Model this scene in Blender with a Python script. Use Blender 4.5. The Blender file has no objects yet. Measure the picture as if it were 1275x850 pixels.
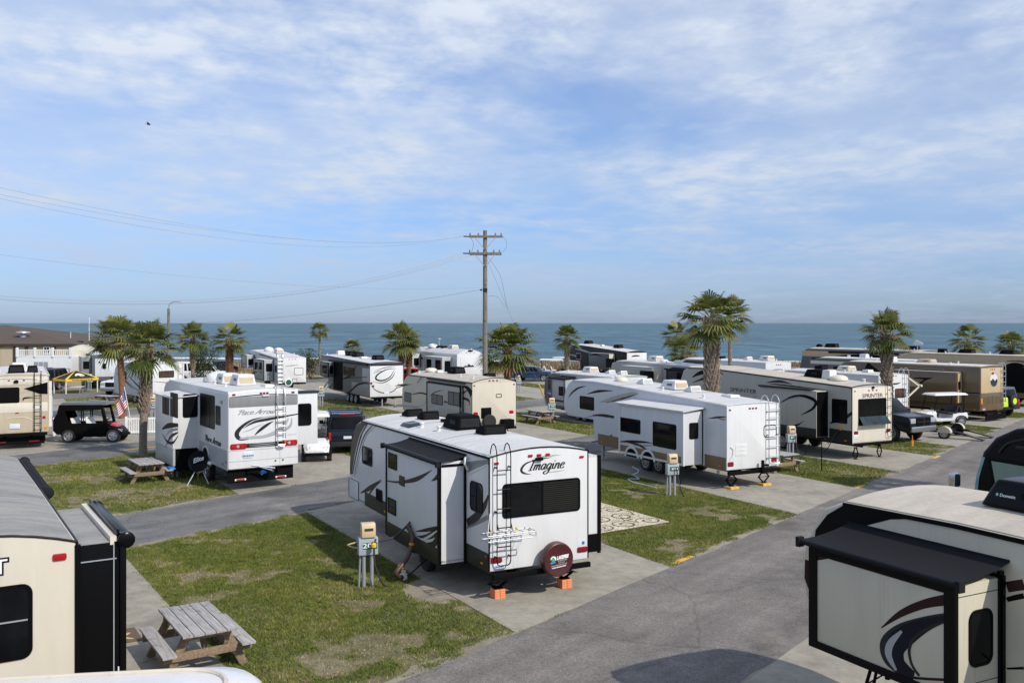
import bpy, bmesh, math, random
import numpy as np
from mathutils import Vector, Matrix

random.seed(7)
rng = np.random.default_rng(7)
PI = math.pi
R = math.radians
SC = bpy.context.scene
COL = SC.collection
FOCAL, CX, HORIZON, EYE = 1150.0, 637.5, 402.0, 6.0      # survey of the photograph: focal length in pixels, eye height in metres

# ------------------------------------------------------------------ helpers
def ground_at(x, y, z=0.0):
    Y = FOCAL * (EYE - z) / (y - HORIZON)
    return Vector(((x - CX) * Y / FOCAL, Y, z))

def at_depth(x, y, Y):
    return Vector(((x - CX) * Y / FOCAL, Y, EYE - (y - HORIZON) * Y / FOCAL))

class MB:
    """collects shapes into one mesh"""
    def __init__(self):
        self.v, self.f, self.m = [], [], []
    def add(self, vs, fs, mi=0):
        o = len(self.v)
        self.v += [Vector(p) for p in vs]
        self.f += [tuple(i + o for i in f) for f in fs]
        self.m += [mi] * len(fs)
        return self
    def box(self, x0, x1, y0, y1, z0, z1, mi=0):
        vs = [(x, y, z) for x in (x0, x1) for y in (y0, y1) for z in (z0, z1)]
        return self.add(vs, [(0, 1, 3, 2), (4, 6, 7, 5), (0, 4, 5, 1), (2, 3, 7, 6), (0, 2, 6, 4), (1, 5, 7, 3)], mi)
    def hull8(self, bot, top, mi=0):
        """bot, top: four points each, same winding"""
        return self.add(list(bot) + list(top), [(3, 2, 1, 0), (4, 5, 6, 7)] + [(i, (i + 1) % 4, 4 + (i + 1) % 4, 4 + i) for i in range(4)], mi)
    def prism(self, a, b, mi=0):
        """a, b: matching point loops"""
        n = len(a)
        return self.add(list(a) + list(b), [tuple(range(n))[::-1], tuple(range(n, 2 * n))] + [(i, (i + 1) % n, n + (i + 1) % n, n + i) for i in range(n)], mi)
    def sideprism(self, prof, y0, y1, mi=0):
        return self.prism([(x, y0, z) for x, z in prof], [(x, y1, z) for x, z in prof], mi)
    def tube(self, pts, r, n=8, mi=0, closed=False):
        pts = [Vector(p) for p in pts]
        k = len(pts)
        rs = r if isinstance(r, (list, tuple)) else [r] * k
        vs, fs = [], []
        prev = None
        for i, p in enumerate(pts):
            if closed:
                d = pts[(i + 1) % k] - pts[i - 1]
            else:
                d = pts[min(i + 1, k - 1)] - pts[max(i - 1, 0)]
            if d.length < 1e-9: d = Vector((0, 0, 1))
            d.normalize()
            if prev is None:
                a = d.cross(Vector((0, 0, 1)))
                if a.length < 1e-3: a = d.cross(Vector((1, 0, 0)))
            else:
                a = prev - d * prev.dot(d)
                if a.length < 1e-6: a = d.orthogonal()
            a.normalize(); prev = a
            b = d.cross(a)
            for j in range(n):
                t = 2 * PI * j / n
                vs.append(p + (a * math.cos(t) + b * math.sin(t)) * rs[i])
        for i in range(k if closed else k - 1):
            i2 = (i + 1) % k
            for j in range(n):
                j2 = (j + 1) % n
                fs.append((i * n + j, i * n + j2, i2 * n + j2, i2 * n + j))
        if not closed:
            fs.append(tuple(range(n))[::-1]); fs.append(tuple(range((k - 1) * n, k * n)))
        return self.add(vs, fs, mi)
    def bar(self, p, q, w, h, mi=0, up=(0, 0, 1)):
        """rectangular bar from p to q, w sideways and h along up"""
        p, q = Vector(p), Vector(q)
        d = (q - p).normalized()
        s = d.cross(Vector(up))
        if s.length < 1e-4: s = d.cross(Vector((1, 0, 0)))
        s.normalize(); u = s.cross(d)
        L = lambda c: [c + s * w / 2 + u * h / 2, c - s * w / 2 + u * h / 2, c - s * w / 2 - u * h / 2, c + s * w / 2 - u * h / 2]
        return self.prism(L(p), L(q), mi)
    def lathe(self, c, axis, prof, n=24, mi=0):
        """prof: (distance along axis, radius) pairs"""
        c, ax = Vector(c), Vector(axis).normalized()
        a = ax.orthogonal().normalized(); b = ax.cross(a)
        vs, fs = [], []
        for h, r in prof:
            for j in range(n):
                t = 2 * PI * j / n
                vs.append(c + ax * h + (a * math.cos(t) + b * math.sin(t)) * max(r, 1e-4))
        for i in range(len(prof) - 1):
            for j in range(n):
                j2 = (j + 1) % n
                fs.append((i * n + j, i * n + j2, (i + 1) * n + j2, (i + 1) * n + j))
        fs.append(tuple(range(n))[::-1]); fs.append(tuple(range((len(prof) - 1) * n, len(prof) * n)))
        return self.add(vs, fs, mi)
    def build(self, name, mats, parent=None, bevel=0, seg=2, smooth=30, recalc=True):
        me = bpy.data.meshes.new(name)
        me.from_pydata([tuple(p) for p in self.v], [], self.f)
        if not isinstance(mats, (list, tuple)): mats = [mats]
        for m in mats: me.materials.append(m)
        if len(mats) > 1:
            me.polygons.foreach_set('material_index', self.m)
        bm = bmesh.new(); bm.from_mesh(me)
        if recalc: bmesh.ops.recalc_face_normals(bm, faces=bm.faces)
        if bevel:
            es = [e for e in bm.edges if len(e.link_faces) == 2 and e.calc_face_angle(0) > R(25)]
            bmesh.ops.bevel(bm, geom=es, offset=bevel, segments=seg, profile=0.6, affect='EDGES', clamp_overlap=True)
        bm.to_mesh(me); bm.free()
        if smooth:
            me.polygons.foreach_set('use_smooth', [True] * len(me.polygons))
            me.set_sharp_from_angle(angle=R(smooth))
        o = bpy.data.objects.new(name, me); COL.objects.link(o)
        if parent is not None: o.parent = parent
        return o

def tag(o, label, cat, group=None):
    o['label'] = label; o['category'] = cat
    if group: o['group'] = group
    return o

def thing(name, label, cat, loc=(0, 0, 0), rz=0, group=None):
    o = bpy.data.objects.new(name, None); COL.objects.link(o)
    o.empty_display_size = 0.3
    o.location = loc; o.rotation_euler = (0, 0, rz)
    return tag(o, label, cat, group)

def structure(o):
    o['kind'] = 'structure'; return o

def mat_of(o):
    return Matrix.Translation(o.location) @ o.rotation_euler.to_matrix().to_4x4() @ Matrix.Diagonal((*o.scale, 1))

def dup(root, loc, rz, label=None, scale=None):
    r = root.copy(); COL.objects.link(r); r.location = loc; r.rotation_euler = (0, 0, rz)
    if scale: r.scale = scale
    if label: r['label'] = label
    for ch in list(root.children):
        c = ch.copy(); COL.objects.link(c); c.parent = r
        for g in list(ch.children):
            d = g.copy(); COL.objects.link(d); d.parent = c
    return r

def crom(pts, n=8):
    """smooth curve through points of any length"""
    P = [tuple(p) for p in pts]
    if len(P) < 3:
        return [tuple(a + (b - a) * i / n for a, b in zip(P[0], P[-1])) for i in range(n + 1)]
    out = []
    for i in range(len(P) - 1):
        p0, p1, p2, p3 = P[max(i - 1, 0)], P[i], P[i + 1], P[min(i + 2, len(P) - 1)]
        for k in range(n):
            t = k / n
            out.append(tuple(0.5 * (2 * b + (c - a) * t + (2 * a - 5 * b + 4 * c - d) * t * t + (3 * b - a - 3 * c + d) * t ** 3) for a, b, c, d in zip(p0, p1, p2, p3)))
    out.append(P[-1])
    return out

class Face:
    """a flat side of a thing: u along it, v up, n outwards"""
    def __init__(self, o, u, v, n, root=None, flip=False):
        self.o, self.u, self.v, self.n = Vector(o), Vector(u), Vector(v), Vector(n)
        self.flip = flip
        self.root = root
        if root is not None:
            inv = mat_of(root).inverted()
            self.inv, self.inv3 = inv, inv.to_3x3()
    def pt(self, u, v, d=0.0):
        return self.o + self.u * u + self.v * v + self.n * d
    def px(self, p):
        """where the line of sight through photo point p meets this face"""
        x, y = p
        c = self.inv @ Vector((0, 0, EYE))
        d = self.inv3 @ Vector(((x - CX) / FOCAL, 1.0, -(y - HORIZON) / FOCAL))
        t = (self.o - c).dot(self.n) / d.dot(self.n)
        q = c + d * t - self.o
        return (q.dot(self.u), q.dot(self.v))
    def poly(self, mb, pts, d0, d1, mi=0):
        mb.prism([self.pt(a, b, d0) for a, b in pts], [self.pt(a, b, d1) for a, b in pts], mi)
    def rrect(self, u0, u1, v0, v1, r=0.05, n=4):
        if u0 > u1: u0, u1 = u1, u0
        if v0 > v1: v0, v1 = v1, v0
        r = min(r, (u1 - u0) / 2.01, (v1 - v0) / 2.01)
        out = []
        for cx, cy, a0 in ((u1 - r, v1 - r, 0), (u0 + r, v1 - r, 90), (u0 + r, v0 + r, 180), (u1 - r, v0 + r, 270)):
            for k in range(n + 1):
                a = R(a0 + 90 * k / n)
                out.append((cx + r * math.cos(a), cy + r * math.sin(a)))
        return out
    def plate(self, mb, u0, u1, v0, v1, r, d0, d1, mi=0):
        self.poly(mb, self.rrect(u0, u1, v0, v1, r), d0, d1, mi)
    def stroke(self, mb, pts, ws, d0, d1, n=7, mi=0):
        """ribbon of changing width through pts; ws = widths at pts"""
        if not isinstance(ws, (list, tuple)): ws = [ws] * len(pts)
        c = crom([(a, b, w) for (a, b), w in zip(pts, ws)], n)
        Lf, Rt = [], []
        for i, (a, b, w) in enumerate(c):
            p, q = c[max(i - 1, 0)], c[min(i + 1, len(c) - 1)]
            dx, dy = q[0] - p[0], q[1] - p[1]
            l = math.hypot(dx, dy) or 1e-6
            w = max(w, 0.0015)
            Lf.append((a - dy / l * w / 2, b + dx / l * w / 2)); Rt.append((a + dy / l * w / 2, b - dx / l * w / 2))
        k = len(c)
        vs = [self.pt(a, b, d0) for a, b in Lf] + [self.pt(a, b, d0) for a, b in Rt] + [self.pt(a, b, d1) for a, b in Lf] + [self.pt(a, b, d1) for a, b in Rt]
        fs = []
        for i in range(k - 1):
            fs += [(i, k + i, k + i + 1, i + 1), (2 * k + i, 2 * k + i + 1, 3 * k + i + 1, 3 * k + i), (i, i + 1, 2 * k + i + 1, 2 * k + i), (k + i, 3 * k + i, 3 * k + i + 1, k + i + 1)]
        fs += [(0, 2 * k, 3 * k, k), (k - 1, 2 * k - 1, 4 * k - 1, 3 * k - 1)]
        mb.add(vs, fs, mi)
    def text(self, s, u, v, size, m, parent, name='lettering', d=0.006, shear=0.0, bold=0.0, width=None, align='CENTER', space=1.0):
        cu = bpy.data.curves.new(name, 'FONT')
        cu.body = s; cu.size = size; cu.extrude = 0.0015; cu.shear = shear; cu.offset = bold
        cu.align_x = align; cu.align_y = 'CENTER'; cu.space_character = space; cu.resolution_u = 3
        tmp = bpy.data.objects.new(name, cu)
        me = bpy.data.meshes.new_from_object(tmp)
        bpy.data.objects.remove(tmp); bpy.data.curves.remove(cu)
        me.name = name
        k = 1.0
        if width and len(me.vertices):
            xs = [q.co.x for q in me.vertices]; k = width / max(1e-6, max(xs) - min(xs))
        uu = -self.u if self.flip else self.u
        c = self.pt(u, v, d)
        for q in me.vertices:
            q.co = c + uu * (q.co.x * k) + self.v * q.co.y + self.n * q.co.z
        me.materials.clear(); me.materials.append(m)
        o = bpy.data.objects.new(name, me); COL.objects.link(o)
        if parent is not None: o.parent = parent
        return o

# ------------------------------------------------------------------ materials
def _nodes(name):
    m = bpy.data.materials.new(name); m.use_nodes = True
    nt = m.node_tree; nt.nodes.clear()
    out = nt.nodes.new('ShaderNodeOutputMaterial'); b = nt.nodes.new('ShaderNodeBsdfPrincipled')
    nt.links.new(b.outputs[0], out.inputs[0])
    return m, nt, b

def N(nt, kind, **kw):
    n = nt.nodes.new(kind)
    for k, v in kw.items():
        if k.startswith('i_'):
            key = k[2:].replace('_', ' ')
            n.inputs[key].default_value = v
        else: setattr(n, k, v)
    return n

def noise(nt, scale, detail=4, rough=0.55, mapping=None, coord='Object', loc=(0, 0, 0)):
    tc = N(nt, 'ShaderNodeTexCoord')
    mp = N(nt, 'ShaderNodeMapping'); mp.inputs['Scale'].default_value = mapping or (1, 1, 1); mp.inputs['Location'].default_value = loc
    nz = N(nt, 'ShaderNodeTexNoise'); nz.inputs['Scale'].default_value = scale; nz.inputs['Detail'].default_value = detail; nz.inputs['Roughness'].default_value = rough
    nt.links.new(tc.outputs[coord], mp.inputs[0]); nt.links.new(mp.outputs[0], nz.inputs['Vector'])
    return nz

def ramp(nt, src, stops):
    r = N(nt, 'ShaderNodeValToRGB')
    el = r.color_ramp.elements
    while len(el) > 1: el.remove(el[-1])
    el[0].position = stops[0][0]; el[0].color = _c4(stops[0][1])
    for p, c in stops[1:]:
        e = el.new(p); e.color = _c4(c)
    nt.links.new(src, r.inputs[0])
    return r

def _c4(c):
    if isinstance(c, (int, float)): c = (c, c, c)
    return (*c, 1) if len(c) == 3 else c

def mix(nt, a, b, fac, blend='MIX'):
    mx = N(nt, 'ShaderNodeMix', data_type='RGBA', blend_type=blend)
    for key, val in ((6, a), (7, b)):
        if isinstance(val, bpy.types.NodeSocket): nt.links.new(val, mx.inputs[key])
        else: mx.inputs[key].default_value = _c4(val)
    if isinstance(fac, bpy.types.NodeSocket): nt.links.new(fac, mx.inputs[0])
    else: mx.inputs[0].default_value = fac
    return mx.outputs[2]

def bump(nt, b, src, strength=0.3, dist=0.02):
    n = N(nt, 'ShaderNodeBump'); n.inputs['Strength'].default_value = strength; n.inputs['Distance'].default_value = dist
    nt.links.new(src, n.inputs['Height']); nt.links.new(n.outputs[0], b.inputs['Normal'])

def paint(name, col, rough=0.35, metal=0.0, var=0.10, scale=2.0, streak=True, bmp=0.0, coat=0.0, spec=0.5):
    """painted or moulded surface with faint weathering streaks"""
    m, nt, b = _nodes(name)
    nz = noise(nt, scale, 5, 0.6, (2.2, 2.2, 0.45) if streak else None)
    lo = tuple(c * (1 - var) for c in col); hi = tuple(min(1, c * (1 + var * 0.5)) for c in col)
    rp = ramp(nt, nz.outputs[0], [(0.22, lo), (0.75, hi)]); col_ = rp.outputs[0]
    if streak:      # sparse rain streaks and grime
        n3 = noise(nt, 5.5, 4, 0.6, (3.2, 3.2, 0.10)); n4 = noise(nt, 0.8, 3)
        r3 = ramp(nt, n3.outputs[0], [(0.58, 1.0), (0.74, 0.80)]); r4 = ramp(nt, n4.outputs[0], [(0.42, 0.0), (0.62, 1.0)])
        col_ = mix(nt, col_, mix(nt, col_, r3.outputs[0], 1.0, 'MULTIPLY'), r4.outputs[0])
    nt.links.new(col_, b.inputs['Base Color'])
    b.inputs['Roughness'].default_value = rough; b.inputs['Metallic'].default_value = metal
    b.inputs['Specular IOR Level'].default_value = spec
    if coat: b.inputs['Coat Weight'].default_value = coat; b.inputs['Coat Roughness'].default_value = 0.05
    if bmp:
        n2 = noise(nt, 60, 3); bump(nt, b, n2.outputs[0], bmp, 0.01)
    else:
        n2 = noise(nt, 1.3, 2); bump(nt, b, n2.outputs[0], 0.08, 0.05)
    return m

M = {}
def pm(key, *a, **k): M[key] = paint(key, *a, **k)
pm('white', (0.66, 0.665, 0.67), 0.3, var=0.07)
pm('white_slide', (0.63, 0.64, 0.65), 0.32, var=0.07)
pm('cool_white', (0.57, 0.59, 0.62), 0.32, var=0.08)
pm('cream', (0.60, 0.55, 0.45), 0.34, var=0.07)
pm('cream_light', (0.66, 0.61, 0.51), 0.34, var=0.07)
pm('khaki', (0.55, 0.51, 0.41), 0.35, var=0.07)
pm('warm_grey', (0.40, 0.39, 0.35), 0.38)
pm('tan', (0.40, 0.30, 0.16), 0.25, coat=0.4)
pm('light_tan', (0.52, 0.40, 0.24), 0.25, coat=0.4)
pm('brown', (0.115, 0.08, 0.045), 0.25, coat=0.4)
pm('champagne', (0.50, 0.43, 0.32), 0.22, coat=0.5)
pm('skirt_brown', (0.17, 0.11, 0.06), 0.4)
pm('olive_black', (0.034, 0.032, 0.024), 0.4, spec=0.2)
pm('mid_grey', (0.22, 0.225, 0.23), 0.35)
pm('silver_grey', (0.38, 0.40, 0.42), 0.3)
pm('slate', (0.09, 0.10, 0.115), 0.35)
pm('charcoal', (0.024, 0.025, 0.027), 0.4, spec=0.2)
pm('black', (0.0035, 0.0035, 0.004), 0.4, spec=0.10)
pm('gloss_black', (0.0035, 0.0035, 0.0045), 0.25, spec=0.16)
pm('matte_black', (0.004, 0.004, 0.0045), 0.75, streak=False, spec=0.08)
pm('awning', (0.014, 0.015, 0.018), 0.8, streak=False, bmp=0.15, spec=0.12)
pm('maroon', (0.060, 0.012, 0.014), 0.42, streak=False)
pm('maroon_stripe', (0.026, 0.009, 0.009), 0.4, spec=0.2)
pm('navy', (0.006, 0.009, 0.018), 0.2, coat=0.15, spec=0.3)
pm('navy_stripe', (0.006, 0.008, 0.017), 0.35, spec=0.2)
pm('red_lens', (0.36, 0.008, 0.010), 0.18, streak=False)
pm('dark_red_lens', (0.16, 0.008, 0.010), 0.2, streak=False)
pm('amber', (0.75, 0.25, 0.02), 0.2, streak=False)
pm('clear_lens', (0.36, 0.37, 0.38), 0.1, streak=False)
pm('chrome', (0.62, 0.63, 0.65), 0.18, metal=1.0, var=0.05)
pm('alu', (0.60, 0.61, 0.62), 0.38, metal=0.9)
pm('galv', (0.42, 0.44, 0.47), 0.5, metal=0.5)
pm('rubber', (0.018, 0.018, 0.018), 0.8, streak=False)
pm('rim', (0.50, 0.51, 0.53), 0.3, metal=0.8)
pm('beige_plastic', (0.58, 0.45, 0.28), 0.55)
pm('panel_grey', (0.36, 0.41, 0.46), 0.5)
pm('sign_green', (0.012, 0.10, 0.055), 0.5)
pm('orange_block', (0.80, 0.27, 0.12), 0.6, streak=False)
pm('yellow_block', (0.70, 0.45, 0.12), 0.6, streak=False)
pm('yellow', (0.80, 0.50, 0.03), 0.55)
pm('kerb_yellow', (0.72, 0.40, 0.04), 0.7, var=0.35, scale=9, streak=False)
pm('seat_grey', (0.30, 0.29, 0.27), 0.7, streak=False)
pm('seat_white', (0.70, 0.69, 0.66), 0.6, streak=False)
pm('red_paint', (0.42, 0.012, 0.02), 0.2, coat=0.7)
pm('dark_blue_car', (0.02, 0.05, 0.10), 0.15, coat=0.8)
pm('blue_tarp', (0.02, 0.13, 0.42), 0.5)
pm('lime', (0.55, 0.75, 0.03), 0.5)
pm('light_green', (0.30, 0.62, 0.34), 0.4)
pm('brown_hose', (0.07, 0.04, 0.025), 0.5, streak=False)
pm('orange_ring', (0.75, 0.28, 0.03), 0.4, streak=False)
pm('white_plastic', (0.66, 0.66, 0.65), 0.4)
pm('hose_blue', (0.42, 0.50, 0.56), 0.45, streak=False)
pm('hay', (0.50, 0.38, 0.22), 0.7)
pm('green_pane', (0.20, 0.26, 0.22), 0.8)
pm('blind', (0.022, 0.023, 0.018), 0.6, streak=False, spec=0.2)
pm('blind_pale', (0.15, 0.15, 0.14), 0.5, streak=False, spec=0.3)
pm('brown_and_shade', (0.125, 0.088, 0.046), 0.25, coat=0.3)  # tan side walls darkened to carry their shade; also the brown hatch
pm('wire_grey', (0.19, 0.19, 0.20), 0.6, streak=False)
pm('louvre', (0.62, 0.52, 0.36), 0.6, streak=False)
pm('skin', (0.42, 0.24, 0.16), 0.6, streak=False)
pm('shirt_red', (0.30, 0.06, 0.05), 0.8, streak=False)
pm('shirt_brown', (0.16, 0.10, 0.07), 0.8, streak=False)
pm('hair', (0.03, 0.02, 0.015), 0.7, streak=False)
pm('flag_red', (0.45, 0.03, 0.05), 0.75, streak=False)
pm('flag_blue', (0.03, 0.04, 0.16), 0.75, streak=False)
pm('flag_white', (0.72, 0.72, 0.70), 0.75, streak=False)
pm('tent_black', (0.012, 0.012, 0.014), 0.75, streak=False)
pm('tent_yellow', (0.80, 0.52, 0.03), 0.7, streak=False)
pm('brick_tan', (0.50, 0.42, 0.30), 0.8)
pm('trim_dark', (0.05, 0.035, 0.025), 0.7)
pm('white_vinyl', (0.78, 0.79, 0.80), 0.45)
pm('block_wall', (0.40, 0.35, 0.27), 0.85)
pm('text_white', (0.80, 0.80, 0.80), 0.5, streak=False)
pm('text_grey', (0.30, 0.30, 0.30), 0.5, streak=False)
pm('text_black', (0.012, 0.012, 0.012), 0.5, streak=False)
pm('text_brown', (0.06, 0.04, 0.03), 0.5, streak=False)
pm('plate_white', (0.62, 0.66, 0.72), 0.45, streak=False)
pm('plate_blue', (0.05, 0.12, 0.35), 0.45, streak=False)
pm('logo_green', (0.05, 0.36, 0.14), 0.5, streak=False)
pm('logo_blue', (0.03, 0.22, 0.62), 0.5, streak=False)
pm('wire_black', (0.03, 0.03, 0.032), 0.6, streak=False)
pm('insulator', (0.25, 0.24, 0.24), 0.3, streak=False)
pm('rug_cream', (0.66, 0.58, 0.47), 0.9, streak=False, bmp=0.3)
pm('rug_brown', (0.12, 0.08, 0.055), 0.9, streak=False)
pm('solar', (0.02, 0.03, 0.05), 0.15, streak=False)

def glass(name, col, rough=0.06):
    m, nt, b = _nodes(name)
    nz = noise(nt, 1.7, 3)
    rp = ramp(nt, nz.outputs[0], [(0.35, tuple(c * 0.6 for c in col)), (0.65, tuple(c * 1.4 for c in col))])
    nt.links.new(rp.outputs[0], b.inputs['Base Color'])
    b.inputs['Roughness'].default_value = rough; b.inputs['IOR'].default_value = 1.45; b.inputs['Specular IOR Level'].default_value = 0.17
    bump(nt, b, noise(nt, 0.9, 2).outputs[0], 0.06, 0.05)
    return m
M['glass'] = glass('tinted_glass', (0.006, 0.0065, 0.0075))
M['glass_blue'] = glass('blue_glass', (0.03, 0.045, 0.055))
M['brown_glass'] = glass('brown_glass', (0.07, 0.045, 0.035), 0.12)
M['pale_glass'] = glass('pale_glass', (0.25, 0.42, 0.44), 0.1)

def roofing(name, col, var=0.25):
    """rubber membrane with dirt run in bands across the roof"""
    m, nt, b = _nodes(name)
    a = noise(nt, 1.1, 6, 0.65, (2.6, 0.55, 1))
    c = noise(nt, 14, 4, 0.6)
    r1 = ramp(nt, a.outputs[0], [(0.28, tuple(x * (1 - var) for x in col)), (0.6, col), (0.8, tuple(min(1, x * 1.08) for x in col))])
    r2 = ramp(nt, c.outputs[0], [(0.3, 0.82), (0.6, 1.0)])
    nt.links.new(mix(nt, r1.outputs[0], r2.outputs[0], 0.7, 'MULTIPLY'), b.inputs['Base Color'])
    b.inputs['Roughness'].default_value = 0.75
    bump(nt, b, c.outputs[0], 0.15, 0.01)
    return m
M['roof_white'] = roofing('white_roof_membrane', (0.60, 0.60, 0.60), 0.2)
M['roof_grey'] = roofing('grey_roof_membrane', (0.30, 0.295, 0.28), 0.4)
M['roof_cream'] = roofing('cream_roof_membrane', (0.52, 0.47, 0.40), 0.2)

def wood(name, col, dark, along=(1, 14, 14)):
    m, nt, b = _nodes(name)
    a = noise(nt, 2.2, 6, 0.65, along)
    k = noise(nt, 5.0, 2, 0.5, (1, 1, 1))
    r1 = ramp(nt, a.outputs[0], [(0.3, dark), (0.62, col)])
    r2 = ramp(nt, k.outputs[0], [(0.28, 0.35), (0.40, 1.0)])
    nt.links.new(mix(nt, r1.outputs[0], r2.outputs[0], 0.75, 'MULTIPLY'), b.inputs['Base Color'])
    b.inputs['Roughness'].default_value = 0.85
    bump(nt, b, a.outputs[0], 0.4, 0.01)
    return m
M['wood_grey'] = wood('weathered_grey_wood', (0.40, 0.39, 0.39), (0.20, 0.19, 0.185))
M['wood_tan'] = wood('weathered_tan_wood', (0.28, 0.205, 0.13), (0.12, 0.085, 0.055))
M['pole_wood'] = wood('utility_pole_wood', (0.22, 0.20, 0.175), (0.10, 0.09, 0.075), (14, 14, 1))

def bark(name, hi, lo, sc=6):
    m, nt, b = _nodes(name)
    a = noise(nt, sc, 6, 0.7, (1, 1, 1.6))
    r1 = ramp(nt, a.outputs[0], [(0.32, lo), (0.66, hi)])
    nt.links.new(r1.outputs[0], b.inputs['Base Color']); b.inputs['Roughness'].default_value = 0.9
    bump(nt, b, a.outputs[0], 0.8, 0.04)
    return m
M['trunk_grey'] = bark('grey_palm_trunk', (0.27, 0.22, 0.175), (0.12, 0.095, 0.075))
M['trunk_red'] = bark('reddish_palm_trunk', (0.26, 0.13, 0.07), (0.09, 0.045, 0.025))
M['boots_pale'] = bark('pale_leaf_bases', (0.44, 0.35, 0.26), (0.15, 0.10, 0.065), 9)
M['boots_red'] = bark('reddish_leaf_bases', (0.32, 0.15, 0.075), (0.09, 0.045, 0.03), 9)

def leafy(name, stops, trans=0.25, rough=0.45):
    """leaf colour varied by the random tint stored per leaf"""
    m, nt, b = _nodes(name)
    at = N(nt, 'ShaderNodeAttribute', attribute_name='tint')
    r1 = ramp(nt, at.outputs['Fac'], stops)
    nt.links.new(r1.outputs[0], b.inputs['Base Color'])
    b.inputs['Roughness'].default_value = rough
    b.inputs['Specular IOR Level'].default_value = 0.35
    if trans:
        tr = N(nt, 'ShaderNodeBsdfTranslucent'); nt.links.new(r1.outputs[0], tr.inputs[0])
        mx = N(nt, 'ShaderNodeMixShader'); mx.inputs[0].default_value = trans
        nt.links.new(b.outputs[0], mx.inputs[1]); nt.links.new(tr.outputs[0], mx.inputs[2])
        out = [n for n in nt.nodes if n.type == 'OUTPUT_MATERIAL'][0]
        nt.links.new(mx.outputs[0], out.inputs[0])
    return m
M['frond'] = leafy('palm_frond', [(0.0, (0.045, 0.066, 0.016)), (0.40, (0.110, 0.135, 0.030)), (0.75, (0.215, 0.220, 0.056)), (0.93, (0.25, 0.21, 0.07)), (1.0, (0.24, 0.15, 0.07))])
M['frond_dry'] = leafy('dry_palm_frond', [(0.0, (0.10, 0.06, 0.03)), (1.0, (0.26, 0.17, 0.08))], 0.1)
M['grass_blade'] = leafy('lawn_grass', [(0.0, (0.045, 0.070, 0.008)), (0.35, (0.105, 0.145, 0.018)), (0.60, (0.185, 0.203, 0.034)), (0.85, (0.31, 0.265, 0.11)), (1.0, (0.42, 0.34, 0.20))], 0.2, 0.7)
M['dune_blade'] = leafy('dune_grass', [(0.0, (0.07, 0.055, 0.03)), (0.5, (0.20, 0.145, 0.08)), (1.0, (0.34, 0.26, 0.15))], 0.1, 0.8)
M['shrub_leaf'] = leafy('shrub_leaf', [(0.0, (0.020, 0.032, 0.012)), (0.6, (0.05, 0.068, 0.022)), (1.0, (0.10, 0.11, 0.04))], 0.2)

def leaf_mesh(name, V, F, tint, m):
    """fast mesh of loose blades; tint is one value per vertex; F is (n,3) or (n,4)"""
    V = np.asarray(V, dtype=np.float32); F = np.asarray(F, dtype=np.int32)
    me = bpy.data.meshes.new(name)
    me.vertices.add(len(V)); me.vertices.foreach_set('co', V.ravel())
    k = F.shape[1]
    me.loops.add(F.size); me.loops.foreach_set('vertex_index', F.ravel())
    me.polygons.add(len(F)); me.polygons.foreach_set('loop_start', np.arange(0, F.size, k, dtype=np.int32))
    a = me.attributes.new('tint', 'FLOAT', 'POINT'); a.data.foreach_set('value', np.asarray(tint, dtype=np.float32))
    me.materials.append(m)
    me.update(calc_edges=True)
    return me

# ------------------------------------------------------------------ camera, sun, sky
cam = bpy.data.cameras.new('camera'); cam.sensor_width = 36; cam.lens = 36 * FOCAL / 1275
cam.shift_y = -(425 - HORIZON) / 1275; cam.clip_end = 60000; cam.clip_start = 0.1
co = bpy.data.objects.new('camera', cam); COL.objects.link(co)
co.location = (0, 0, EYE); co.rotation_euler = (R(90), 0, 0)
SC.camera = co

SUN_EL, SUN_H = R(41), Vector((0.75, -0.66, 0)).normalized()
sd = bpy.data.lights.new('sun', 'SUN'); sd.energy = 4.15; sd.angle = R(0.53); sd.color = (1.0, 0.93, 0.82)
so = bpy.data.objects.new('sun', sd); COL.objects.link(so)
to_sun = SUN_H * math.cos(SUN_EL) + Vector((0, 0, math.sin(SUN_EL)))
so.rotation_euler = (-to_sun).to_track_quat('-Z', 'Y').to_euler(); so.location = (30, -30, 40)

w = bpy.data.worlds.new('World'); SC.world = w; w.use_nodes = True
nt = w.node_tree; nt.nodes.clear()
out = N(nt, 'ShaderNodeOutputWorld'); bg = N(nt, 'ShaderNodeBackground'); bg.inputs[1].default_value = 0.128
sky = N(nt, 'ShaderNodeTexSky', sky_type='NISHITA', sun_disc=False)
sky.sun_elevation = SUN_EL; sky.sun_rotation = math.atan2(SUN_H.x, SUN_H.y)
sky.air_density = 1.0; sky.dust_density = 0.6; sky.ozone_density = 2.2; sky.altitude = 0
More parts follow.
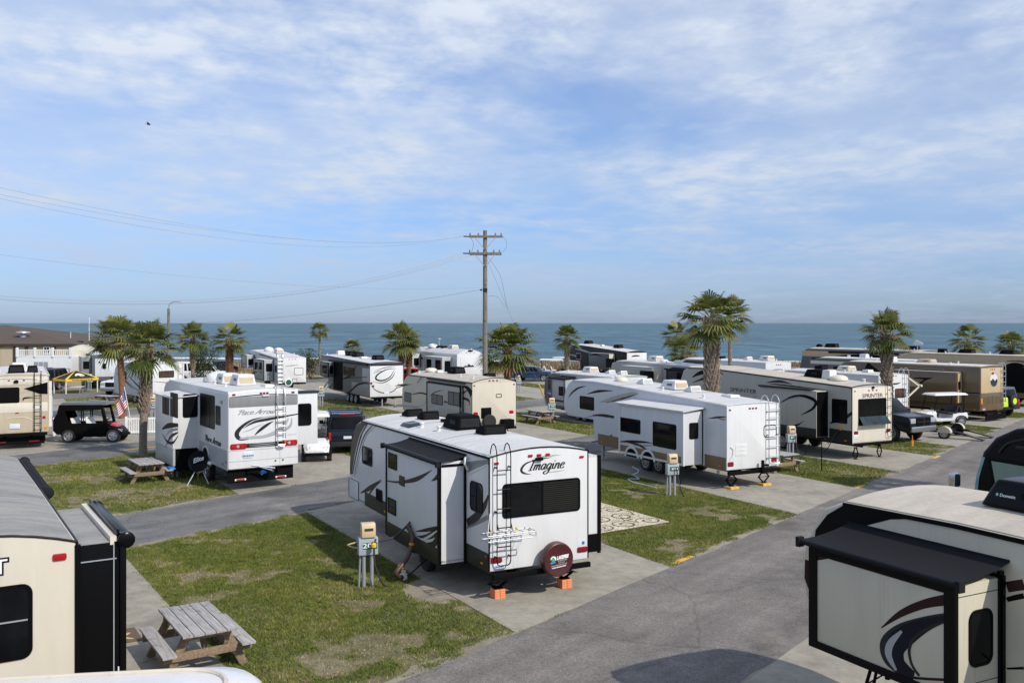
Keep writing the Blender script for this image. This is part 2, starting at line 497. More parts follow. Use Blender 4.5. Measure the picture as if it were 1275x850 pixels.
# thin clouds: noise laid on a plane high above the camera
tc = N(nt, 'ShaderNodeTexCoord'); sep = N(nt, 'ShaderNodeSeparateXYZ'); nt.links.new(tc.outputs['Generated'], sep.inputs[0])
def mth(op, a, b=None):
    n = N(nt, 'ShaderNodeMath', operation=op)
    for i, x in enumerate((a, b)):
        if x is None: continue
        if isinstance(x, (int, float)): n.inputs[i].default_value = x
        else: nt.links.new(x, n.inputs[i])
    return n.outputs[0]
zz = mth('ADD', mth('MAXIMUM', sep.outputs[2], 0.0), 0.10)
cmb = N(nt, 'ShaderNodeCombineXYZ'); nt.links.new(mth('DIVIDE', sep.outputs[0], zz), cmb.inputs[0]); nt.links.new(mth('DIVIDE', sep.outputs[1], zz), cmb.inputs[1])
def cloud_noise(scale, detail, rough, mp, loc, dist=0.0):
    m_ = N(nt, 'ShaderNodeMapping'); m_.inputs['Scale'].default_value = mp; m_.inputs['Location'].default_value = loc
    m_.inputs['Rotation'].default_value = (0, 0, R(-18))
    n_ = N(nt, 'ShaderNodeTexNoise'); n_.inputs['Scale'].default_value = scale; n_.inputs['Detail'].default_value = detail
    n_.inputs['Roughness'].default_value = rough; n_.inputs['Distortion'].default_value = dist
    nt.links.new(cmb.outputs[0], m_.inputs[0]); nt.links.new(m_.outputs[0], n_.inputs['Vector'])
    return n_.outputs[0]
veil = cloud_noise(0.55, 5, 0.55, (0.8, 1.0, 1), (3.1, 1.7, 0), 0.4)
puff = cloud_noise(1.15, 10, 0.60, (1.0, 1.0, 1), (4.3, 2.2, 0), 0.15)
rip = cloud_noise(5.2, 5, 0.58, (1.15, 0.95, 1), (0.3, 2.2, 0), 0.1)
v1 = ramp(nt, veil, [(0.28, 0.12), (0.56, 1.0)])
p1 = ramp(nt, puff, [(0.38, 0.0), (0.62, 1.0)])
r1_ = ramp(nt, rip, [(0.36, 0.22), (0.62, 1.0)])
dens = mth('ADD', mth('MULTIPLY', v1.outputs[0], 0.46), mth('MULTIPLY', mth('MULTIPLY', p1.outputs[0], r1_.outputs[0]), 0.56))
dens = mth('MINIMUM', dens, 0.93)
hz = ramp(nt, sep.outputs[2], [(0.0, 0.45), (0.03, 0.60), (0.10, 1.0), (0.2, 1.0)])
dens = mth('MULTIPLY', dens, hz.outputs[0])
tint = ramp(nt, sep.outputs[2], [(0.0, (0.49, 0.66, 1.10)), (0.05, (0.52, 0.70, 1.13)), (0.15, (0.68, 0.83, 1.12)), (0.40, (0.68, 0.93, 1.26))])
blue = mix(nt, sky.outputs[0], tint.outputs[0], 1.0, 'MULTIPLY')
ccol = ramp(nt, sep.outputs[2], [(0.0, (3.5, 4.2, 5.5)), (0.05, (4.0, 4.6, 5.8)), (0.12, (4.9, 5.5, 6.5)), (0.3, (6.2, 6.7, 7.4))])
nt.links.new(mix(nt, blue, ccol.outputs[0], dens), bg.inputs[0]); nt.links.new(bg.outputs[0], out.inputs[0])

SC.view_settings.view_transform = 'Standard'; SC.view_settings.look = 'None'; SC.view_settings.exposure = 0.0; SC.view_settings.gamma = 1.0
SC.view_settings.use_curve_mapping = False
SC.cycles.max_bounces = 6; SC.cycles.transparent_max_bounces = 8

# ------------------------------------------------------------------ site plan: roads run along RD; 'off' is the distance from the camera across them
RD, RN = Vector((0.625, 0.78, 0)).normalized(), Vector((-0.78, 0.625, 0)).normalized()
def so_pt(s, off, z=0.0):
    p = RD * s + RN * off; return Vector((p.x, p.y, z))
ROADS = [(6.6, 11.15), (23.5, 27.6), (39.9, 43.8), (57.0, 61.0), (73.5, 77.5)]
def pad_quad(s0, s1, o0, o1, th=R(30)):
    a = Vector((-math.sin(th), math.cos(th), 0)); ro, rs = a.dot(RN), a.dot(RD)
    k = rs / ro
    return [(s0, o0), (s1, o0), (s1 + k * (o1 - o0), o1), (s0 + k * (o1 - o0), o1)]
PADS = [pad_quad(a, b, 11.15, 23.5, R(t)) for a, b, t in ((3, 8.5, 33), (14, 20.1, 30), (28.2, 34, 30), (38.8, 44.3, 30), (48.4, 55, 30), (58.5, 65, 30), (69, 75, 30), (-9, -3, 30))]
PADS += [pad_quad(a, b, 27.6, 39.9, R(30)) for a, b in ((19.2, 26.3), (34.3, 41), (44.3, 50.5), (54.5, 61), (63.5, 70), (75, 81), (2, 8), (-8, -2))]
PADS += [pad_quad(a, b, 43.8, 57, R(30)) for a, b in ((15, 27), (33, 39), (43.5, 51), (58, 65), (68, 73), (80, 88), (2, 8))]
PADS += [pad_quad(a, b, 61, 73.5, R(30)) for a, b in ((36, 42), (48.5, 56), (60, 67), (24, 30), (72, 79))]
PADS += [pad_quad(a, b, -8, 6.6, R(30)) for a, b in ((6.5, 16.2), (22.5, 32), (-8, 0))]

def in_quad(px, py, q):
    ok = np.ones(len(px), bool)
    pts = [RD * s + RN * o for s, o in q]
    sg = None
    for i in range(4):
        a, b = pts[i], pts[(i + 1) % 4]
        c = (b.x - a.x) * (py - a.y) - (b.y - a.y) * (px - a.x)
        ok &= c > 0
    ok2 = np.ones(len(px), bool)
    for i in range(4):
        a, b = pts[i], pts[(i + 1) % 4]
        ok2 &= (b.x - a.x) * (py - a.y) - (b.y - a.y) * (px - a.x) < 0
    return ok | ok2

# ground sheet: lawn soil, then the beach falling to the sea
m, nt_, b_ = _nodes('lawn_soil')
g1 = noise(nt_, 0.35, 6, 0.6); g2 = noise(nt_, 3.5, 5, 0.7); g3 = noise(nt_, 30, 3, 0.7)
c1 = ramp(nt_, g1.outputs[0], [(0.30, (0.11, 0.115, 0.035)), (0.45, (0.14, 0.135, 0.05)), (0.64, (0.26, 0.225, 0.15)), (0.76, (0.14, 0.135, 0.05))])
c2 = ramp(nt_, g2.outputs[0], [(0.35, 0.55), (0.65, 1.15)])
c3 = ramp(nt_, g3.outputs[0], [(0.3, 0.5), (0.7, 1.3)])
nt_.links.new(mix(nt_, mix(nt_, c1.outputs[0], c2.outputs[0], 1, 'MULTIPLY'), c3.outputs[0], 1, 'MULTIPLY'), b_.inputs['Base Color'])
b_.inputs['Roughness'].default_value = 0.95; bump(nt_, b_, g3.outputs[0], 0.6, 0.04); M['lawn'] = m

def sheet_rows(name, rows, x0, x1, m, nx=2):
    vs, fs = [], []
    for y, z in rows:
        for i in range(nx): vs.append((x0 + (x1 - x0) * i / (nx - 1), y, z))
    for j in range(len(rows) - 1):
        for i in range(nx - 1):
            a = j * nx + i
            fs.append((a, a + 1, a + nx + 1, a + nx))
    mb = MB(); mb.add(vs, fs); return structure(mb.build(name, m, smooth=0, recalc=False))
sheet_rows('ground', [(-120, 0), (119, 0), (128, -0.4)], -700, 700, M['lawn'])

m, nt_, b_ = _nodes('beach_sand')
a_ = noise(nt_, 0.4, 5, 0.6, (0.3, 1, 1)); cr = ramp(nt_, a_.outputs[0], [(0.3, (0.30, 0.25, 0.18)), (0.7, (0.44, 0.37, 0.27))])
nt_.links.new(cr.outputs[0], b_.inputs['Base Color']); b_.inputs['Roughness'].default_value = 0.9; M['sand'] = m
sheet_rows('beach', [(127, -0.36), (140, -1.0), (175, -2.1), (230, -3.2)], -700, 700, M['sand'])

# sea
m, nt_, b_ = _nodes('sea_water')
wv = noise(nt_, 0.12, 6, 0.62, (0.35, 1.0, 1)); wf = noise(nt_, 1.0, 5, 0.65, (0.11, 0.016, 1)); wl = noise(nt_, 0.010, 4, 0.55, (0.25, 1.0, 1))
cw = ramp(nt_, wl.outputs[0], [(0.30, (0.034, 0.090, 0.128)), (0.5, (0.044, 0.110, 0.148)), (0.70, (0.060, 0.134, 0.168))])
wd = ramp(nt_, wv.outputs[0], [(0.36, 0.55), (0.64, 1.35)])
base = mix(nt_, cw.outputs[0], wd.outputs[0], 1, 'MULTIPLY'); we = ramp(nt_, wf.outputs[0], [(0.34, 0.66), (0.66, 1.36)]); base = mix(nt_, base, we.outputs[0], 1, 'MULTIPLY')
cap = ramp(nt_, wf.outputs[0], [(0.70, 0.0), (0.76, 0.8)])
cap2 = ramp(nt_, wv.outputs[0], [(0.52, 0.0), (0.62, 1.0)])
fm = N(nt_, 'ShaderNodeMath', operation='MULTIPLY'); nt_.links.new(cap.outputs[0], fm.inputs[0]); nt_.links.new(cap2.outputs[0], fm.inputs[1])
base = mix(nt_, base, (0.62, 0.66, 0.68), fm.outputs[0])
nt_.links.new(base, b_.inputs['Base Color']); b_.inputs['Roughness'].default_value = 0.42; b_.inputs['IOR'].default_value = 1.33
b_.inputs['Specular IOR Level'].default_value = 0.35
bump(nt_, b_, wv.outputs[0], 1.0, 2.2); M['sea'] = m
sheet_rows('sea', [(186, -2.5), (600, -2.5), (3000, -2.5), (45000, -2.5)], -45000, 45000, M['sea'])
# breaking surf: ragged low ridges of foam
m, nt_, b_ = _nodes('surf_foam')
a_ = noise(nt_, 0.5, 6, 0.7, (0.25, 1.2, 1)); cr = ramp(nt_, a_.outputs[0], [(0.40, (0.22, 0.30, 0.33)), (0.58, (0.68, 0.71, 0.72))])
nt_.links.new(cr.outputs[0], b_.inputs['Base Color']); b_.inputs['Roughness'].default_value = 0.8; M['foam'] = m
mb = MB()
for y0, hgt, cov in ((190, 0.18, 0.95), (204, 0.30, 0.6), (222, 0.40, 0.35)):
    x = -260
    while x < 300:
        L_ = random.uniform(8, 45)
        if random.random() < cov:
            n = max(4, int(L_ / 3))
            up, dn = [], []
            yy = y0 + random.uniform(-3, 3)
            for i in range(n + 1):
                t = i / n; wd_ = (0.4 + 1.6 * random.random()) * math.sin(PI * min(max(t, 0.04), 0.96)) + 0.1
                cy = yy + 1.2 * math.sin(x * 0.05 + t * 4)
                up.append((x + L_ * t, cy + wd_, -2.47)); dn.append((x + L_ * t, cy - wd_, -2.47))
            top = [(p[0], (p[1] + q[1]) / 2, -2.47 + hgt * random.uniform(0.5, 1)) for p, q in zip(up, dn)]
            k = n + 1
            mb.add(up + top + dn, [(i, i + 1, k + i + 1, k + i) for i in range(n)] + [(k + i, k + i + 1, 2 * k + i + 1, 2 * k + i) for i in range(n)])
        x += L_ + random.uniform(0, 14)
sf = mb.build('surf_foam', M['foam'], recalc=False); sf['kind'] = 'stuff'

# asphalt
def asphalt(name, col):
    m, nt_, b_ = _nodes(name)
    p = noise(nt_, 0.22, 5, 0.6); q = noise(nt_, 45, 3, 0.8); s_ = noise(nt_, 1.6, 6, 0.65); sp = noise(nt_, 110, 1, 0.5)
    c1 = ramp(nt_, p.outputs[0], [(0.3, tuple(c * 0.80 for c in col)), (0.7, tuple(c * 1.15 for c in col))])
    c2 = ramp(nt_, q.outputs[0], [(0.28, 0.45), (0.50, 1.0), (0.72, 1.5)])
    c3 = ramp(nt_, s_.outputs[0], [(0.3, 0.8), (0.65, 1.1)])
    c4 = ramp(nt_, sp.outputs[0], [(0.30, 0.5), (0.45, 1.0), (0.62, 1.0), (0.70, 1.9)])
    x_ = mix(nt_, mix(nt_, c1.outputs[0], c2.outputs[0], 1, 'MULTIPLY'), c3.outputs[0], 1, 'MULTIPLY')
    x_ = mix(nt_, x_, c4.outputs[0], 1, 'MULTIPLY')
    g_ = noise(nt_, 14, 3, 0.7); r8 = ramp(nt_, g_.outputs[0], [(0.30, 0.72), (0.5, 1.0), (0.70, 1.22)]); x_ = mix(nt_, x_, r8.outputs[0], 1, 'MULTIPLY')
    # wear along the driving direction, and oily or sandy blotches
    tr = noise(nt_, 1.0, 5, 0.6); mp = tr.inputs['Vector'].links[0].from_node; mp.vector_type = 'TEXTURE'; mp.inputs['Rotation'].default_value = (0, 0, math.atan2(.78, .625)); mp.inputs['Scale'].default_value = (14, 1.1, 1)
    r5 = ramp(nt_, tr.outputs[0], [(0.32, 0.74), (0.5, 1.0), (0.68, 1.24)]); x_ = mix(nt_, x_, r5.outputs[0], 1, 'MULTIPLY')
    bl = noise(nt_, 0.55, 4, 0.5, loc=(7, 3, 0)); r6 = ramp(nt_, bl.outputs[0], [(0.30, 0.62), (0.42, 1.0)]); x_ = mix(nt_, x_, r6.outputs[0], 0.8, 'MULTIPLY')
    sd_ = noise(nt_, 0.35, 6, 0.7, loc=(3, 9, 0)); r7 = ramp(nt_, sd_.outputs[0], [(0.56, 0.0), (0.70, 0.55)]); x_ = mix(nt_, x_, (0.30, 0.265, 0.22), r7.outputs[0])
    # hairline cracks
    v = N(nt_, 'ShaderNodeTexVoronoi', feature='DISTANCE_TO_EDGE'); v.inputs['Scale'].default_value = 0.33
    tcn = N(nt_, 'ShaderNodeTexCoord'); wn = noise(nt_, 1.1, 4, 0.6)
    ad = N(nt_, 'ShaderNodeMix', data_type='VECTOR'); ad.inputs[0].default_value = 0.35
    nt_.links.new(tcn.outputs['Object'], ad.inputs[4]); nt_.links.new(wn.outputs['Color'], ad.inputs[5]); nt_.links.new(ad.outputs[1], v.inputs['Vector'])
    cr_ = ramp(nt_, v.outputs['Distance'], [(0.0, 0.45), (0.007, 1.0)])
    x_ = mix(nt_, x_, cr_.outputs[0], 0.55, 'MULTIPLY')
    nt_.links.new(x_, b_.inputs['Base Color']); b_.inputs['Roughness'].default_value = 0.9
    bump(nt_, b_, q.outputs[0], 0.5, 0.015)
    return m
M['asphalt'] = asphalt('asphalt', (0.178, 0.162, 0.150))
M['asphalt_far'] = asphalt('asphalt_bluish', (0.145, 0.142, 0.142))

def concrete(name, col):
    m, nt_, b_ = _nodes(name)
    p = noise(nt_, 0.5, 6, 0.65); q = noise(nt_, 3.0, 6, 0.7); f = noise(nt_, 55, 3, 0.7)
    c1 = ramp(nt_, p.outputs[0], [(0.28, tuple(c * 0.68 for c in col)), (0.5, col), (0.72, tuple(c * 1.12 for c in col))])
    c2 = ramp(nt_, q.outputs[0], [(0.28, 0.72), (0.6, 1.05)]); c3 = ramp(nt_, f.outputs[0], [(0.3, 0.85), (0.7, 1.12)])
    x_ = mix(nt_, mix(nt_, c1.outputs[0], c2.outputs[0], 1, 'MULTIPLY'), c3.outputs[0], 1, 'MULTIPLY')
    nt_.links.new(x_, b_.inputs['Base Color']); b_.inputs['Roughness'].default_value = 0.88
    bump(nt_, b_, f.outputs[0], 0.25, 0.01)
    return m
M['concrete'] = concrete('pad_concrete', (0.31, 0.285, 0.235))
M['verge'] = concrete('sandy_verge', (0.27, 0.235, 0.18))

def strip(name, o0, o1, s0, s1, z, m, jit=0.10, step=0.5):
    n = int((s1 - s0) / step)
    vs, fs = [], []
    a = b = 0.0
    for i in range(n + 1):
        a += random.uniform(-jit, jit) - 0.35 * a; b += random.uniform(-jit, jit) - 0.35 * b
        s = s0 + (s1 - s0) * i / n
        vs += [so_pt(s, o0 + a, z), so_pt(s, o1 + b, z)]
    for i in range(n): fs.append((2 * i, 2 * i + 2, 2 * i + 3, 2 * i + 1))
    mb = MB(); mb.add(vs, fs); return structure(mb.build(name, m, smooth=0, recalc=False))
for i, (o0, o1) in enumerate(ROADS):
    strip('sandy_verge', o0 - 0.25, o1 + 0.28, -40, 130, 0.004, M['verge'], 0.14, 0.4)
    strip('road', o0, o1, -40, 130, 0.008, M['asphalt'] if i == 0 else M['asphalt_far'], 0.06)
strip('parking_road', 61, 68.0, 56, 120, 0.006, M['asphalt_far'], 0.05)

for q in PADS:
    # slabs with open joints between them
    (s0, o0), (s1, _), (s2, o1), (s3, _) = q
    n = max(1, round((o1 - o0) / 3.9))
    mb = MB()
    for i in range(n):
        g = 0.018
        t0, t1 = i / n + (g / (o1 - o0) if i else 0), (i + 1) / n
        A = lambda t: (s0 + (s3 - s0) * t, o0 + (o1 - o0) * t); B = lambda t: (s1 + (s2 - s1) * t, o0 + (o1 - o0) * t)
        c = [so_pt(*A(t0)), so_pt(*B(t0)), so_pt(*B(t1)), so_pt(*A(t1))]
        dz = 0.016 + random.uniform(0, 0.004)
        mb.hull8([Vector((p.x, p.y, -0.05)) for p in c], [Vector((p.x, p.y, dz)) for p in c])
    structure(mb.build('concrete_pad', M['concrete'], smooth=0))

# yellow kerb dashes on the road edge, in the road's plane
mb = MB()
def dash(p, L_=0.9, wd_=0.16):
    g = ground_at(*p); s, o = g.dot(RD), g.dot(RN)
    c = [so_pt(s - L_ / 2, o - wd_ / 2, 0.013), so_pt(s + L_ / 2, o - wd_ / 2, 0.013), so_pt(s + L_ / 2, o + wd_ / 2, 0.013), so_pt(s - L_ / 2, o + wd_ / 2, 0.013)]
    m_ = MB(); m_.add(c, [(0, 1, 2, 3)]); structure(m_.build('road_marking', M['kerb_yellow'], smooth=0, recalc=False))
dash((850, 697), 1.0); dash((1071, 605.5), 1.0); dash((1166, 569), 1.0); dash((185, 557), 3.0, 0.12)

SOIL = [(ground_at(548, 733), 0.75, 0.95), (ground_at(520, 700), .45, .8)]
for c, rx, ry in SOIL:
    mb = MB(); mb.add([(c.x, c.y, .005)] + [(c.x + rx * math.cos(R(a)) * random.uniform(1.0, 1.25), c.y + ry * math.sin(R(a)) * random.uniform(1.0, 1.25), .005) for a in range(0, 360, 15)], [(0, i + 1, (i + 1) % 24 + 1) for i in range(24)])
    structure(mb.build('bare_soil', M['verge'], smooth=0, recalc=False))
# ------------------------------------------------------------------ lawn grass: real blades, denser where it is seen closer
def smooth_noise(x, y, sc, seed):
    r_ = np.random.default_rng(seed); g = r_.random((64, 64))
    u, v = x / sc, y / sc
    i, j = np.floor(u).astype(int), np.floor(v).astype(int); fu, fv = u - i, v - j
    fu = fu * fu * (3 - 2 * fu); fv = fv * fv * (3 - 2 * fv)
    G = lambda a, b: g[a % 64, b % 64]
    return (G(i, j) * (1 - fu) + G(i + 1, j) * fu) * (1 - fv) + (G(i, j + 1) * (1 - fu) + G(i + 1, j + 1) * fu) * fv

def grass_points(o0, o1, s0, s1, n):
    s = rng.uniform(s0, s1, n); o = rng.uniform(o0, o1, n)
    x = RD.x * s + RN.x * o; y = RD.y * s + RN.y * o
    keep = (np.abs(x / np.maximum(y, 1)) < 0.60) & (y > 11.5)
    e = np.minimum(o - o0, o1 - o)[keep]; x, y = x[keep], y[keep]; k = e + .02 > .5 * smooth_noise(x, y, .45, 31) ** 1.6; x, y = x[k], y[k]
    for q in PADS:
        k = ~in_quad(x, y, q); x, y = x[k], y[k]
    for c, rx, ry in SOIL:
        dx, dy = x - c.x, y - c.y; k = (dx / rx) ** 2 + (dy / ry) ** 2 > 0.75 + 0.7 * smooth_noise(x, y, 0.35, 21); x, y = x[k], y[k]
    return x + rng.normal(0, .06, len(x)), y + rng.normal(0, .06, len(x))

def make_grass(name, o0, o1, s0, s1, dens, h, wd):
    x, y = grass_points(o0, o1, s0, s1, int(dens * (o1 - o0) * (s1 - s0)))
    d = 0.45 * smooth_noise(x, y, 1.1, 3) + 0.35 * smooth_noise(x, y, 0.36, 4) + 0.20 * smooth_noise(x, y, 3.6, 5)
    bare = np.clip((d - 0.625) / 0.09, 0, 1)
    keep = rng.random(len(x)) > bare * 0.74
    x, y, bare = x[keep], y[keep], bare[keep]
    n = len(x)
    hh = h * (0.45 + 0.8 * rng.random(n)) * (1 - 0.5 * bare)
    a = rng.uniform(0, 2 * PI, n); ln = hh * rng.uniform(0.2, 1.3, n); la = rng.uniform(0, 2 * PI, n)
    w_ = wd * rng.uniform(0.6, 1.3, n)
    V = np.zeros((n, 3, 3)); cx, sx = np.cos(a) * w_, np.sin(a) * w_
    V[:, 0] = np.stack([x - cx, y - sx, np.zeros(n)], 1); V[:, 1] = np.stack([x + cx, y + sx, np.zeros(n)], 1)
    V[:, 2] = np.stack([x + np.cos(la) * ln, y + np.sin(la) * ln, hh], 1)
    t = np.clip(0.02 + 0.34 * smooth_noise(x, y, 1.3, 9) + 0.34 * smooth_noise(x, y, 0.16, 11) + 0.24 * rng.random(n) + 0.85 * bare * rng.random(n) ** .6 + (rng.random(n) < 0.10) * 0.25, 0, 1)
    me = leaf_mesh(name, V.reshape(-1, 3), np.arange(3 * n).reshape(n, 3), np.repeat(t, 3), M['grass_blade'])
    o = bpy.data.objects.new(name, me); COL.objects.link(o); o['kind'] = 'stuff'
    return o
make_grass('lawn_grass', 11.1, 23.6, -6, 36, 1900, 0.050, 0.010)
make_grass('lawn_grass', 11.1, 23.6, 36, 70, 520, 0.06, 0.016)
make_grass('lawn_grass', 27.5, 40.0, 0, 34, 650, 0.06, 0.015)
make_grass('lawn_grass', 27.5, 40.0, 34, 72, 260, 0.07, 0.026)
make_grass('lawn_grass', 43.95, 56.9, 0, 80, 110, 0.07, 0.030)
make_grass('lawn_grass', 61.1, 73.4, 15, 56, 60, 0.08, 0.045)

# dune ridge with dry sea oats
mb = MB()
nx, rows = 90, [(103, 0.0), (107, 0.25), (111, 0.7), (115, 0.85), (119, 0.5), (124, -0.1)]
vs = []
for y, z in rows:
    for i in range(nx):
        x = -75 + 230 * i / (nx - 1)
        vs.append((x, y + 1.0 * math.sin(x * 0.13), z * (0.75 + 0.5 * math.sin(x * 0.11 + y) * math.sin(x * 0.047 + 1)) + (0.02 if z else -0.05)))
mb.add(vs, [(j * nx + i, j * nx + i + 1, (j + 1) * nx + i + 1, (j + 1) * nx + i) for j in range(len(rows) - 1) for i in range(nx - 1)])
structure(mb.build('dune', M['sand'], recalc=False))
n = 60000
x = rng.uniform(-72, 150, n); y = rng.uniform(104.5, 122, n)
keep = smooth_noise(x, y, 4.0, 12) * 0.6 + rng.random(n) * 0.4 > 0.28
x, y = x[keep], y[keep]; n = len(x)
zb = 0.75 * np.exp(-((y - 114) / 5.0) ** 2) - 0.1
hh = rng.uniform(0.5, 1.25, n) * (0.7 + 0.5 * smooth_noise(x, y, 6, 2)); a = rng.uniform(0, 2 * PI, n); w_ = rng.uniform(0.02, 0.06, n); ln = rng.uniform(0, 0.5, n); la = rng.uniform(0, 2 * PI, n)
V = np.zeros((n, 3, 3))
V[:, 0] = np.stack([x - np.cos(a) * w_, y - np.sin(a) * w_, zb], 1); V[:, 1] = np.stack([x + np.cos(a) * w_, y + np.sin(a) * w_, zb], 1)
V[:, 2] = np.stack([x + np.cos(la) * ln, y + np.sin(la) * ln, zb + hh], 1)
me = leaf_mesh('dune_grass', V.reshape(-1, 3), np.arange(3 * n).reshape(n, 3), np.repeat(np.clip(rng.random(n) * 0.7 + 0.3 * smooth_noise(x, y, 8, 8), 0, 1), 3), M['dune_blade'])
o = bpy.data.objects.new('dune_grass', me); COL.objects.link(o); o['kind'] = 'stuff'

# ------------------------------------------------------------------ cabbage palms
def crown_mesh(name, seed, nf=34, rad=1.35, dry=0.05, segs=17):
    r_ = np.random.default_rng(seed)
    V, F, T = [], [], []
    def quad(a, b, c, d, t0, t1):
        i = len(V); V.extend([a, b, c, d]); T.extend([t0, t0, t1, t1]); F.append((i, i + 1, i + 2, i + 3))
    for k in range(nf):
        f = (k + 0.5) / nf
        el = math.asin(max(-.97, min(.985, 0.97 - 1.62 * f))) + r_.normal(0, R(8))     # from upright spear leaves to hanging skirts
        az = k * 2.39996 + r_.normal(0, 0.25)
        d = np.array([math.cos(az) * math.cos(el), math.sin(az) * math.cos(el), math.sin(el)])
        side = np.array([-math.sin(az), math.cos(az), 0.0]); up = np.cross(d, side) * -1
        if up[2] < 0 and el < R(80): up = -up
        plen = rad * r_.uniform(0.50, 0.68); blen = rad * r_.uniform(0.46, 0.60)
        base_t = np.clip(r_.normal(0.50 - 0.10 * (f > 0.7), 0.17), 0.05, 0.88)
        if r_.random() < dry and f > 0.55: base_t = 0.97
        droop = 0.02 + 0.12 * r_.random()
        p0 = d * 0.10; p1 = d * plen + np.array([0, 0, -droop * 0.4 * plen * math.cos(el)])
        pw = 0.022
        quad(p0 - side * pw, p0 + side * pw, p1 + side * pw * 0.7, p1 - side * pw * 0.7, min(base_t + 0.25, 0.9), min(base_t + 0.25, 0.9))
        dd = (p1 - p0) / np.linalg.norm(p1 - p0)
        fold = r_.uniform(0.25, 0.6)
        for j in range(segs):
            u = (j / (segs - 1) * 2 - 1) * R(108)
            bd = dd * math.cos(u) + side * math.sin(u) + up * (abs(math.sin(u)) * fold * 0.5 + 0.05)
            bd /= np.linalg.norm(bd)
            L_ = blen * (1.0 - 0.30 * abs(u) / R(118)) * r_.uniform(0.9, 1.06)
            wv_ = np.cross(bd, up); wv_ /= (np.linalg.norm(wv_) + 1e-6)
            w0 = 0.026 * rad; t = np.clip(base_t + r_.normal(0, 0.10), 0, 1)
            s0 = p1; s1 = p1 + bd * L_ * 0.55 + np.array([0, 0, -0.02 * L_]); s2 = p1 + bd * L_ * 0.97 + np.array([0, 0, -(0.20 + 1.6 * droop) * L_])
            quad(s0 - wv_ * w0 * 0.4, s0 + wv_ * w0 * 0.4, s1 + wv_ * w0, s1 - wv_ * w0, t, t)
            quad(s1 - wv_ * w0, s1 + wv_ * w0, s2 + wv_ * w0 * 0.15, s2 - wv_ * w0 * 0.15, t, min(1, t + 0.08))
    return leaf_mesh(name, V, F, T, M['frond'])
CROWNS = [crown_mesh('crown', s, nf) for s, nf in ((1, 46), (2, 42), (3, 50), (4, 38))]

def trunk_mb(h, r0, r1, lean, boots_from, boot_len=0.26, boots=True, seed=0, head_drop=0.45):
    r_ = random.Random(seed)
    mb = MB()
    n = 10
    path = []
    for i in range(n + 1):
        t = i / n
        path.append(Vector((lean[0] * t * t, lean[1] * t * t, (h - head_drop * 0.3) * t)))
    rad = [r0 * 1.25 if i == 0 else r0 + (r1 - r0) * (i / n) for i in range(n + 1)]
    mb.tube(path, rad, 12)
    if boots:
        z = boots_from; k = 0
        while z < h - 0.05:
            t = z / h; c = Vector((lean[0] * t * t, lean[1] * t * t, z))
            for q in range(2):
                a = k * 2.39996 + q * PI
                ra = r0 + (r1 - r0) * t
                d = Vector((math.cos(a), math.sin(a), 0)); s = Vector((-d.y, d.x, 0))
                p = c + d * ra * 0.85
                L_ = boot_len * r_.uniform(0.75, 1.2)
                tip = p + d * L_ * 0.55 + Vector((0, 0, L_ * 0.85)) + s * r_.uniform(-0.03, 0.03)
                wv_ = 0.075; th = d * 0.03
                # a stub splits into a fork at its root, leaving the criss-cross look
                mb.prism([p + s * wv_ - Vector((0, 0, 0.10)), p + s * (wv_ - 0.05) - Vector((0, 0, 0.06)), tip - s * 0.028, tip + s * 0.028],
                         [p + s * wv_ - Vector((0, 0, 0.10)) + th * 1.6, p + s * (wv_ - 0.05) - Vector((0, 0, 0.06)) + th * 1.6, tip - s * 0.028 + th, tip + s * 0.028 + th], 1)
                mb.prism([p - s * wv_ - Vector((0, 0, 0.10)), p - s * (wv_ - 0.05) - Vector((0, 0, 0.06)), tip + s * 0.028, tip - s * 0.028],
                         [p - s * wv_ - Vector((0, 0, 0.10)) + th * 1.5, p - s * (wv_ - 0.05) - Vector((0, 0, 0.06)) + th * 1.5, tip + s * 0.028 + th * 0.9, tip - s * 0.028 + th * 0.9], 1)
            z += 0.055; k += 1
    return mb, path[-1]

def palm(base, h, rad, label, kind='grey', r0=0.16, r1=0.15, boots_from=None, lean=(0, 0), variant=0, spin=0.0, sq=1.0, boots=True, group='palms of the campground'):
    t = thing('palm_tree', label, 'palm tree', base, 0, group)
    mb, top = trunk_mb(h, r0, r1, lean, h * 0.55 if boots_from is None else boots_from, seed=variant * 7 + int(spin * 10), boots=boots)
    mats = [M['trunk_grey'], M['boots_pale']] if kind == 'grey' else [M['trunk_red'], M['boots_red']]
    mb.build('trunk', mats, t, smooth=40)
    c = bpy.data.objects.new('crown', CROWNS[variant]); COL.objects.link(c); c.parent = t
    c.location = top; c.rotation_euler = (0, 0, spin); k = rad / 1.35; c.scale = (k, k, k * sq)
    return t

def palm_px(bx, Y, top_y, rad_px, label, **k):
    """bx, Y: where it stands; top_y: photo row of the crown's top"""
    rad = rad_px * Y / FOCAL
    X = (bx - CX) * Y / FOCAL
    ztop = EYE - (top_y - HORIZON) * Y / FOCAL
    return palm((X, Y, 0), ztop - rad * 0.76, rad, label, **k)

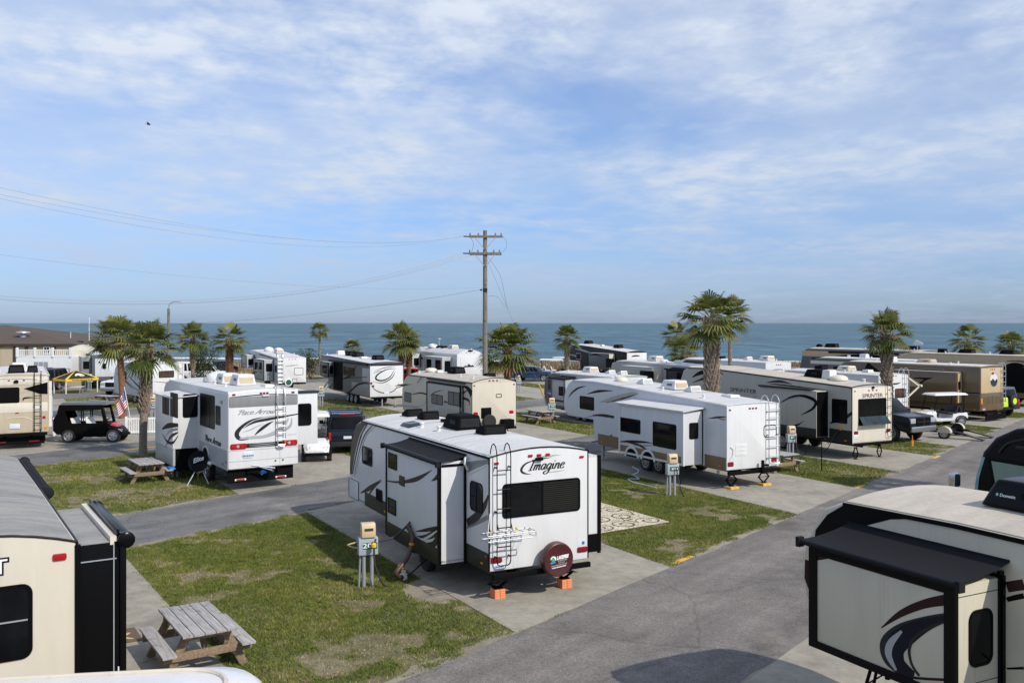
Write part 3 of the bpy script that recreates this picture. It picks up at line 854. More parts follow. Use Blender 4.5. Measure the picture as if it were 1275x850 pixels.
palm_px(153, 58, 391, 40, 'palm with smooth reddish trunk behind the black covered cart, left of the pale-trunked palm', kind='red', r0=0.20, r1=0.19, boots_from=3.9, variant=0, spin=0.4, lean=(-0.3, 0))
palm_px(178, 41.6, 398, 43, 'palm with pale criss-cross leaf bases beside the far picnic table', r0=0.17, r1=0.19, boots_from=2.0, variant=1, spin=1.0, lean=(0.28, 0))
palm_px(240, 82, 402, 24, 'palm with thin pale trunk between street lamp and red-brown-trunked palm', variant=2, spin=2.0, boots_from=2.0)
palm_px(286, 78, 403, 25, 'palm with thick reddish shaggy trunk left of the white trailer with green emblem', kind='red', r0=0.20, r1=0.26, boots_from=1.2, variant=3, spin=0.8)
palm_px(398, 112, 400, 14, 'small slender palm standing alone before the sea, rising above the shrub', r0=0.14, r1=0.12, variant=0, spin=1.7, boots=False)
palm_px(439, 106, 422, 15, 'short small palm low against the water behind the black and white trailer', r0=0.14, r1=0.13, variant=1, spin=2.6, boots=False)
palm_px(500, 84, 402, 27, 'palm with orange-brown trunk at the end of the black and white trailer', kind='red', r0=0.2, r1=0.22, boots_from=2.4, variant=2, spin=0.1)
palm_px(509, 86, 408, 19, 'smaller darker palm close behind the orange-brown trunk', kind='red', r0=0.2, r1=0.24, boots_from=2.0, variant=3, spin=2.2)
palm_px(632, 64, 401, 44, 'full palm with orange trunk just right of the wooden utility pole', kind='red', r0=0.24, r1=0.26, boots_from=2.6, variant=0, spin=3.1)
palm_px(706, 96, 404, 20, 'palm with grey trunk left of the dark grey trailer by the sea', r0=0.2, r1=0.22, variant=1, spin=0.6, boots_from=1.5)
palm_px(842, 100, 401, 22, 'leaning-crowned palm half hidden behind the low bushy palm, left of the tallest palm', variant=3, spin=1.1, boots=False, r0=0.2, r1=0.2)
palm_px(851, 90, 418, 24, 'low bushy palm crown just left of the tallest palm', variant=2, spin=2.9, boots=False)
palm_px(886, 40.5, 360, 45, 'tallest palm with thick criss-cross trunk behind the white trailer', r0=0.27, r1=0.29, boots_from=0.5, variant=0, spin=4.0)
palm_px(909, 62, 368, 30, 'slim-trunked palm whose crown merges with the tallest palm', variant=1, spin=5.1, boots=False, r0=0.14, r1=0.13)
palm_px(1104, 52, 386, 35, 'palm with pale criss-cross trunk in front of the brown motorhome', r0=0.26, r1=0.26, boots_from=1.0, variant=2, spin=0.9)
palm_px(1205, 86, 405, 25, 'palm behind the motorhome roofs with open drooping fronds', variant=3, spin=3.7, r0=0.2, r1=0.22, boots_from=2)
palm_px(1259, 88, 411, 23, 'palm at the right edge of the row behind the roofs', variant=0, spin=5.7, r0=0.2, r1=0.2, boots_from=2)

palm((18.6, 30.3, 0), 5.4, 1.7, 'palm out of the picture whose crown shades the road beside the black motorhome', variant=1, spin=2.2, boots_from=2)

def shrub(loc, rx, rz, label, seed, n=2600):
    r_ = np.random.default_rng(seed)
    t = thing('shrub', label, 'shrub', loc)
    cs = r_.normal(0, 0.45, (14, 3)) * np.array([rx, rx, rz * 0.5]); cs[:, 2] = np.abs(cs[:, 2]) + rz * 0.35
    k = r_.integers(0, 14, n); p = cs[k] + r_.normal(0, 0.22, (n, 3)) * np.array([rx, rx, rz]); p[:, 2] = np.clip(p[:, 2], 0.02, rz)
    a = r_.normal(0, 1, (n, 3)); a /= np.linalg.norm(a, axis=1)[:, None]; b = np.cross(a, r_.normal(0, 1, (n, 3))); b /= np.linalg.norm(b, axis=1)[:, None]
    s = 0.09
    V = np.stack([p - a * s, p + b * s * 0.45, p + a * s, p - b * s * 0.45], 1).reshape(-1, 3)
    me = leaf_mesh('foliage', V, np.arange(4 * n).reshape(n, 4), np.repeat(r_.random(n), 4), M['shrub_leaf'])
    o = bpy.data.objects.new('foliage', me); COL.objects.link(o); o.parent = t
    mb = MB()
    for i in range(5): mb.tube([(0, 0, 0), tuple(cs[i] * 0.5), tuple(cs[i])], [0.04, 0.03, 0.015], 5)
    mb.build('stem', M['trunk_grey'], t)
shrub(Vector(((386 - CX) * 100 / FOCAL, 100, 0)), 1.05, 3.2, 'dark rounded shrub before the sea behind the white trailers', 3)
shrub(Vector(((256 - CX) * 88 / FOCAL, 88, 0)), 1.3, 4.6, 'dark bushy tree crown right of the thin pale palm trunk', 5, 3600)

# ------------------------------------------------------------------ recreational vehicles
def crop(x0, y0, k):
    return lambda x, y: (x0 + x / k, y0 + y / k)

class RV:
    """x forward from the rear wall, y to the left, z up; corner = where the rear left corner stands"""
    def __init__(s, name, label, cat, corner, th, L, W, z0, z1, crown=0.10, front='travel', wall='white', group=None, nose=None, ztop_front=None, rear_rake=0.0, bev=0.035):
        th = R(th)
        ax = Vector((-math.sin(th), math.cos(th), 0)); lf = Vector((-math.cos(th), -math.sin(th), 0))
        cor = Vector((corner[0], corner[1], 0))
        s.root = thing(name, label, cat, cor - lf * W / 2, th + PI / 2, group)
        s.L, s.W, s.z0, s.z1, s.crown = L, W, z0, z1, crown
        zf = z1 if ztop_front is None else ztop_front
        k = rear_rake
        if front == 'travel':
            bot = [(0, z0), (L - 0.5, z0), (L - 0.14, z0 + 0.12)]
            nose_ = [(L - 0.02, z0 + 0.45), (L, 1.55), (L - 0.06, 2.05), (L - 0.25, 2.5), (L - 0.6, z1 - 0.2)]
            top = [(L - 1.15, zf - 0.02), (L * 0.5, zf), (k, z1)]
        elif front == 'fifth':
            hb = 1.75
            bot = [(0, z0), (L - 2.75, z0), (L - 2.6, z0 + 0.1), (L - 2.5, hb), (L - 0.35, hb)]
            nose_ = [(L - 0.1, hb + 0.18), (L, hb + 0.5), (L - 0.06, hb + 0.90), (L - 0.20, hb + 1.2), (L - 0.42, zf - 0.20)]
            top = [(L - 0.78, zf - 0.04), (L - 2.6, zf), (k, z1)]
        elif front == 'motor':
            bot = [(0, z0), (L - 0.12, z0)]
            nose_ = [(L, z0 + 0.3), (L, 1.5), (L - 0.15, 2.2), (L - 0.3, 2.7), (L - 0.4, zf - 0.35), (L - 0.75, zf - 0.08)]
            top = [(L - 1.2, zf), (L * 0.5, zf), (k, z1)]
        else:   # flat
            bot = [(0, z0), (L, z0)]; nose_ = [(L, zf - 0.25), (L - 0.1, zf - 0.08)]
            top = [(L - 0.3, zf), (k, z1)]
        s.prof = bot + nose_ + top
        ny = 8
        flat = lambda z: max(0.0, min(1.0, (z - (zf - 0.7)) / 0.5))
        mb = MB()
        np_ = len(s.prof); nb = len(bot)
        ys = [W / 2 - W * j / ny for j in range(ny + 1)]
        vs = []
        for y in ys:
            q = 1 - (2 * y / W) ** 2
            for i, (x, z) in enumerate(s.prof):
                vs.append((x, y, z + (crown * q * flat(z) if i >= nb else 0)))
        fs = [tuple(range(np_)), tuple(range(ny * np_, (ny + 1) * np_))[::-1]]
        for j in range(ny):
            for i in range(np_):
                a, b = j * np_ + i, j * np_ + (i + 1) % np_
                fs.append((a, b, b + np_, a + np_))
        mb.add(vs, fs)
        s.body = mb.build('body', M[wall], s.root, bevel=bev, seg=3, smooth=35)
        s.left = Face((0, W / 2, 0), (1, 0, 0), (0, 0, 1), (0, 1, 0), s.root, True)
        s.right = Face((0, -W / 2, 0), (1, 0, 0), (0, 0, 1), (0, -1, 0), s.root)
        s.rear = Face((0, W / 2, 0), (0, -1, 0), (0, 0, 1), (-1, 0, 0), s.root)
        s.top_pts = top; s.np = np_; s.zf = zf
        # frame rails, and a black plate added to keep the underside dark
        if front == 'fifth': x1 = L - 3.0
        else: x1 = L - 1.0
        mb = MB()
        for y in (-0.55, 0.55): mb.box(0.05, x1, y - 0.04, y + 0.04, z0 - 0.18, z0 - 0.003)
        mb.box(0.3, x1, -W / 2 + 0.25, W / 2 - 0.25, z0 - 0.08, z0 - 0.004)
        s.frame = mb.build('chassis', M['matte_black'], s.root)

    def ztop(s, x, y=0.0):
        t = sorted(s.top_pts)
        z = t[0][1]
        for (x0, z0), (x1, z1) in zip(t, t[1:]):
            if x0 <= x <= x1: z = z0 + (z1 - z0) * (x - x0) / max(1e-6, x1 - x0)
        if x > t[-1][0]: z = t[-1][1]
        return z + s.crown * (1 - (2 * y / s.W) ** 2)

    def roof(s, m='roof_white', trim='black', inset=0.05, x0=0.06, x1=None, tw=0.03):
        x1 = max(p[0] for p in s.top_pts) if x1 is None else x1
        xs = sorted({x0, x1, *[p[0] for p in s.top_pts if x0 < p[0] < x1]})
        ny = 8; mb = MB(); vs = []
        for lay in (0.0, 0.014):
            for x in xs:
                for j in range(ny + 1):
                    y = (s.W / 2 - inset) * (1 - 2 * j / ny)
                    vs.append((x, y, s.ztop(x, y) + lay))
        nx = len(xs); n1 = ny + 1; o = nx * n1
        fs = []
        for i in range(nx - 1):
            for j in range(ny):
                a = i * n1 + j
                fs += [(a, a + 1, a + n1 + 1, a + n1), (o + a, o + a + n1, o + a + n1 + 1, o + a + 1)]
            a, b = i * n1, (i + 1) * n1
            fs += [(a, b, o + b, o + a), (a + ny, o + a + ny, o + b + ny, b + ny)]
        fs += [tuple(range(n1)) + tuple(range(o, o + n1))[::-1], tuple(range((nx - 1) * n1, nx * n1)) + tuple(range(o + (nx - 1) * n1, o + nx * n1))[::-1]]
        mb.add(vs, fs)
        s.roof_o = mb.build('roof', M[m], s.root, smooth=20)
        s.fittings(random.Random(int(s.L * 100 + s.z1 * 1000)))
        if trim:
            mb = MB()
            for sg in (1, -1):
                pts = [(x, sg * (s.W / 2 + 0.004), s.ztop(x, s.W / 2) - 0.02) for x in [0.0] + xs[1:]]
                for p, q in zip(pts, pts[1:]): mb.bar(p, q, 0.03, tw * 1.6)
            pts = [(0.0 - 0.002, s.W / 2 * (1 - 2 * j / 10), s.ztop(0, s.W / 2 * (1 - 2 * j / 10)) - 0.006) for j in range(11)]
            mb.tube(pts, tw * 0.6, 6)
            mb.build('roof_trim', M[trim], s.root, smooth=0)

    def fittings(s, rn):
        """small things every such vehicle carries: roof pipes and sealant, hatches and amber lamps on the street side"""
        x1 = max(p[0] for p in s.top_pts)
        for i in range(3 if s.root.location.y > 15 else 0):
            x, y = rn.uniform(.8, x1 - .5), rn.choice((-1, 1)) * rn.uniform(.5, s.W / 2 - .3); z = s.ztop(x, y)
            mb = MB(); mb.lathe((x, y, z), (0, 0, 1), [(0, .075), (.02, .07), (.03, .045), (.11, .045), (.115, .07), (.15, .06)], 12); mb.build('vent_pipe', M['white_plastic'], s.root, smooth=40)
        for x in (x1 * .33, x1 * .66):
            P = [Vector((x, s.W / 2 * (.94 - 1.88 * k / 8), s.ztop(x, s.W / 2 * (.94 - 1.88 * k / 8)) + .016)) for k in range(9)]
            mb = MB(); up = Vector((0, 0, .006)); h = Vector((.028, 0, 0)); n = len(P)
            mb.add([p - h for p in P] + [p + h for p in P] + [p - h + up for p in P] + [p + h + up for p in P], [f for k in range(n - 1) for f in ((k, k + 1, n + k + 1, n + k), (2 * n + k, 3 * n + k, 3 * n + k + 1, 2 * n + k + 1), (k, 2 * n + k, 2 * n + k + 1, k + 1), (n + k, n + k + 1, 3 * n + k + 1, 3 * n + k))])
            mb.build('roof_sealant', M['galv'], s.root, smooth=0)
        for x in (.35, s.L * .5, s.L - 3.2): mb = MB(); s.left.plate(mb, x - .06, x + .06, s.z0 + .10, s.z0 + .14, .01, 0, .02); mb.build('side_marker', M['amber'], s.root)

    def corner_trim(s, m='black', z0=None, z1=None, w=0.03):
        z0 = s.z0 + 0.02 if z0 is None else z0; z1 = s.z1 - 0.03 if z1 is None else z1
        for sg in (1, -1):
            mb = MB(); mb.box(-0.006, 0.02, sg * s.W / 2 - (0.02 if sg > 0 else 0.008), sg * s.W / 2 + (0.008 if sg > 0 else 0.02), z0, z1); mb.build('corner_trim', M[m], s.root)

    def skirt(s, z1, m='olive_black', x0=0.02, x1=None, z0=None, sides='L'):
        x1 = s.L - 0.95 if x1 is None else x1
        z0 = s.z0 - 0.01 if z0 is None else z0
        mb = MB()
        if 'L' in sides: mb.box(x0, x1, s.W / 2 - 0.01, s.W / 2 + 0.007, z0, z1)
        if 'R' in sides: mb.box(x0, x1, -s.W / 2 - 0.007, -s.W / 2 + 0.01, z0, z1)
        mb.build('skirt', M[m], s.root)

    def window(s, f, u0, u1, v0, v1, parent=None, r=0.08, bars=(), frame='black', glass='glass', fw=0.035, hbar=None, d=0.0, blind=None):
        """frame and pane; on the thing itself the pane is the frame's child"""
        if u0 > u1: u0, u1 = u1, u0
        if v0 > v1: v0, v1 = v1, v0
        top = parent is None
        p = s.root if top else parent
        mb = MB()
        out_ = f.rrect(u0, u1, v0, v1, r, 5); inn = f.rrect(u0 + fw, u1 - fw, v0 + fw, v1 - fw, max(0.012, r - fw * 0.7), 5)
        n = len(out_)
        for a in (0,):
            V = [f.pt(*q, d - 0.005) for q in out_] + [f.pt(*q, d + 0.016) for q in out_] + [f.pt(*q, d + 0.016) for q in inn] + [f.pt(*q, d - 0.005) for q in inn]
            F = []
            for i in range(n):
                j = (i + 1) % n
                F += [(i, j, n + j, n + i), (n + i, n + j, 2 * n + j, 2 * n + i), (2 * n + i, 2 * n + j, 3 * n + j, 3 * n + i)]
            mb.add(V, F)
        for b in bars:
            ub = u0 + (u1 - u0) * b
            f.poly(mb, [(ub - 0.015, v0 + fw), (ub + 0.015, v0 + fw), (ub + 0.015, v1 - fw), (ub - 0.015, v1 - fw)], d + 0.004, d + 0.017)
        if hbar is not None:
            vb = v0 + (v1 - v0) * hbar
            f.poly(mb, [(u0 + fw, vb - 0.012), (u1 - fw, vb - 0.012), (u1 - fw, vb + 0.012), (u0 + fw, vb + 0.012)], d + 0.004, d + 0.018)
        w_ = mb.build('window' if top else 'window_frame', M[frame], p, smooth=30)
        mb = MB(); f.poly(mb, inn, d - 0.003, d + 0.008)
        mb.build('pane' if top else 'window_pane', M[glass], w_ if top else p, smooth=0)
        if blind:
            # slats of a lowered blind, seen as fine ridges on the pane
            mb = MB(); a0, a1 = blind
            nn = max(3, int((v1 - v0 - 2 * fw) / 0.045))
            for i in range(nn):
                vv = v0 + fw + 0.01 + (v1 - v0 - 2 * fw - 0.02) * (i + 0.5) / nn
                f.poly(mb, [(u0 + (u1 - u0) * a0, vv - 0.012), (u0 + (u1 - u0) * a1, vv - 0.012), (u0 + (u1 - u0) * a1, vv + 0.006), (u0 + (u1 - u0) * a0, vv + 0.006)], d + 0.006, d + 0.0105)
            mb.build('blind' if top else 'window_blind', M['blind'], w_ if top else p, smooth=0)
        return w_

    def wpx(s, f, a, b, **k):
        """window from two opposite corners read off the photograph"""
        (u0, v0), (u1, v1) = f.px(a), f.px(b)
        return s.window(f, u0, u1, v0, v1, **k)

    def slide(s, x0, x1, D, z0, z1, side=1, wall='white_slide', trim='black', tw=0.06, roof='roof_white', end=None, skirt=None, trim_face=True):
        y0 = side * (s.W / 2 - 0.02); y1 = side * (s.W / 2 + D)
        mb = MB(); mb.box(x0, x1, min(y0, y1), max(y0, y1), z0, z1)
        o = mb.build('slide_out', M[wall], s.root, bevel=0.015, seg=2)
        f = Face((0, side * (s.W / 2 + D), 0), (1, 0, 0), (0, 0, 1), (0, side, 0), s.root, side > 0)
        e = Face((x0, s.W / 2 + D, 0), (0, -1, 0), (0, 0, 1), (-1, 0, 0), s.root)
        if side < 0: e = Face((x0, -s.W / 2, 0), (0, -1, 0), (0, 0, 1), (-1, 0, 0), s.root)
        if trim:
            mb = MB()
            if trim_face:
                for a, b in ((x0 - 0.012, x0 + tw), (x1 - tw, x1 + 0.012)):
                    f.poly(mb, [(a, z0 - 0.01), (b, z0 - 0.01), (b, z1 + 0.01), (a, z1 + 0.01)], -0.05, 0.018)
                f.poly(mb, [(x0 + tw, z1 - tw * 0.8), (x1 - tw, z1 - tw * 0.8), (x1 - tw, z1 + 0.01), (x0 + tw, z1 + 0.01)], -0.05, 0.016)
                f.poly(mb, [(x0 + tw, z0 - 0.01), (x1 - tw, z0 - 0.01), (x1 - tw, z0 + tw * 0.7), (x0 + tw, z0 + tw * 0.7)], -0.05, 0.016)
            # flange where the box meets the wall
            mb.box(x0 - 0.05, x0 + 0.001, min(y0, y0 + side * 0.07), max(y0, y0 + side * 0.07), z0 - 0.04, z1 + 0.03)
            mb.box(x1 - 0.001, x1 + 0.05, min(y0, y0 + side * 0.07), max(y0, y0 + side * 0.07), z0 - 0.04, z1 + 0.03)
            mb.box(x0 + 0.001, x1 - 0.001, min(y0, y0 + side * 0.06), max(y0, y0 + side * 0.06), z1 - 0.001, z1 + 0.028)
            mb.build('slide_trim', M[trim], o)
        if roof:
            mb = MB(); mb.box(x0 + 0.01, x1 - 0.01, min(y0, y1) + 0.01, max(y0, y1) - 0.01, z1 + 0.001, z1 + 0.014)
            mb.build('slide_roof', M[roof], o)
        if skirt:
            m_, za = skirt
            mb = MB(); f.poly(mb, [(x0 + 0.01, z0 - 0.005), (x1 - 0.01, z0 - 0.005), (x1 - 0.01, za), (x0 + 0.01, za)], -0.01, 0.012)
            mb.build('slide_skirt', M[m_], o)
        return o, f, e

    def slide_awning(s, o, x0, x1, D, z, side=1, drop=0.10, m='awning', over=0.1, arms=True):
        """fabric topper from the wall down to a roller tube"""
        mb = MB()
        ya, yb = side * (s.W / 2 + 0.005), side * (s.W / 2 + D + 0.07)
        n = 6
        for a, b in ((0, 1),):
            vs = []
            for lay in (0, -0.006):
                for i in range(n + 1):
                    t = i / n
                    for x in (x0 - over, x1 + over):
                        vs.append((x, ya + (yb - ya) * t, z - drop * t - 0.035 * math.sin(PI * t) + lay))
            k = 2 * (n + 1)
            fs = []
            for i in range(n):
                a_ = 2 * i
                fs += [(a_, a_ + 1, a_ + 3, a_ + 2), (k + a_, k + a_ + 2, k + a_ + 3, k + a_ + 1), (a_, a_ + 2, k + a_ + 2, k + a_), (a_ + 1, k + a_ + 1, k + a_ + 3, a_ + 3)]
            fs += [(0, k, k + 1, 1), (2 * n, 2 * n + 1, k + 2 * n + 1, k + 2 * n)]
            mb.add(vs, fs)
        mb.tube([(x0 - over - 0.03, yb, z - drop - 0.03), (x1 + over + 0.03, yb, z - drop - 0.03)], 0.036, 10)
        mb.bar((x0 - over, ya, z + 0.01), (x1 + over, ya, z + 0.01), 0.03, 0.03)
        if arms:
            for x in (x0 - over - 0.02, x1 + over + 0.02):
                mb.box(x - 0.03, x + 0.03, yb - 0.05, yb + 0.05, z - drop - 0.10, z - drop + 0.03)
        return mb.build('slide_awning', M[m], o, smooth=40)

    def awning_roll(s, x0, x1, z, side=-1, m='awning', r=0.075, parent=None, name='awning'):
        mb = MB()
        y = side * (s.W / 2 + r + 0.02)
        mb.tube([(x0, y, z), (x1, y, z)], r, 12)
        for x in (x0, x1):
            mb.lathe((x - 0.05, y, z - 0.01), (1, 0, 0), [(0, r * 0.9), (0.02, r * 1.3), (0.08, r * 1.3), (0.10, r * 0.9)], 12)
        mb.box(x0 + 0.1, x1 - 0.1, min(side * s.W / 2, y), max(side * s.W / 2, y), z + r * 0.5, z + r * 0.8)
        return mb.build(name, M[m], parent or s.root, smooth=40)

    def wheels(s, xs, r=0.36, side=(1, -1), rim='rim', w=0.22, fender=None):
        for x in xs:
            for sg in side:
                c = Vector((x, sg * (s.W / 2 - 0.10 - w), r))
                make_wheel(s.root, c, sg, r, w, rim)

    def tail(s, u, v, w=0.22, h=0.11, f=None, m='red_lens', parent=None, name='tail_light'):
        f = f or s.rear
        mb = MB(); f.plate(mb, u - w / 2, u + w / 2, v - h / 2, v + h / 2, h * 0.3, -0.005, 0.022)
        return mb.build(name, M[m], parent or s.root, bevel=0.006)

    def markers(s, us, v, w=0.09, h=0.045, m='dark_red_lens'):
        for i, u in enumerate(us):
            vv = v[i] if isinstance(v, (list, tuple)) else v
            s.tail(u, vv, w, h, m=m, name='marker_light')

    def ladder(s, u0, u1, z0, z1, rungs, m='black', off=0.11, r=0.013, hook=0.25, f=None, hoop=True):
        f = f or s.rear
        mb = MB()
        top = []
        for u in (u0, u1):
            zt = s.z1 + 0.10
            if hook:
                pts = [f.pt(u, z0 + 0.10, off), f.pt(u, z1, off)] + [f.pt(u, z1 + hook * math.sin(a), off - hook * 0.55 * (1 - math.cos(a))) for a in (R(30), R(60), R(90), R(120), R(150), R(180))] + [f.pt(u, s.z1 + 0.05, off - hook * 1.1)]
            else: pts = [f.pt(u, z0 + 0.10, off), f.pt(u, z1, off)]
            mb.tube(pts, r, 6)
        pts = [f.pt(u0, z0 + 0.10, off), f.pt(u0 + 0.02, z0 + 0.03, off), f.pt(u0 + 0.07, z0, off), f.pt(u1 - 0.07, z0, off), f.pt(u1 - 0.02, z0 + 0.03, off), f.pt(u1, z0 + 0.10, off)]
        mb.tube(pts, r, 6)
        for z in rungs:
            mb.tube([f.pt(u0, z, off), f.pt(u1, z, off)], r, 6)
        for z in (z0 + 0.18, (z0 + z1) / 2, z1 - 0.2):
            for u in (u0, u1): mb.tube([f.pt(u, z, 0), f.pt(u, z, off)], r * 1.4, 6)
        return mb.build('ladder', M[m], s.root, smooth=40)

    def ac(s, x, y=0.0, l=0.95, w=0.66, h=0.30, m='white_plastic', grille='louvre', style='box'):
        z = s.ztop(x, y) + 0.014
        mb = MB()
        a = [(x - l / 2, y - w / 2, z), (x + l / 2, y - w / 2, z), (x + l / 2, y + w / 2, z), (x - l / 2, y + w / 2, z)]
        k = 0.10 * l; q = 0.10 * w
        b = [(x - l / 2 + k * 0.4, y - w / 2 + q, z + h), (x + l / 2 - k * 1.6, y - w / 2 + q, z + h), (x + l / 2 - k * 1.6, y + w / 2 - q, z + h), (x - l / 2 + k * 0.4, y + w / 2 - q, z + h)]
        mb.hull8(a, b)
        o = mb.build('air_conditioner', M[m], s.root, bevel=0.05, seg=3, smooth=50)
        f = Face((x - l / 2 + 0.012, y, z), (0, -1, 0), (0, 0, 1), (-1, 0, 0), s.root)
        mb = MB()
        n = 6
        for i in range(n):
            v0 = h * (0.22 + 0.52 * i / n)
            f.poly(mb, [(-w * 0.34, v0), (w * 0.34, v0), (w * 0.34, v0 + h * 0.06), (-w * 0.34, v0 + h * 0.06)], -0.02, 0.016)
        f.poly(mb, [(-w * 0.36, h * 0.19), (w * 0.36, h * 0.19), (w * 0.36, h * 0.78), (-w * 0.36, h * 0.78)], -0.03, 0.006)
        mb.build('grille', M[grille], o)
        mb = MB()
        for sg in (1, -1):
            g = Face((x, y + sg * (w / 2 - q * 0.45), z), (1, 0, 0), (0, 0, 1), (0, sg, 0), s.root)
            for i in range(5):
                v0 = h * (0.25 + 0.42 * i / 5)
                g.poly(mb, [(-l * 0.3, v0), (l * 0.02, v0), (l * 0.02, v0 + h * 0.045), (-l * 0.3, v0 + h * 0.045)], -0.02, 0.006)
        mb.build('side_vent', M['matte_black' if m != 'matte_black' else 'charcoal'], o)
        return o

    def vent(s, x, y, l=0.45, w=0.42, h=0.22, m='matte_black', tilt=True):
        z = s.ztop(x, y) + 0.014
        mb = MB()
        if tilt:
            mb.prism([(x - l / 2, y - w / 2, z), (x + l / 2, y - w / 2, z), (x + l / 2 - 0.02, y - w / 2, z + h * 0.35), (x - l / 2 + 0.22 * l, y - w / 2, z + h), (x - l / 2 + 0.05, y - w / 2, z + h * 0.85)],
                     [(x - l / 2, y + w / 2, z), (x + l / 2, y + w / 2, z), (x + l / 2 - 0.02, y + w / 2, z + h * 0.35), (x - l / 2 + 0.22 * l, y + w / 2, z + h), (x - l / 2 + 0.05, y + w / 2, z + h * 0.85)])
        else:
            mb.hull8([(x - l / 2, y - w / 2, z), (x + l / 2, y - w / 2, z), (x + l / 2, y + w / 2, z), (x - l / 2, y + w / 2, z)],
                     [(x - l / 2 + .04, y - w / 2 + .04, z + h), (x + l / 2 - .04, y - w / 2 + .04, z + h), (x + l / 2 - .04, y + w / 2 - .04, z + h), (x - l / 2 + .04, y + w / 2 - .04, z + h)])
        o = mb.build('roof_vent', M[m], s.root, bevel=0.02, seg=2, smooth=40)
        if tilt:
            mb = MB()
            for i in range(4):
                zz = z + h * (0.2 + 0.15 * i)
                mb.box(x - l / 2 - 0.004 + 0.05 * (zz - z) / h, x - l / 2 + 0.03, y - w * 0.4, y + w * 0.4, zz, zz + h * 0.06)
            mb.build('louvre', M['charcoal' if m == 'matte_black' else 'galv'], o)
        return o

    def dome(s, x, y, r=0.3, h=0.28, m='white_plastic', name='satellite_dome'):
        z = s.ztop(x, y) + 0.014
        mb = MB(); mb.lathe((x, y, z), (0, 0, 1), [(0, r), (h * 0.35, r * 1.02)] + [(h * 0.35 + h * 0.65 * math.sin(R(a)), r * math.cos(R(a))) for a in (20, 40, 60, 75, 88)], 24)
        return mb.build(name, M[m], s.root, smooth=60)

    def jack(s, u, zb=None, x=0.25, m='matte_black', ztop=None, foot=0.0, wd=0.30):
        """scissor jack across the rear"""
        zt = (s.z0 - 0.17) if ztop is None else ztop
        mb = MB(); y = s.W / 2 - u; zm = (zt + foot) / 2
        for a, b in (((y - 0.03, zt), (y - wd / 2, zm)), ((y - wd / 2, zm), (y - 0.03, foot + 0.03)), ((y + 0.03, zt), (y + wd / 2, zm)), ((y + wd / 2, zm), (y + 0.03, foot + 0.03))):
            mb.bar((x, a[0], a[1]), (x, b[0], b[1]), 0.045, 0.03, up=(1, 0, 0))
        mb.tube([(x, y - wd / 2 - 0.04, zm), (x, y + wd / 2 + 0.04, zm)], 0.012, 6)
        mb.box(x - 0.07, x + 0.07, y - 0.10, y + 0.10, foot, foot + 0.03)
        mb.box(x - 0.05, x + 0.05, y - 0.08, y + 0.08, zt - 0.03, zt)
        return mb.build('stabilizer_jack', M[m], s.root)

    def decal(s, f, pts, ws, m, d=0.004, n=8, parent=None, name='stripe'):
        mb = MB(); f.stroke(mb, pts, ws, -0.002, d, n)
        return mb.build(name, M[m], parent or s.root, smooth=0)

    def dpx(s, f, pts, ws, m, **k):
        return s.decal(f, [f.px(p) for p in pts], ws, m, **k)

    def shape(s, f, pts, m, d=0.004, parent=None, name='stripe', smooth=0):
        if smooth: pts = crom(list(pts) + [pts[0]], smooth)[:-1]
        mb = MB(); f.poly(mb, pts, -0.002, d)
        return mb.build(name, M[m], parent or s.root, smooth=0)

    def bumper(s, z, h=0.12, off=0.10, m='matte_black', w=None):
        w = w or s.W * 0.94
        mb = MB(); mb.box(-off - 0.10, -off, -w / 2, w / 2, z - h / 2, z + h / 2)
        for y in (-0.55, 0.55): mb.box(-off, 0.3, y - 0.04, y + 0.04, z - h * 0.3, z + h * 0.3)
        return mb.build('bumper', M[m], s.root, bevel=0.012)

    def box_at(s, name, m, f, u0, u1, v0, v1, d0, d1, r=0.03, bevel=0.008, parent=None):
        mb = MB(); f.plate(mb, min(u0, u1), max(u0, u1), min(v0, v1), max(v0, v1), r, d0, d1)
        return mb.build(name, M[m], parent or s.root, bevel=bevel)

    def marks(s, f, u0, u1, v, h, m, parent, d, n=6, seed=1, name='print'):
        """a line of print too small to read: short dabs"""
        rn = random.Random(seed); mb = MB(); x = u0
        while x < u1:
            w = (u1 - u0) / n * rn.uniform(.25, .8); hh = h * rn.uniform(.7, 1)
            f.poly(mb, [(x, v - hh / 2), (x + w, v - hh / 2), (x + w, v + hh / 2), (x, v + hh / 2)], d - .003, d); x += w + (u1 - u0) / n * .22
        return mb.build(name, M[m], parent, smooth=0)


def make_wheel(parent, c, sg, r, w, rim='rim', spokes=6):
    """tyre with a rim as its child; sg: +1 faces left, -1 faces right"""
    mb = MB()
    mb.lathe((c.x, c.y, c.z), (0, sg, 0), [(0, r * 0.72), (0, r * 0.93), (w * 0.14, r * 0.995), (w * 0.5, r), (w * 0.86, r * 0.995), (w, r * 0.93), (w * 1.02, r * 0.70), (w * 0.93, r * 0.64), (w * 0.85, r * 0.3)], 28)
    t = mb.build('wheel', M['rubber'], parent, smooth=40)
    mb = MB()
    mb.lathe((c.x, c.y + sg * w * 0.80, c.z), (0, sg, 0), [(0.0, r * 0.66), (w * 0.20, r * 0.655), (w * 0.20, r * 0.60), (w * 0.10, r * 0.55), (w * 0.12, r * 0.20), (w * 0.20, r * 0.17), (w * 0.21, 0.0)], 24)
    for k in range(spokes):
        a = 2 * PI * (k + 0.5) / spokes
        p = Vector((c.x + math.cos(a) * r * 0.38, c.y + sg * w * 0.915, c.z + math.sin(a) * r * 0.38))
        mb.lathe(p, (0, sg, 0), [(0, r * 0.085), (w * 0.035, r * 0.085)], 8, 1)
    mb.build('rim', [M[rim], M['matte_black']], t, smooth=40)
    return t

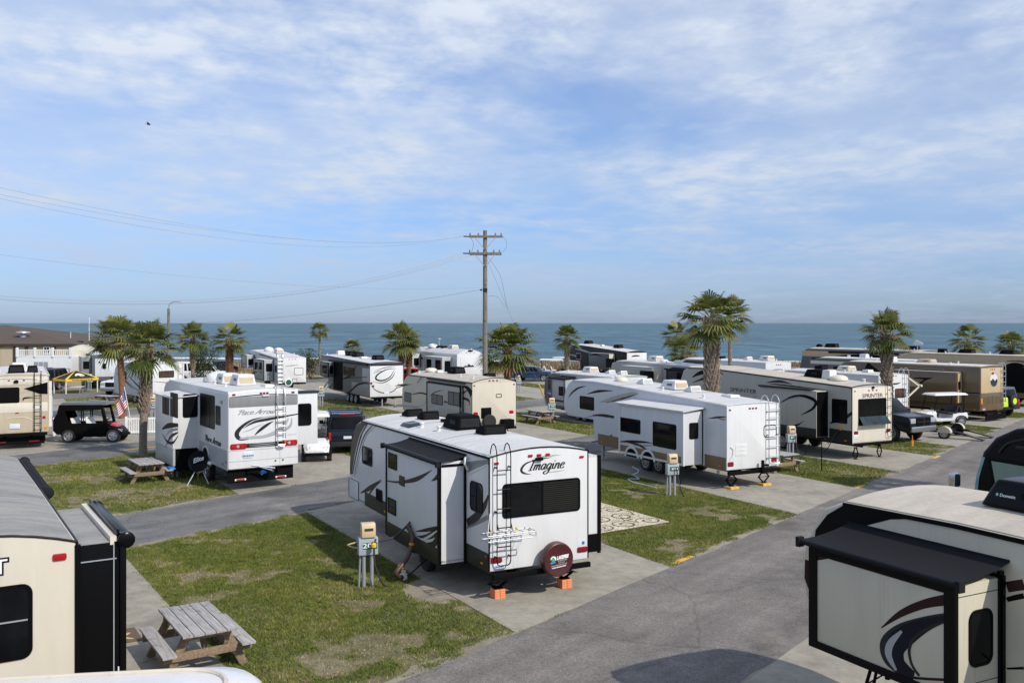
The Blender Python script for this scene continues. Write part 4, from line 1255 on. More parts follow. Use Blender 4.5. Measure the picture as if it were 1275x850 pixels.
# ------------------------------------------------------------------ broad-nib lettering for painted scripts
NIB = {
 'I': ([[(0.16, 0.76), (0.30, 0.79), (0.44, 0.77)], [(0.34, 0.78), (0.27, 0.40), (0.17, 0.02)], [(0.02, 0.02), (0.16, 0.0), (0.34, 0.03)]], 0.42),
 'P': ([[(0.34, 0.70), (0.24, 0.35), (0.12, 0.0)], [(0.05, 0.55), (0.20, 0.70), (0.50, 0.72), (0.58, 0.58), (0.44, 0.42), (0.22, 0.38)]], 0.50),
 'A': ([[(-0.10, 0.02), (0.12, 0.20), (0.32, 0.52), (0.46, 0.74)], [(0.46, 0.74), (0.44, 0.40), (0.44, 0.02)], [(0.10, 0.26), (0.30, 0.28), (0.56, 0.30)]], 0.52),
 'm': ([[(0.10, 0.46), (0.08, 0.25), (0.02, 0.0)], [(0.06, 0.25), (0.22, 0.44), (0.30, 0.40), (0.26, 0.18), (0.22, 0.0)], [(0.26, 0.22), (0.42, 0.44), (0.50, 0.40), (0.46, 0.16), (0.48, 0.02), (0.56, 0.06)]], 0.60),
 'a': ([[(0.36, 0.40), (0.22, 0.46), (0.06, 0.28), (0.06, 0.06), (0.18, 0.02), (0.32, 0.22)], [(0.40, 0.46), (0.34, 0.22), (0.34, 0.04), (0.44, 0.06)]], 0.46),
 'g': ([[(0.36, 0.40), (0.22, 0.46), (0.06, 0.28), (0.06, 0.08), (0.18, 0.04), (0.32, 0.22)], [(0.40, 0.46), (0.32, 0.10), (0.24, -0.22), (0.04, -0.36), (-0.14, -0.28), (-0.04, -0.14), (0.24, -0.06), (0.44, 0.06)]], 0.46),
 'i': ([[(0.10, 0.46), (0.06, 0.22), (0.08, 0.04), (0.18, 0.06)], [(0.15, 0.62), (0.17, 0.66)]], 0.22),
 'n': ([[(0.10, 0.46), (0.08, 0.25), (0.02, 0.0)], [(0.06, 0.25), (0.24, 0.44), (0.34, 0.40), (0.30, 0.16), (0.32, 0.02), (0.42, 0.06)]], 0.44),
 'e': ([[(0.06, 0.22), (0.26, 0.28), (0.34, 0.40), (0.22, 0.46), (0.06, 0.28), (0.08, 0.06), (0.22, 0.02), (0.38, 0.12)]], 0.40),
 'c': ([[(0.34, 0.38), (0.22, 0.46), (0.06, 0.28), (0.08, 0.06), (0.22, 0.02), (0.36, 0.10)]], 0.36),
 'r': ([[(0.10, 0.46), (0.08, 0.25), (0.02, 0.0)], [(0.06, 0.25), (0.20, 0.44), (0.32, 0.42)]], 0.32),
 'o': ([[(0.22, 0.46), (0.06, 0.30), (0.06, 0.08), (0.20, 0.02), (0.34, 0.18), (0.34, 0.36), (0.22, 0.46)]], 0.40),
 'w': ([[(0.08, 0.46), (0.06, 0.14), (0.14, 0.02), (0.28, 0.30)], [(0.32, 0.46), (0.28, 0.14), (0.36, 0.02), (0.52, 0.30), (0.54, 0.46)]], 0.58),
 ' ': ([], 0.22),
}
def nib_text(f, word, u, v, size, m, parent, d=0.004, thick=0.085, slant=0.18, squeeze=1.0):
    """script lettering, heavy on the down strokes; u, v: start of the base line"""
    mb = MB(); x = 0.0; sg = -1 if f.flip else 1; k_ = 0
    for ch in word:
        strokes, adv = NIB[ch]
        for st in strokes:
            c = crom(st, 6)
            ws = []
            for i in range(len(c)):
                p, q = c[max(i - 1, 0)], c[min(i + 1, len(c) - 1)]
                dx, dy = q[0] - p[0], q[1] - p[1]; l = math.hypot(dx, dy) or 1
                ws.append(size * (thick * (0.28 + 0.85 * abs(dy / l)) * (0.45 if i in (0, len(c) - 1) else 1)))
            pts = [(u + sg * size * squeeze * (x + a + slant * b), v + size * b) for a, b in c]
            k_ += 1
            f.stroke(mb, pts, ws, -0.002, d + 0.0004 * (k_ % 5), 1)
        x += adv
    return mb.build('lettering', m, parent, smooth=0), size * squeeze * x

# ================================================================== the vehicles, nearest first
TRAVEL, MOTOR, FIFTH = 'travel trailer', 'motorhome', 'fifth wheel'

# ---- white trailer with maroon spare cover (centre)
def centre_trailer():
    c3 = crop(560, 500, 3.861); c6 = crop(400, 490, 2.9316)
    v = RV('travel_trailer', 'white travel trailer with black ladder, maroon spare tyre cover and black slide awning', TRAVEL, (-0.49, 19.8), 27.5, 9.75, 2.50, 0.66, 3.12, 0.15, 'travel', 'white')
    r, l, root = v.rear, v.left, v.root
    v.roof('roof_white', 'black', tw=0.03); v.corner_trim('black', w=0.02)
    v.skirt(1.05, 'olive_black', 0.0, 8.3, 0.645)
    # rear wall
    w = v.wpx(r, c3(252, 396), c3(626, 521), r=0.09, bars=(0.5,), blind=(0.52, 0.97), fw=0.03)
    v.ladder(0.13, 0.46, 0.80, 3.10, (1.20, 1.61, 2.02, 2.43, 2.84), 'black', off=0.12, hook=0.30)
    v.tail(0.17, 0.90, 0.27, 0.12, m='dark_red_lens'); v.tail(2.34, 0.89, 0.27, 0.12, m='dark_red_lens')
    v.markers((1.00, 1.22, 1.44), 3.09, 0.11, 0.055, 'red_lens'); v.markers((0.17, 2.32), 2.98, 0.11, 0.05, 'red_lens')
    v.box_at('rear_camera', 'black', r, 1.13, 1.30, 2.975, 3.045, 0, 0.07, 0.02)
    b = v.box_at('licence_plate', 'plate_white', r, 0.09, 0.38, 0.70, 0.82, 0, 0.012, 0.015)
    v.marks(r, .13, .34, .755, .05, 'plate_blue', b, .0145, 5)
    s_ = v.box_at('sticker', 'plate_white', r, 2.22, 2.42, 0.985, 1.09, 0, 0.004, 0.01, 0)
    v.box_at('sticker_print', 'plate_blue', r, 2.33, 2.40, 1.0, 1.07, 0, 0.0065, 0.01, 0, parent=s_)
    # painted name with its swashes
    t, wd = nib_text(r, 'Imagine', 0.94, 2.765, 0.275, M['text_black'], root, 0.004, 0.125, 0.24, 1.12)
    v.decal(r, [(1.10, 2.985), (0.90, 2.93), (0.79, 2.83), (0.80, 2.75), (0.92, 2.70), (1.02, 2.69)], [0.012, 0.035, 0.055, 0.05, 0.022, 0.004], 'text_black')
    v.decal(r, [(1.05, 2.975), (1.25, 3.005), (1.55, 3.02)], [0.045, 0.035, 0.004], 'text_black')
    v.decal(r, [(1.10, 3.03), (1.4, 3.055), (1.78, 3.06)], [0.004, 0.025, 0.003], 'mid_grey')
    v.decal(r, [(1.42, 2.69), (1.65, 2.70), (1.88, 2.715)], [0.008, 0.016, 0.004], 'text_grey')
    # spare wheel under its cover
    cu, cv = 1.52, 0.83
    mb = MB(); R_ = 0.375
    mb.lathe(r.pt(cu, cv, 0.16), r.n, [(0, R_ * 0.96), (0.03, R_), (0.16, R_), (0.195, R_ * 0.975), (0.21, R_ * 0.92), (0.205, R_ * 0.78), (0.20, R_ * 0.74), (0.20, 0.0)], 40)
    sp = mb.build('spare_wheel_cover', M['maroon'], root, smooth=35)
    mb = MB(); mb.box(-0.16, -0.001, -0.27 - 0.08, -0.27 + 0.08, 0.50, 0.62); mb.build('spare_carrier', M['matte_black'], root)
    sf = Face(r.pt(cu, cv, 0.362), r.u, r.v, r.n, root)
    mb = MB()
    sf.poly(mb, [(-0.21, -0.035), (-0.09, -0.02), (-0.09, -0.055), (-0.21, -0.075)], -0.004, 0.003)
    mb.build('emblem_water', M['logo_blue'], sp, smooth=0)
    mb = MB(); sf.stroke(mb, [(-0.21, 0.03), (-0.16, 0.065), (-0.10, 0.055), (-0.09, 0.0)], [0.02, 0.05, 0.05, 0.03], -0.004, 0.002); mb.build('emblem_cloud', M['text_white'], sp, smooth=0)
    mb = MB(); sf.stroke(mb, [(-0.145, -0.02), (-0.14, 0.03), (-0.12, 0.055)], [0.07, 0.09, 0.04], -0.004, 0.004); mb.build('emblem_tree', M['logo_green'], sp, smooth=0)
    sf2 = Face(sf.o, sf.u, (sf.v + sf.u * 0.13).normalized(), sf.n, root)
    sf2.u = (sf.u + sf.v * 0.08).normalized()
    sf2.text('LAKEFIRE', 0.085, 0.045, 0.105, M['text_white'], sp, 'emblem_lettering', 0.003, 0.1, 0.006, 0.30)
    v.marks(sf2, -.02, .20, -.02, .035, 'text_grey', sp, .003, 7, 2); v.marks(sf2, 0, .15, -.065, .025, 'text_grey', sp, .003, 6, 5); v.marks(sf2, -.18, .20, -.11, .03, 'text_grey', sp, .003, 11, 3); v.marks(sf2, -.16, .18, -.155, .028, 'text_white', sp, .003, 14, 4)
    v.bumper(0.57, 0.11, 0.06, w=2.44)
    v.jack(0.33, ztop=0.46, foot=0.21, wd=0.42); v.jack(2.02, ztop=0.46, foot=0.21, wd=0.42)
    v.wheels((4.0, 4.9), 0.36)
    # left wall
    v.window(l, 0.30, 0.96, 1.84, 2.50, r=0.13, bars=(0.5,), hbar=0.5)
    v.wpx(l, c6(150, 188), c6(187, 268), r=0.1)
    v.wpx(l, c6(201, 343), c6(224, 400), r=0.05, glass='matte_black')
    v.box_at('cargo_hatch', 'white', l, *sorted((l.px(c6(103, 305))[0], l.px(c6(136, 305))[0])), *sorted((l.px(c6(120, 308))[1], l.px(c6(120, 388))[1])), 0, 0.012, 0.06)
    tr = MB(); a, b_ = l.px(c6(102, 304)), l.px(c6(137, 391))
    u0, u1, v0, v1 = min(a[0], b_[0]), max(a[0], b_[0]), min(a[1], b_[1]), max(a[1], b_[1])
    tr.tube([l.pt(u, w_, 0.008) for u, w_ in l.rrect(u0, u1, v0, v1, 0.08)], 0.012, 6, closed=True); tr.build('hatch_seal', M['black'], root)
    # dark front cap with pale pinstripes
    L = v.L
    v.shape(l, [(L - 0.02, 1.35), (L - 0.01, 1.55), (L - 0.07, 2.05), (L - 0.26, 2.5), (L - 0.61, 2.91), (L - 1.15, 3.07), (L - 1.75, 3.07), (L - 1.25, 2.75), (L - 0.85, 2.3), (L - 0.5, 1.75), (L - 0.3, 1.4)], 'olive_black', 0.004)
    v.decal(l, [(L - 1.5, 3.0), (L - 0.95, 2.6), (L - 0.5, 1.95), (L - 0.25, 1.45)], [0.02, 0.035, 0.035, 0.02], 'white', 0.007)
    v.decal(l, [(L - 2.1, 3.05), (L - 1.35, 2.65), (L - 0.8, 2.0), (L - 0.45, 1.35)], [0.03, 0.06, 0.05, 0.01], 'olive_black', 0.005)
    v.decal(l, [(L - 2.4, 3.06), (L - 1.55, 2.68), (L - 0.95, 2.0), (L - 0.62, 1.45)], [0.01, 0.035, 0.03, 0.005], 'mid_grey', 0.004)
    for pts, ws, m in (([(143, 362), (175, 345), (205, 325), (219, 312)], [.02, .14, .08, .01], 'olive_black'), ([(160, 400), (178, 362), (200, 335), (222, 318)], [.015, .07, .04, .01], 'olive_black'),
                       ([(100, 345), (125, 375), (160, 396), (225, 402)], [.01, .04, .05, .02], 'mid_grey')):
        v.dpx(l, [c6(*p) for p in pts], ws, m)
    for pts, ws, m in (([(533, 272), (570, 262), (610, 248)], [.30, .22, .10], 'mid_grey'), ([(535, 292), (570, 276), (608, 258)], [.05, .05, .03], 'white'), ([(533, 470), (565, 450), (598, 405), (609, 370)], [.16, .22, .15, .04], 'olive_black'), ([(533, 488), (570, 470), (608, 450)], [.05, .09, .10], 'mid_grey')):
        v.dpx(l, [c6(*p) for p in pts], ws, m, d=0.004 if m != 'white' else 0.008)
    v.tail(0.12, 0.95, 0.12, 0.10, l, 'dark_red_lens', name='side_marker')
    # awning-rail hoses beside the slide at the rear (white drip spouts)
    mb = MB()
    mb.tube([l.pt(1.10, 2.98, 0.04), l.pt(1.02, 2.97, 0.10), l.pt(0.98, 2.85, 0.12), l.pt(1.0, 2.72, 0.04)], 0.03, 8); mb.build('drip_spout', M['white_plastic'], root)
    # big slide, street side
    so_, f, e = v.slide(1.21, 4.66, 0.65, 0.62, 2.90, 1, 'white_slide', 'black', 0.07, None)
    v.slide_awning(so_, 1.21, 4.66, 0.65, 3.02, 1, 0.12, over=0.06)
    v.box_at('slide_skirt', 'olive_black', f, 1.22, 4.58, 0.60, 0.96, -0.01, 0.02, 0.005, 0.003, parent=so_)
    v.wpx(f, c6(246, 212), c6(277, 281), parent=so_, r=0.03, hbar=0.45)
    v.wpx(f, c6(244, 375), c6(274, 447), parent=so_, r=0.03, hbar=0.45)
    v.box_at('slide_vent', 'olive_black', f, *sorted((f.px(c6(285, 296))[0], f.px(c6(305, 296))[0])), 2.02, 2.26, 0, 0.012, 0.03, 0.003, parent=so_)
    for pts, ws, m in (([(242, 318), (290, 322), (350, 310), (405, 278)], [.03, .06, .11, .01], 'olive_black'), ([(402, 318), (418, 308), (429, 296)], [.01, .09, .13], 'olive_black'),
                       ([(345, 502), (375, 498), (400, 494), (428, 488)], [.01, .07, .09, .08], 'olive_black'), ([(350, 520), (390, 520), (428, 500)], [.01, .13, .20], 'olive_black'),
                       ([(362, 535), (395, 520), (428, 496)], [.02, .06, .02], 'white'), ([(380, 545), (410, 548), (428, 520)], [.02, .15, .20], 'olive_black')):
        v.dpx(f, [c6(*p) for p in pts], ws, m, d=0.004 if m != 'white' else 0.007, parent=so_, name='slide_stripe')
    mb = MB(); e.poly(mb, [(0.0, 0.6), (0.05, 0.6), (0.05, 2.9), (0.0, 2.9)], -0.01, 0.012); e.poly(mb, [(0.06, 2.78), (0.62, 2.78), (0.62, 2.84), (0.06, 2.84)], -0.01, 0.010)
    mb.build('end_seal', M['black'], so_)
    mb = MB(); e.poly(mb, [(0.06, 0.66), (0.64, 0.66), (0.64, 0.70), (0.06, 0.70)], -0.01, 0.01); mb.build('end_rail', M['galv'], so_)
    # right side: slide end and rolled patio awning
    so2, f2, e2 = v.slide(0.55, 4.2, 0.68, 0.66, 2.86, -1, 'white_slide', 'black', 0.07, 'roof_white')
    mb = MB(); e2.poly(mb, [(0.60, 0.6), (0.685, 0.6), (0.685, 2.9), (0.60, 2.9)], -0.01, 0.02); e2.poly(mb, [(0.02, 0.64), (0.6, 0.64), (0.6, 1.06), (0.02, 1.06)], -0.01, 0.014); mb.build('end_seal', M['black'], so2)
    v.awning_roll(0.35, 7.3, 3.02, -1)
    # roof fittings
    v.ac(4.05, 0.05, 1.0, 0.72, 0.36, 'matte_black', 'charcoal')
    v.vent(2.62, -0.08, 0.52, 0.62, 0.24)
    v.vent(6.6, -0.05, 0.5, 0.5, 0.24); v.vent(7.7, 0.0, 0.5, 0.5, 0.22)
    mb = MB(); z = v.ztop(5.75, 0.75) + 0.012
    mb.hull8([(5.4, 0.55, z), (6.1, 0.55, z), (6.1, 1.0, z - 0.03), (5.4, 1.0, z - 0.03)], [(5.48, 0.62, z + 0.09), (6.02, 0.62, z + 0.09), (6.02, 0.93, z + 0.06), (5.48, 0.93, z + 0.06)])
    mb.build('skylight', M['glass_blue'], root, bevel=0.02)
    mb = MB(); z = v.ztop(5.6, -0.1); mb.box(5.53, 5.67, -0.17, -0.03, z, z + 0.10); mb.build('vent_cap', M['matte_black'], root, bevel=0.01)
    return v
v_centre = centre_trailer()

# ---- cream trailer, bottom left: rear wall, roof and the end of its right-hand slide
def left_trailer():
    d1 = crop(0, 540, 2.7417); f1 = crop(0, 640, 4.05); g8 = crop(0, 560, 5.311)
    th = R(32.5); W = 2.5
    cr = Vector((-5.80, 12.30, 0)); lf = Vector((-math.cos(th), -math.sin(th), 0))
    v = RV('travel_trailer', 'cream travel trailer cut off by the left edge with black-ended slide', TRAVEL, (cr + lf * W)[:2], 32.5, 10.2, W, 0.62, 3.10, 0.20, 'travel', 'cream')
    r = v.rear
    v.roof('roof_grey', 'black', 0.04, tw=0.028)
    a = r.px(d1(172, 498)); b = r.px(d1(172, 745))
    v.window(r, 0.62, 1.98, b[1] - 0.02, a[1], r=0.13, hbar=0.52, fw=0.045)
    mb = MB(); zb = b[1] - 0.02 + (a[1] - b[1] + .02) * .52; mb.bar(r.pt(.68, zb, .02), r.pt(1.92, zb, .02), .012, .02); mb.build('window_bar', M['galv'], v.root)
    v.tail(*r.px(d1(203, 419)), 0.17, 0.09, m='red_lens', name='marker_light')
    v.tail(0.45, r.px(d1(203, 419))[1], 0.17, 0.09, m='red_lens', name='marker_light')
    q = r.px(d1(8, 455))
    for ww, m_, dd in ((0.050, 'navy_stripe', 0.004),):
        r.text('T', q[0] - 0.02, q[1], 0.27, M[m_], v.root, 'lettering', dd, 0, 0.022)
    r.text('T', q[0] - 0.02, q[1], 0.27, M['text_white'], v.root, 'lettering', 0.007, 0, 0.0)
    v.tail(0.2, 0.95, 0.25, 0.12); v.tail(2.3, 0.95, 0.25, 0.12)
    v.bumper(0.55, 0.12); v.wheels((4.2, 5.1)); v.jack(0.4); v.jack(2.1)
    o, f, e = v.slide(0.03, 2.75, 0.52, 0.66, 3.02, -1, 'black', 'black', 0.05, 'roof_grey')
    mb = MB()
    for zz in (0.80, 0.86, 2.80): mb.bar(e.pt(0.03, zz, 0.012), e.pt(0.50, zz, 0.012), 0.012, 0.016)
    mb.bar(e.pt(0.465, 0.70, 0.014), e.pt(0.465, 3.0, 0.014), 0.014, 0.014, up=(1, 0, 0))
    mb.build('end_rail', M['galv'], o)
    mb = MB(); f.poly(mb, [(0.02, 2.99), (2.75, 2.99), (2.75, 3.10), (0.02, 3.10)], -0.10, -0.02); mb.build('roof_edge_rail', M['cream_light'], o)
    mb = MB(); f.poly(mb, [(-0.02, 0.9), (0.10, 0.9), (0.10, 3.14), (-0.02, 3.14)], 0.02, 0.10); mb.tube([f.pt(0.0, 3.05, 0.10), f.pt(2.6, 3.05, 0.10)], 0.09, 12)
    for x in (-0.02, 2.62): mb.lathe(f.pt(x - 0.03, 3.04, 0.10), (1, 0, 0), [(0, 0.07), (0.02, 0.115), (0.08, 0.115), (0.10, 0.07)], 12)
    mb.box(0.05, 2.6, f.pt(0, 0, 0.0).y - 0.012, f.pt(0, 0, 0.0).y + 0.012, 3.02, 3.19)
    mb.build('slide_awning', M['gloss_black'], o, bevel=0.006)
    v.box_at('slide_handle', 'white_plastic', e, 0.51, 0.53, 1.05, 1.33, 0.02, 0.05, 0.008, parent=o)
    v.awning_roll(4.5, 8.8, 3.04, -1, 'awning', 0.085)
    mb = MB(); mb.lathe((3.5, -0.15, v.ztop(3.5, 0) - 0.02), (0, 0, 1), [(0, 0.42), (0.05, 0.41), (0.12, 0.34), (0.16, 0.22), (0.175, 0.05)], 28)
    mb.build('skylight_dome', M['white_plastic'], v.root, smooth=60)
    return v
left_trailer()

# ---- cream fifth wheel, bottom right: nose, front bedroom slide with black awning
def right_fifth():
    e8 = crop(1000, 620, 3.6945); c8 = crop(940, 500, 2.43)
    th = R(27.5); ax = Vector((-math.sin(th), math.cos(th), 0)); rt = Vector((math.cos(th), math.sin(th), 0))
    P = Vector((4.03, 12.48, 0))                       # under the slide's outer front corner
    D, L, W = 0.84, 10.6, 2.5
    wall = P + rt * D
    front = wall + ax * 1.0                            # slide starts this far behind the nose
    cor = front - ax * L
    v = RV('fifth_wheel', 'cream fifth wheel at the bottom right with black slide awning and dark swoosh', FIFTH, (cor.x, cor.y), 27.5, L, W, 0.75, 3.42, 0.12, 'fifth', 'khaki', ztop_front=3.50)
    l = v.left
    v.roof('roof_cream', 'black', 0.05, tw=0.035, x1=L - 0.80)
    x1, x0 = L - 1.0, L - 3.2
    o, f, e = v.slide(x0, x1, D, 1.66, 3.00, 1, 'khaki', 'gloss_black', 0.13, None)
    v.slide_awning(o, x0, x1, D, 3.20, 1, 0.13, over=0.10)
    e_w = v.window(e, 0.24, 0.66, 2.02, 2.68, parent=o, r=0.12, fw=0.03)
    mb = MB(); e.poly(mb, [(0.76, 1.66), (0.84, 1.66), (0.84, 3.08), (0.76, 3.08)], -0.01, 0.03); e.poly(mb, [(0.0, 1.66), (0.03, 1.66), (0.03, 3.04), (0.0, 3.04)], -0.01, 0.015); mb.build('end_seal', M['gloss_black'], o)
    mb = MB(); e.poly(mb, [(0.03, 2.86), (0.76, 2.86), (0.76, 2.868), (0.03, 2.868)], -0.01, 0.004); e.poly(mb, [(0.03, 1.83), (0.76, 1.83), (0.76, 1.838), (0.03, 1.838)], -0.01, 0.004); mb.build('panel_joint', M['charcoal'], o)
    for pts, ws, m, d in (([(360, 595), (450, 530), (560, 485), (690, 462)], [.01, .075, .10, .13], 'maroon_stripe', .004),
                          ([(690, 530), (560, 555), (440, 600), (375, 665), (385, 740), (440, 800)], [.04, .06, .10, .12, .11, .05], 'charcoal', .004),
                          ([(690, 545), (580, 575), (490, 620), (425, 680), (440, 760), (510, 815)], [.05, .13, .22, .26, .22, .10], 'navy_stripe', .006),
                          ([(455, 610), (405, 665), (395, 720), (430, 790)], [.03, .09, .10, .03], 'galv', .008),
                          ([(690, 560), (600, 585), (520, 635), (490, 690), (500, 760), (535, 815)], [.01, .025, .03, .035, .03, .03], 'charcoal', .010),
                          ([(60, 268), (130, 258), (215, 255)], [.10, .09, .02], 'maroon_stripe', .004),
                          ([(400, 800), (520, 825), (690, 835)], [.03, .03, .03], 'maroon_stripe', .004)):
        v.dpx(f, [e8(*p) for p in pts], ws, m, d=d, parent=o, name='slide_stripe')
    # stripes carried on along the wall behind the slide and over the cap
    for pts, ws, m, d in (([(938, 408), (975, 402), (1016, 396)], [.12, .12, .12], 'maroon_stripe', .004), ([(938, 466), (975, 456), (1016, 448)], [.05, .06, .06], 'black', .004), ([(938, 782), (1016, 780)], [.02, .03], 'black', .004)):
        v.dpx(l, [e8(*p) for p in pts], ws, m, d=d)
    v.shape(l, [(L - 0.80, 3.43), (L - 2.0, 3.46), (L - 1.6, 3.38), (L - 0.95, 3.12), (L - 0.52, 2.75), (L - 0.24, 2.72), (L - 0.28, 2.98), (L - 0.50, 3.24)], 'black', 0.005)
    v.shape(l, [(L - 0.06, 2.22), (L - 0.30, 1.80), (L - 0.50, 1.80), (L - 0.35, 2.0), (L - 0.16, 2.5), (L - 0.07, 2.5)], 'maroon_stripe', 0.004)
    # legs of the kingpin tripod under the nose
    mb = MB(); c = Vector((L - 0.62, 0.15, 1.72))
    for a in (90, 210, 330):
        p = c + Vector((math.cos(R(a)) * 0.75, math.sin(R(a)) * 0.75, -1.68)); mb.tube([c, p], 0.025, 8); mb.box(p.x - .07, p.x + .07, p.y - .07, p.y + .07, 0.022, 0.035)
    for a in (90, 210, 330):
        q = c + Vector((math.cos(R(a)) * 0.45, math.sin(R(a)) * 0.45, -1.0)); mb.tube([q, c + Vector((0, 0, -0.9))], 0.012, 6)
    mb.tube([c, c - Vector((0, 0, 1.0))], 0.04, 10); mb.build('kingpin_tripod', M['matte_black'], v.root)
    mb = MB(); mb.box(L - 0.85, L - 0.40, -0.1, 0.35, 1.66, 1.80); mb.build('kingpin', M['charcoal'], v.root, bevel=0.02)
    # roof air conditioner with its maker's lettering
    a = v.ac(L - 2.9, 0.05, 1.15, 0.78, 0.36, 'gloss_black', 'charcoal')
    g = Face((L - 2.9, 0.05 + 0.39 + .004, v.ztop(L - 2.9, 0) + 0.014), (1, 0, 0), Vector((0, -0.078, 0.36)).normalized(), Vector((0, .36, .078)).normalized(), v.root, True)
    g.text('Dometic', 0.20, 0.17, 0.055, M['text_white'], a, 'air_conditioner_lettering', 0.004, 0, 0.0005, .21); g.plate(q_ := MB(), .33, .36, .155, .19, .005, 0, .005); q_.build('air_conditioner_mark', M['pale_glass'], a)
    v.wheels((4.0, 4.95)); v.window(l, 1.2, 2.6, 1.9, 2.7); v.tail(0.2, 1, 0.2, 0.12); v.tail(2.3, 1, 0.2, 0.12); v.bumper(0.6)
    for y in (0.9, -0.9):
        mb = MB(); mb.box(L - 3.0, L - 2.88, y - 0.05, y + 0.05, 0.03, 1.0); mb.box(L - 3.06, L - 2.82, y - 0.11, y + 0.11, 0.022, 0.05); mb.build('landing_leg', M['matte_black'], v.root)
    return v
right_fifth()

# ---- black motorhome beyond it: front end facing the road
def black_motorhome():
    th = R(28); ax = Vector((-math.sin(th), math.cos(th), 0)); rt = Vector((math.cos(th), math.sin(th), 0))
    front_left = Vector((11.75, 23.6, 0)); L = 11.0
    cor = front_left - ax * L
    t = thing('motorhome', 'black motorhome with curved front and grey-green side window behind the cream fifth wheel', MOTOR, cor + rt * 1.28, th + PI / 2)
    z0, H = 0.45, 3.55
    prof = [(0, z0), (L - 0.2, z0), (L - 0.02, z0 + 0.25), (L + 0.02, 1.35), (L - 0.10, 2.2), (L - 0.28, 2.75), (L - 0.62, 3.15), (L - 1.15, 3.42), (L - 1.9, H), (0, H)]
    mb = MB(); mb.sideprism(prof, -1.27, 1.27); mb.build('body', M['gloss_black'], t, bevel=0.12, seg=4, smooth=40)
    f = Face((0, 1.27, 0), (1, 0, 0), (0, 0, 1), (0, 1, 0), t, True)
    # windscreen wraps the whole nose
    mb = MB()
    ws = [(L + 0.035, 1.45), (L - 0.08, 2.2), (L - 0.25, 2.74), (L - 0.50, 3.02)]
    mb.prism([(x, -1.16, z) for x, z in ws] + [(x - 0.04, -1.16, z) for x, z in ws[::-1]], [(x, 1.16, z) for x, z in ws] + [(x - 0.04, 1.16, z) for x, z in ws[::-1]])
    mb.build('windscreen', M['glass_blue'], t, smooth=40)
    mb = MB(); f.poly(mb, [(L - 0.62, 1.60), (L - 0.42, 2.62), (L - 1.78, 2.62), (L - 1.78, 1.60)], 0.0, 0.012)
    wn = mb.build('window', M['black'], t)
    mb = MB(); f.poly(mb, [(L - 0.72, 1.66), (L - 0.54, 2.55), (L - 1.70, 2.52), (L - 1.70, 1.66)], 0.011, 0.018)
    mb.build('green_pane', M['green_pane'], wn)  # dull grey-green pane laid over the window
    mb = MB(); f.poly(mb, [(L - 0.02, 1.4), (L - 0.13, 2.15), (L - 0.30, 2.62), (L - 0.36, 2.62), (L - 0.20, 2.1), (L - 0.12, 1.4)], 0.0, 0.012)
    mb.build('quarter_pane', M['pale_glass'], t)
    mb = MB(); f.stroke(mb, crom([(L - 0.75, 2.78), (L - 1.0, 3.05), (L - 1.6, 3.22), (L - 2.6, 3.26)], 4), 0.05, 0.0, 0.05, 1); mb.build('brow_trim', M['charcoal'], t)
    mb = MB(); f.poly(mb, [(L - 1.25, 2.95), (L - 2.9, 2.98), (L - 2.9, 3.06), (L - 1.25, 3.03)], 0, 0.14); mb.build('awning', M['charcoal'], t, bevel=0.02)
    for sg in (1, -1):
        mb = MB()
        c = Vector((L + 0.30, sg * 1.55, 1.98))
        mb.tube([(L - 0.12, sg * 1.2, 1.5), (L + 0.2, sg * 1.5, 1.55), (c.x, c.y, c.z - 0.1)], 0.03, 8)
        m1 = mb.build('mirror_arm', M['gloss_black'], t)
        mb = MB(); mb.box(c.x - 0.09, c.x + 0.09, c.y - 0.13, c.y + 0.13, c.z - 0.20, c.z + 0.18); m2 = mb.build('mirror', M['chrome'], t, bevel=0.06, seg=3, smooth=50)
        mb = MB(); mb.box(c.x - 0.10, c.x - 0.08, c.y - 0.10, c.y + 0.10, c.z - 0.15, c.z + 0.13); mb.build('mirror_glass', M['glass_blue'], m2)
    for x in (1.9, L - 1.5):
        for sg in (1, -1): make_wheel(t, Vector((x, sg * 1.0, 0.48)), sg, 0.48, 0.27)
    for y in (0.95, -0.95):
        mb = MB(); mb.hull8([(L - 0.1, y - 0.22, 0.85), (L - 0.1, y + 0.22, 0.85), (L - 0.1, y + 0.22, 1.12), (L - 0.1, y - 0.22, 1.12)], [(L + 0.05, y - 0.2, 0.88), (L + 0.05, y + 0.2, 0.88), (L + 0.04, y + 0.2, 1.08), (L + 0.04, y - 0.2, 1.08)]); mb.build('headlight', M['clear_lens'], t)
black_motorhome()

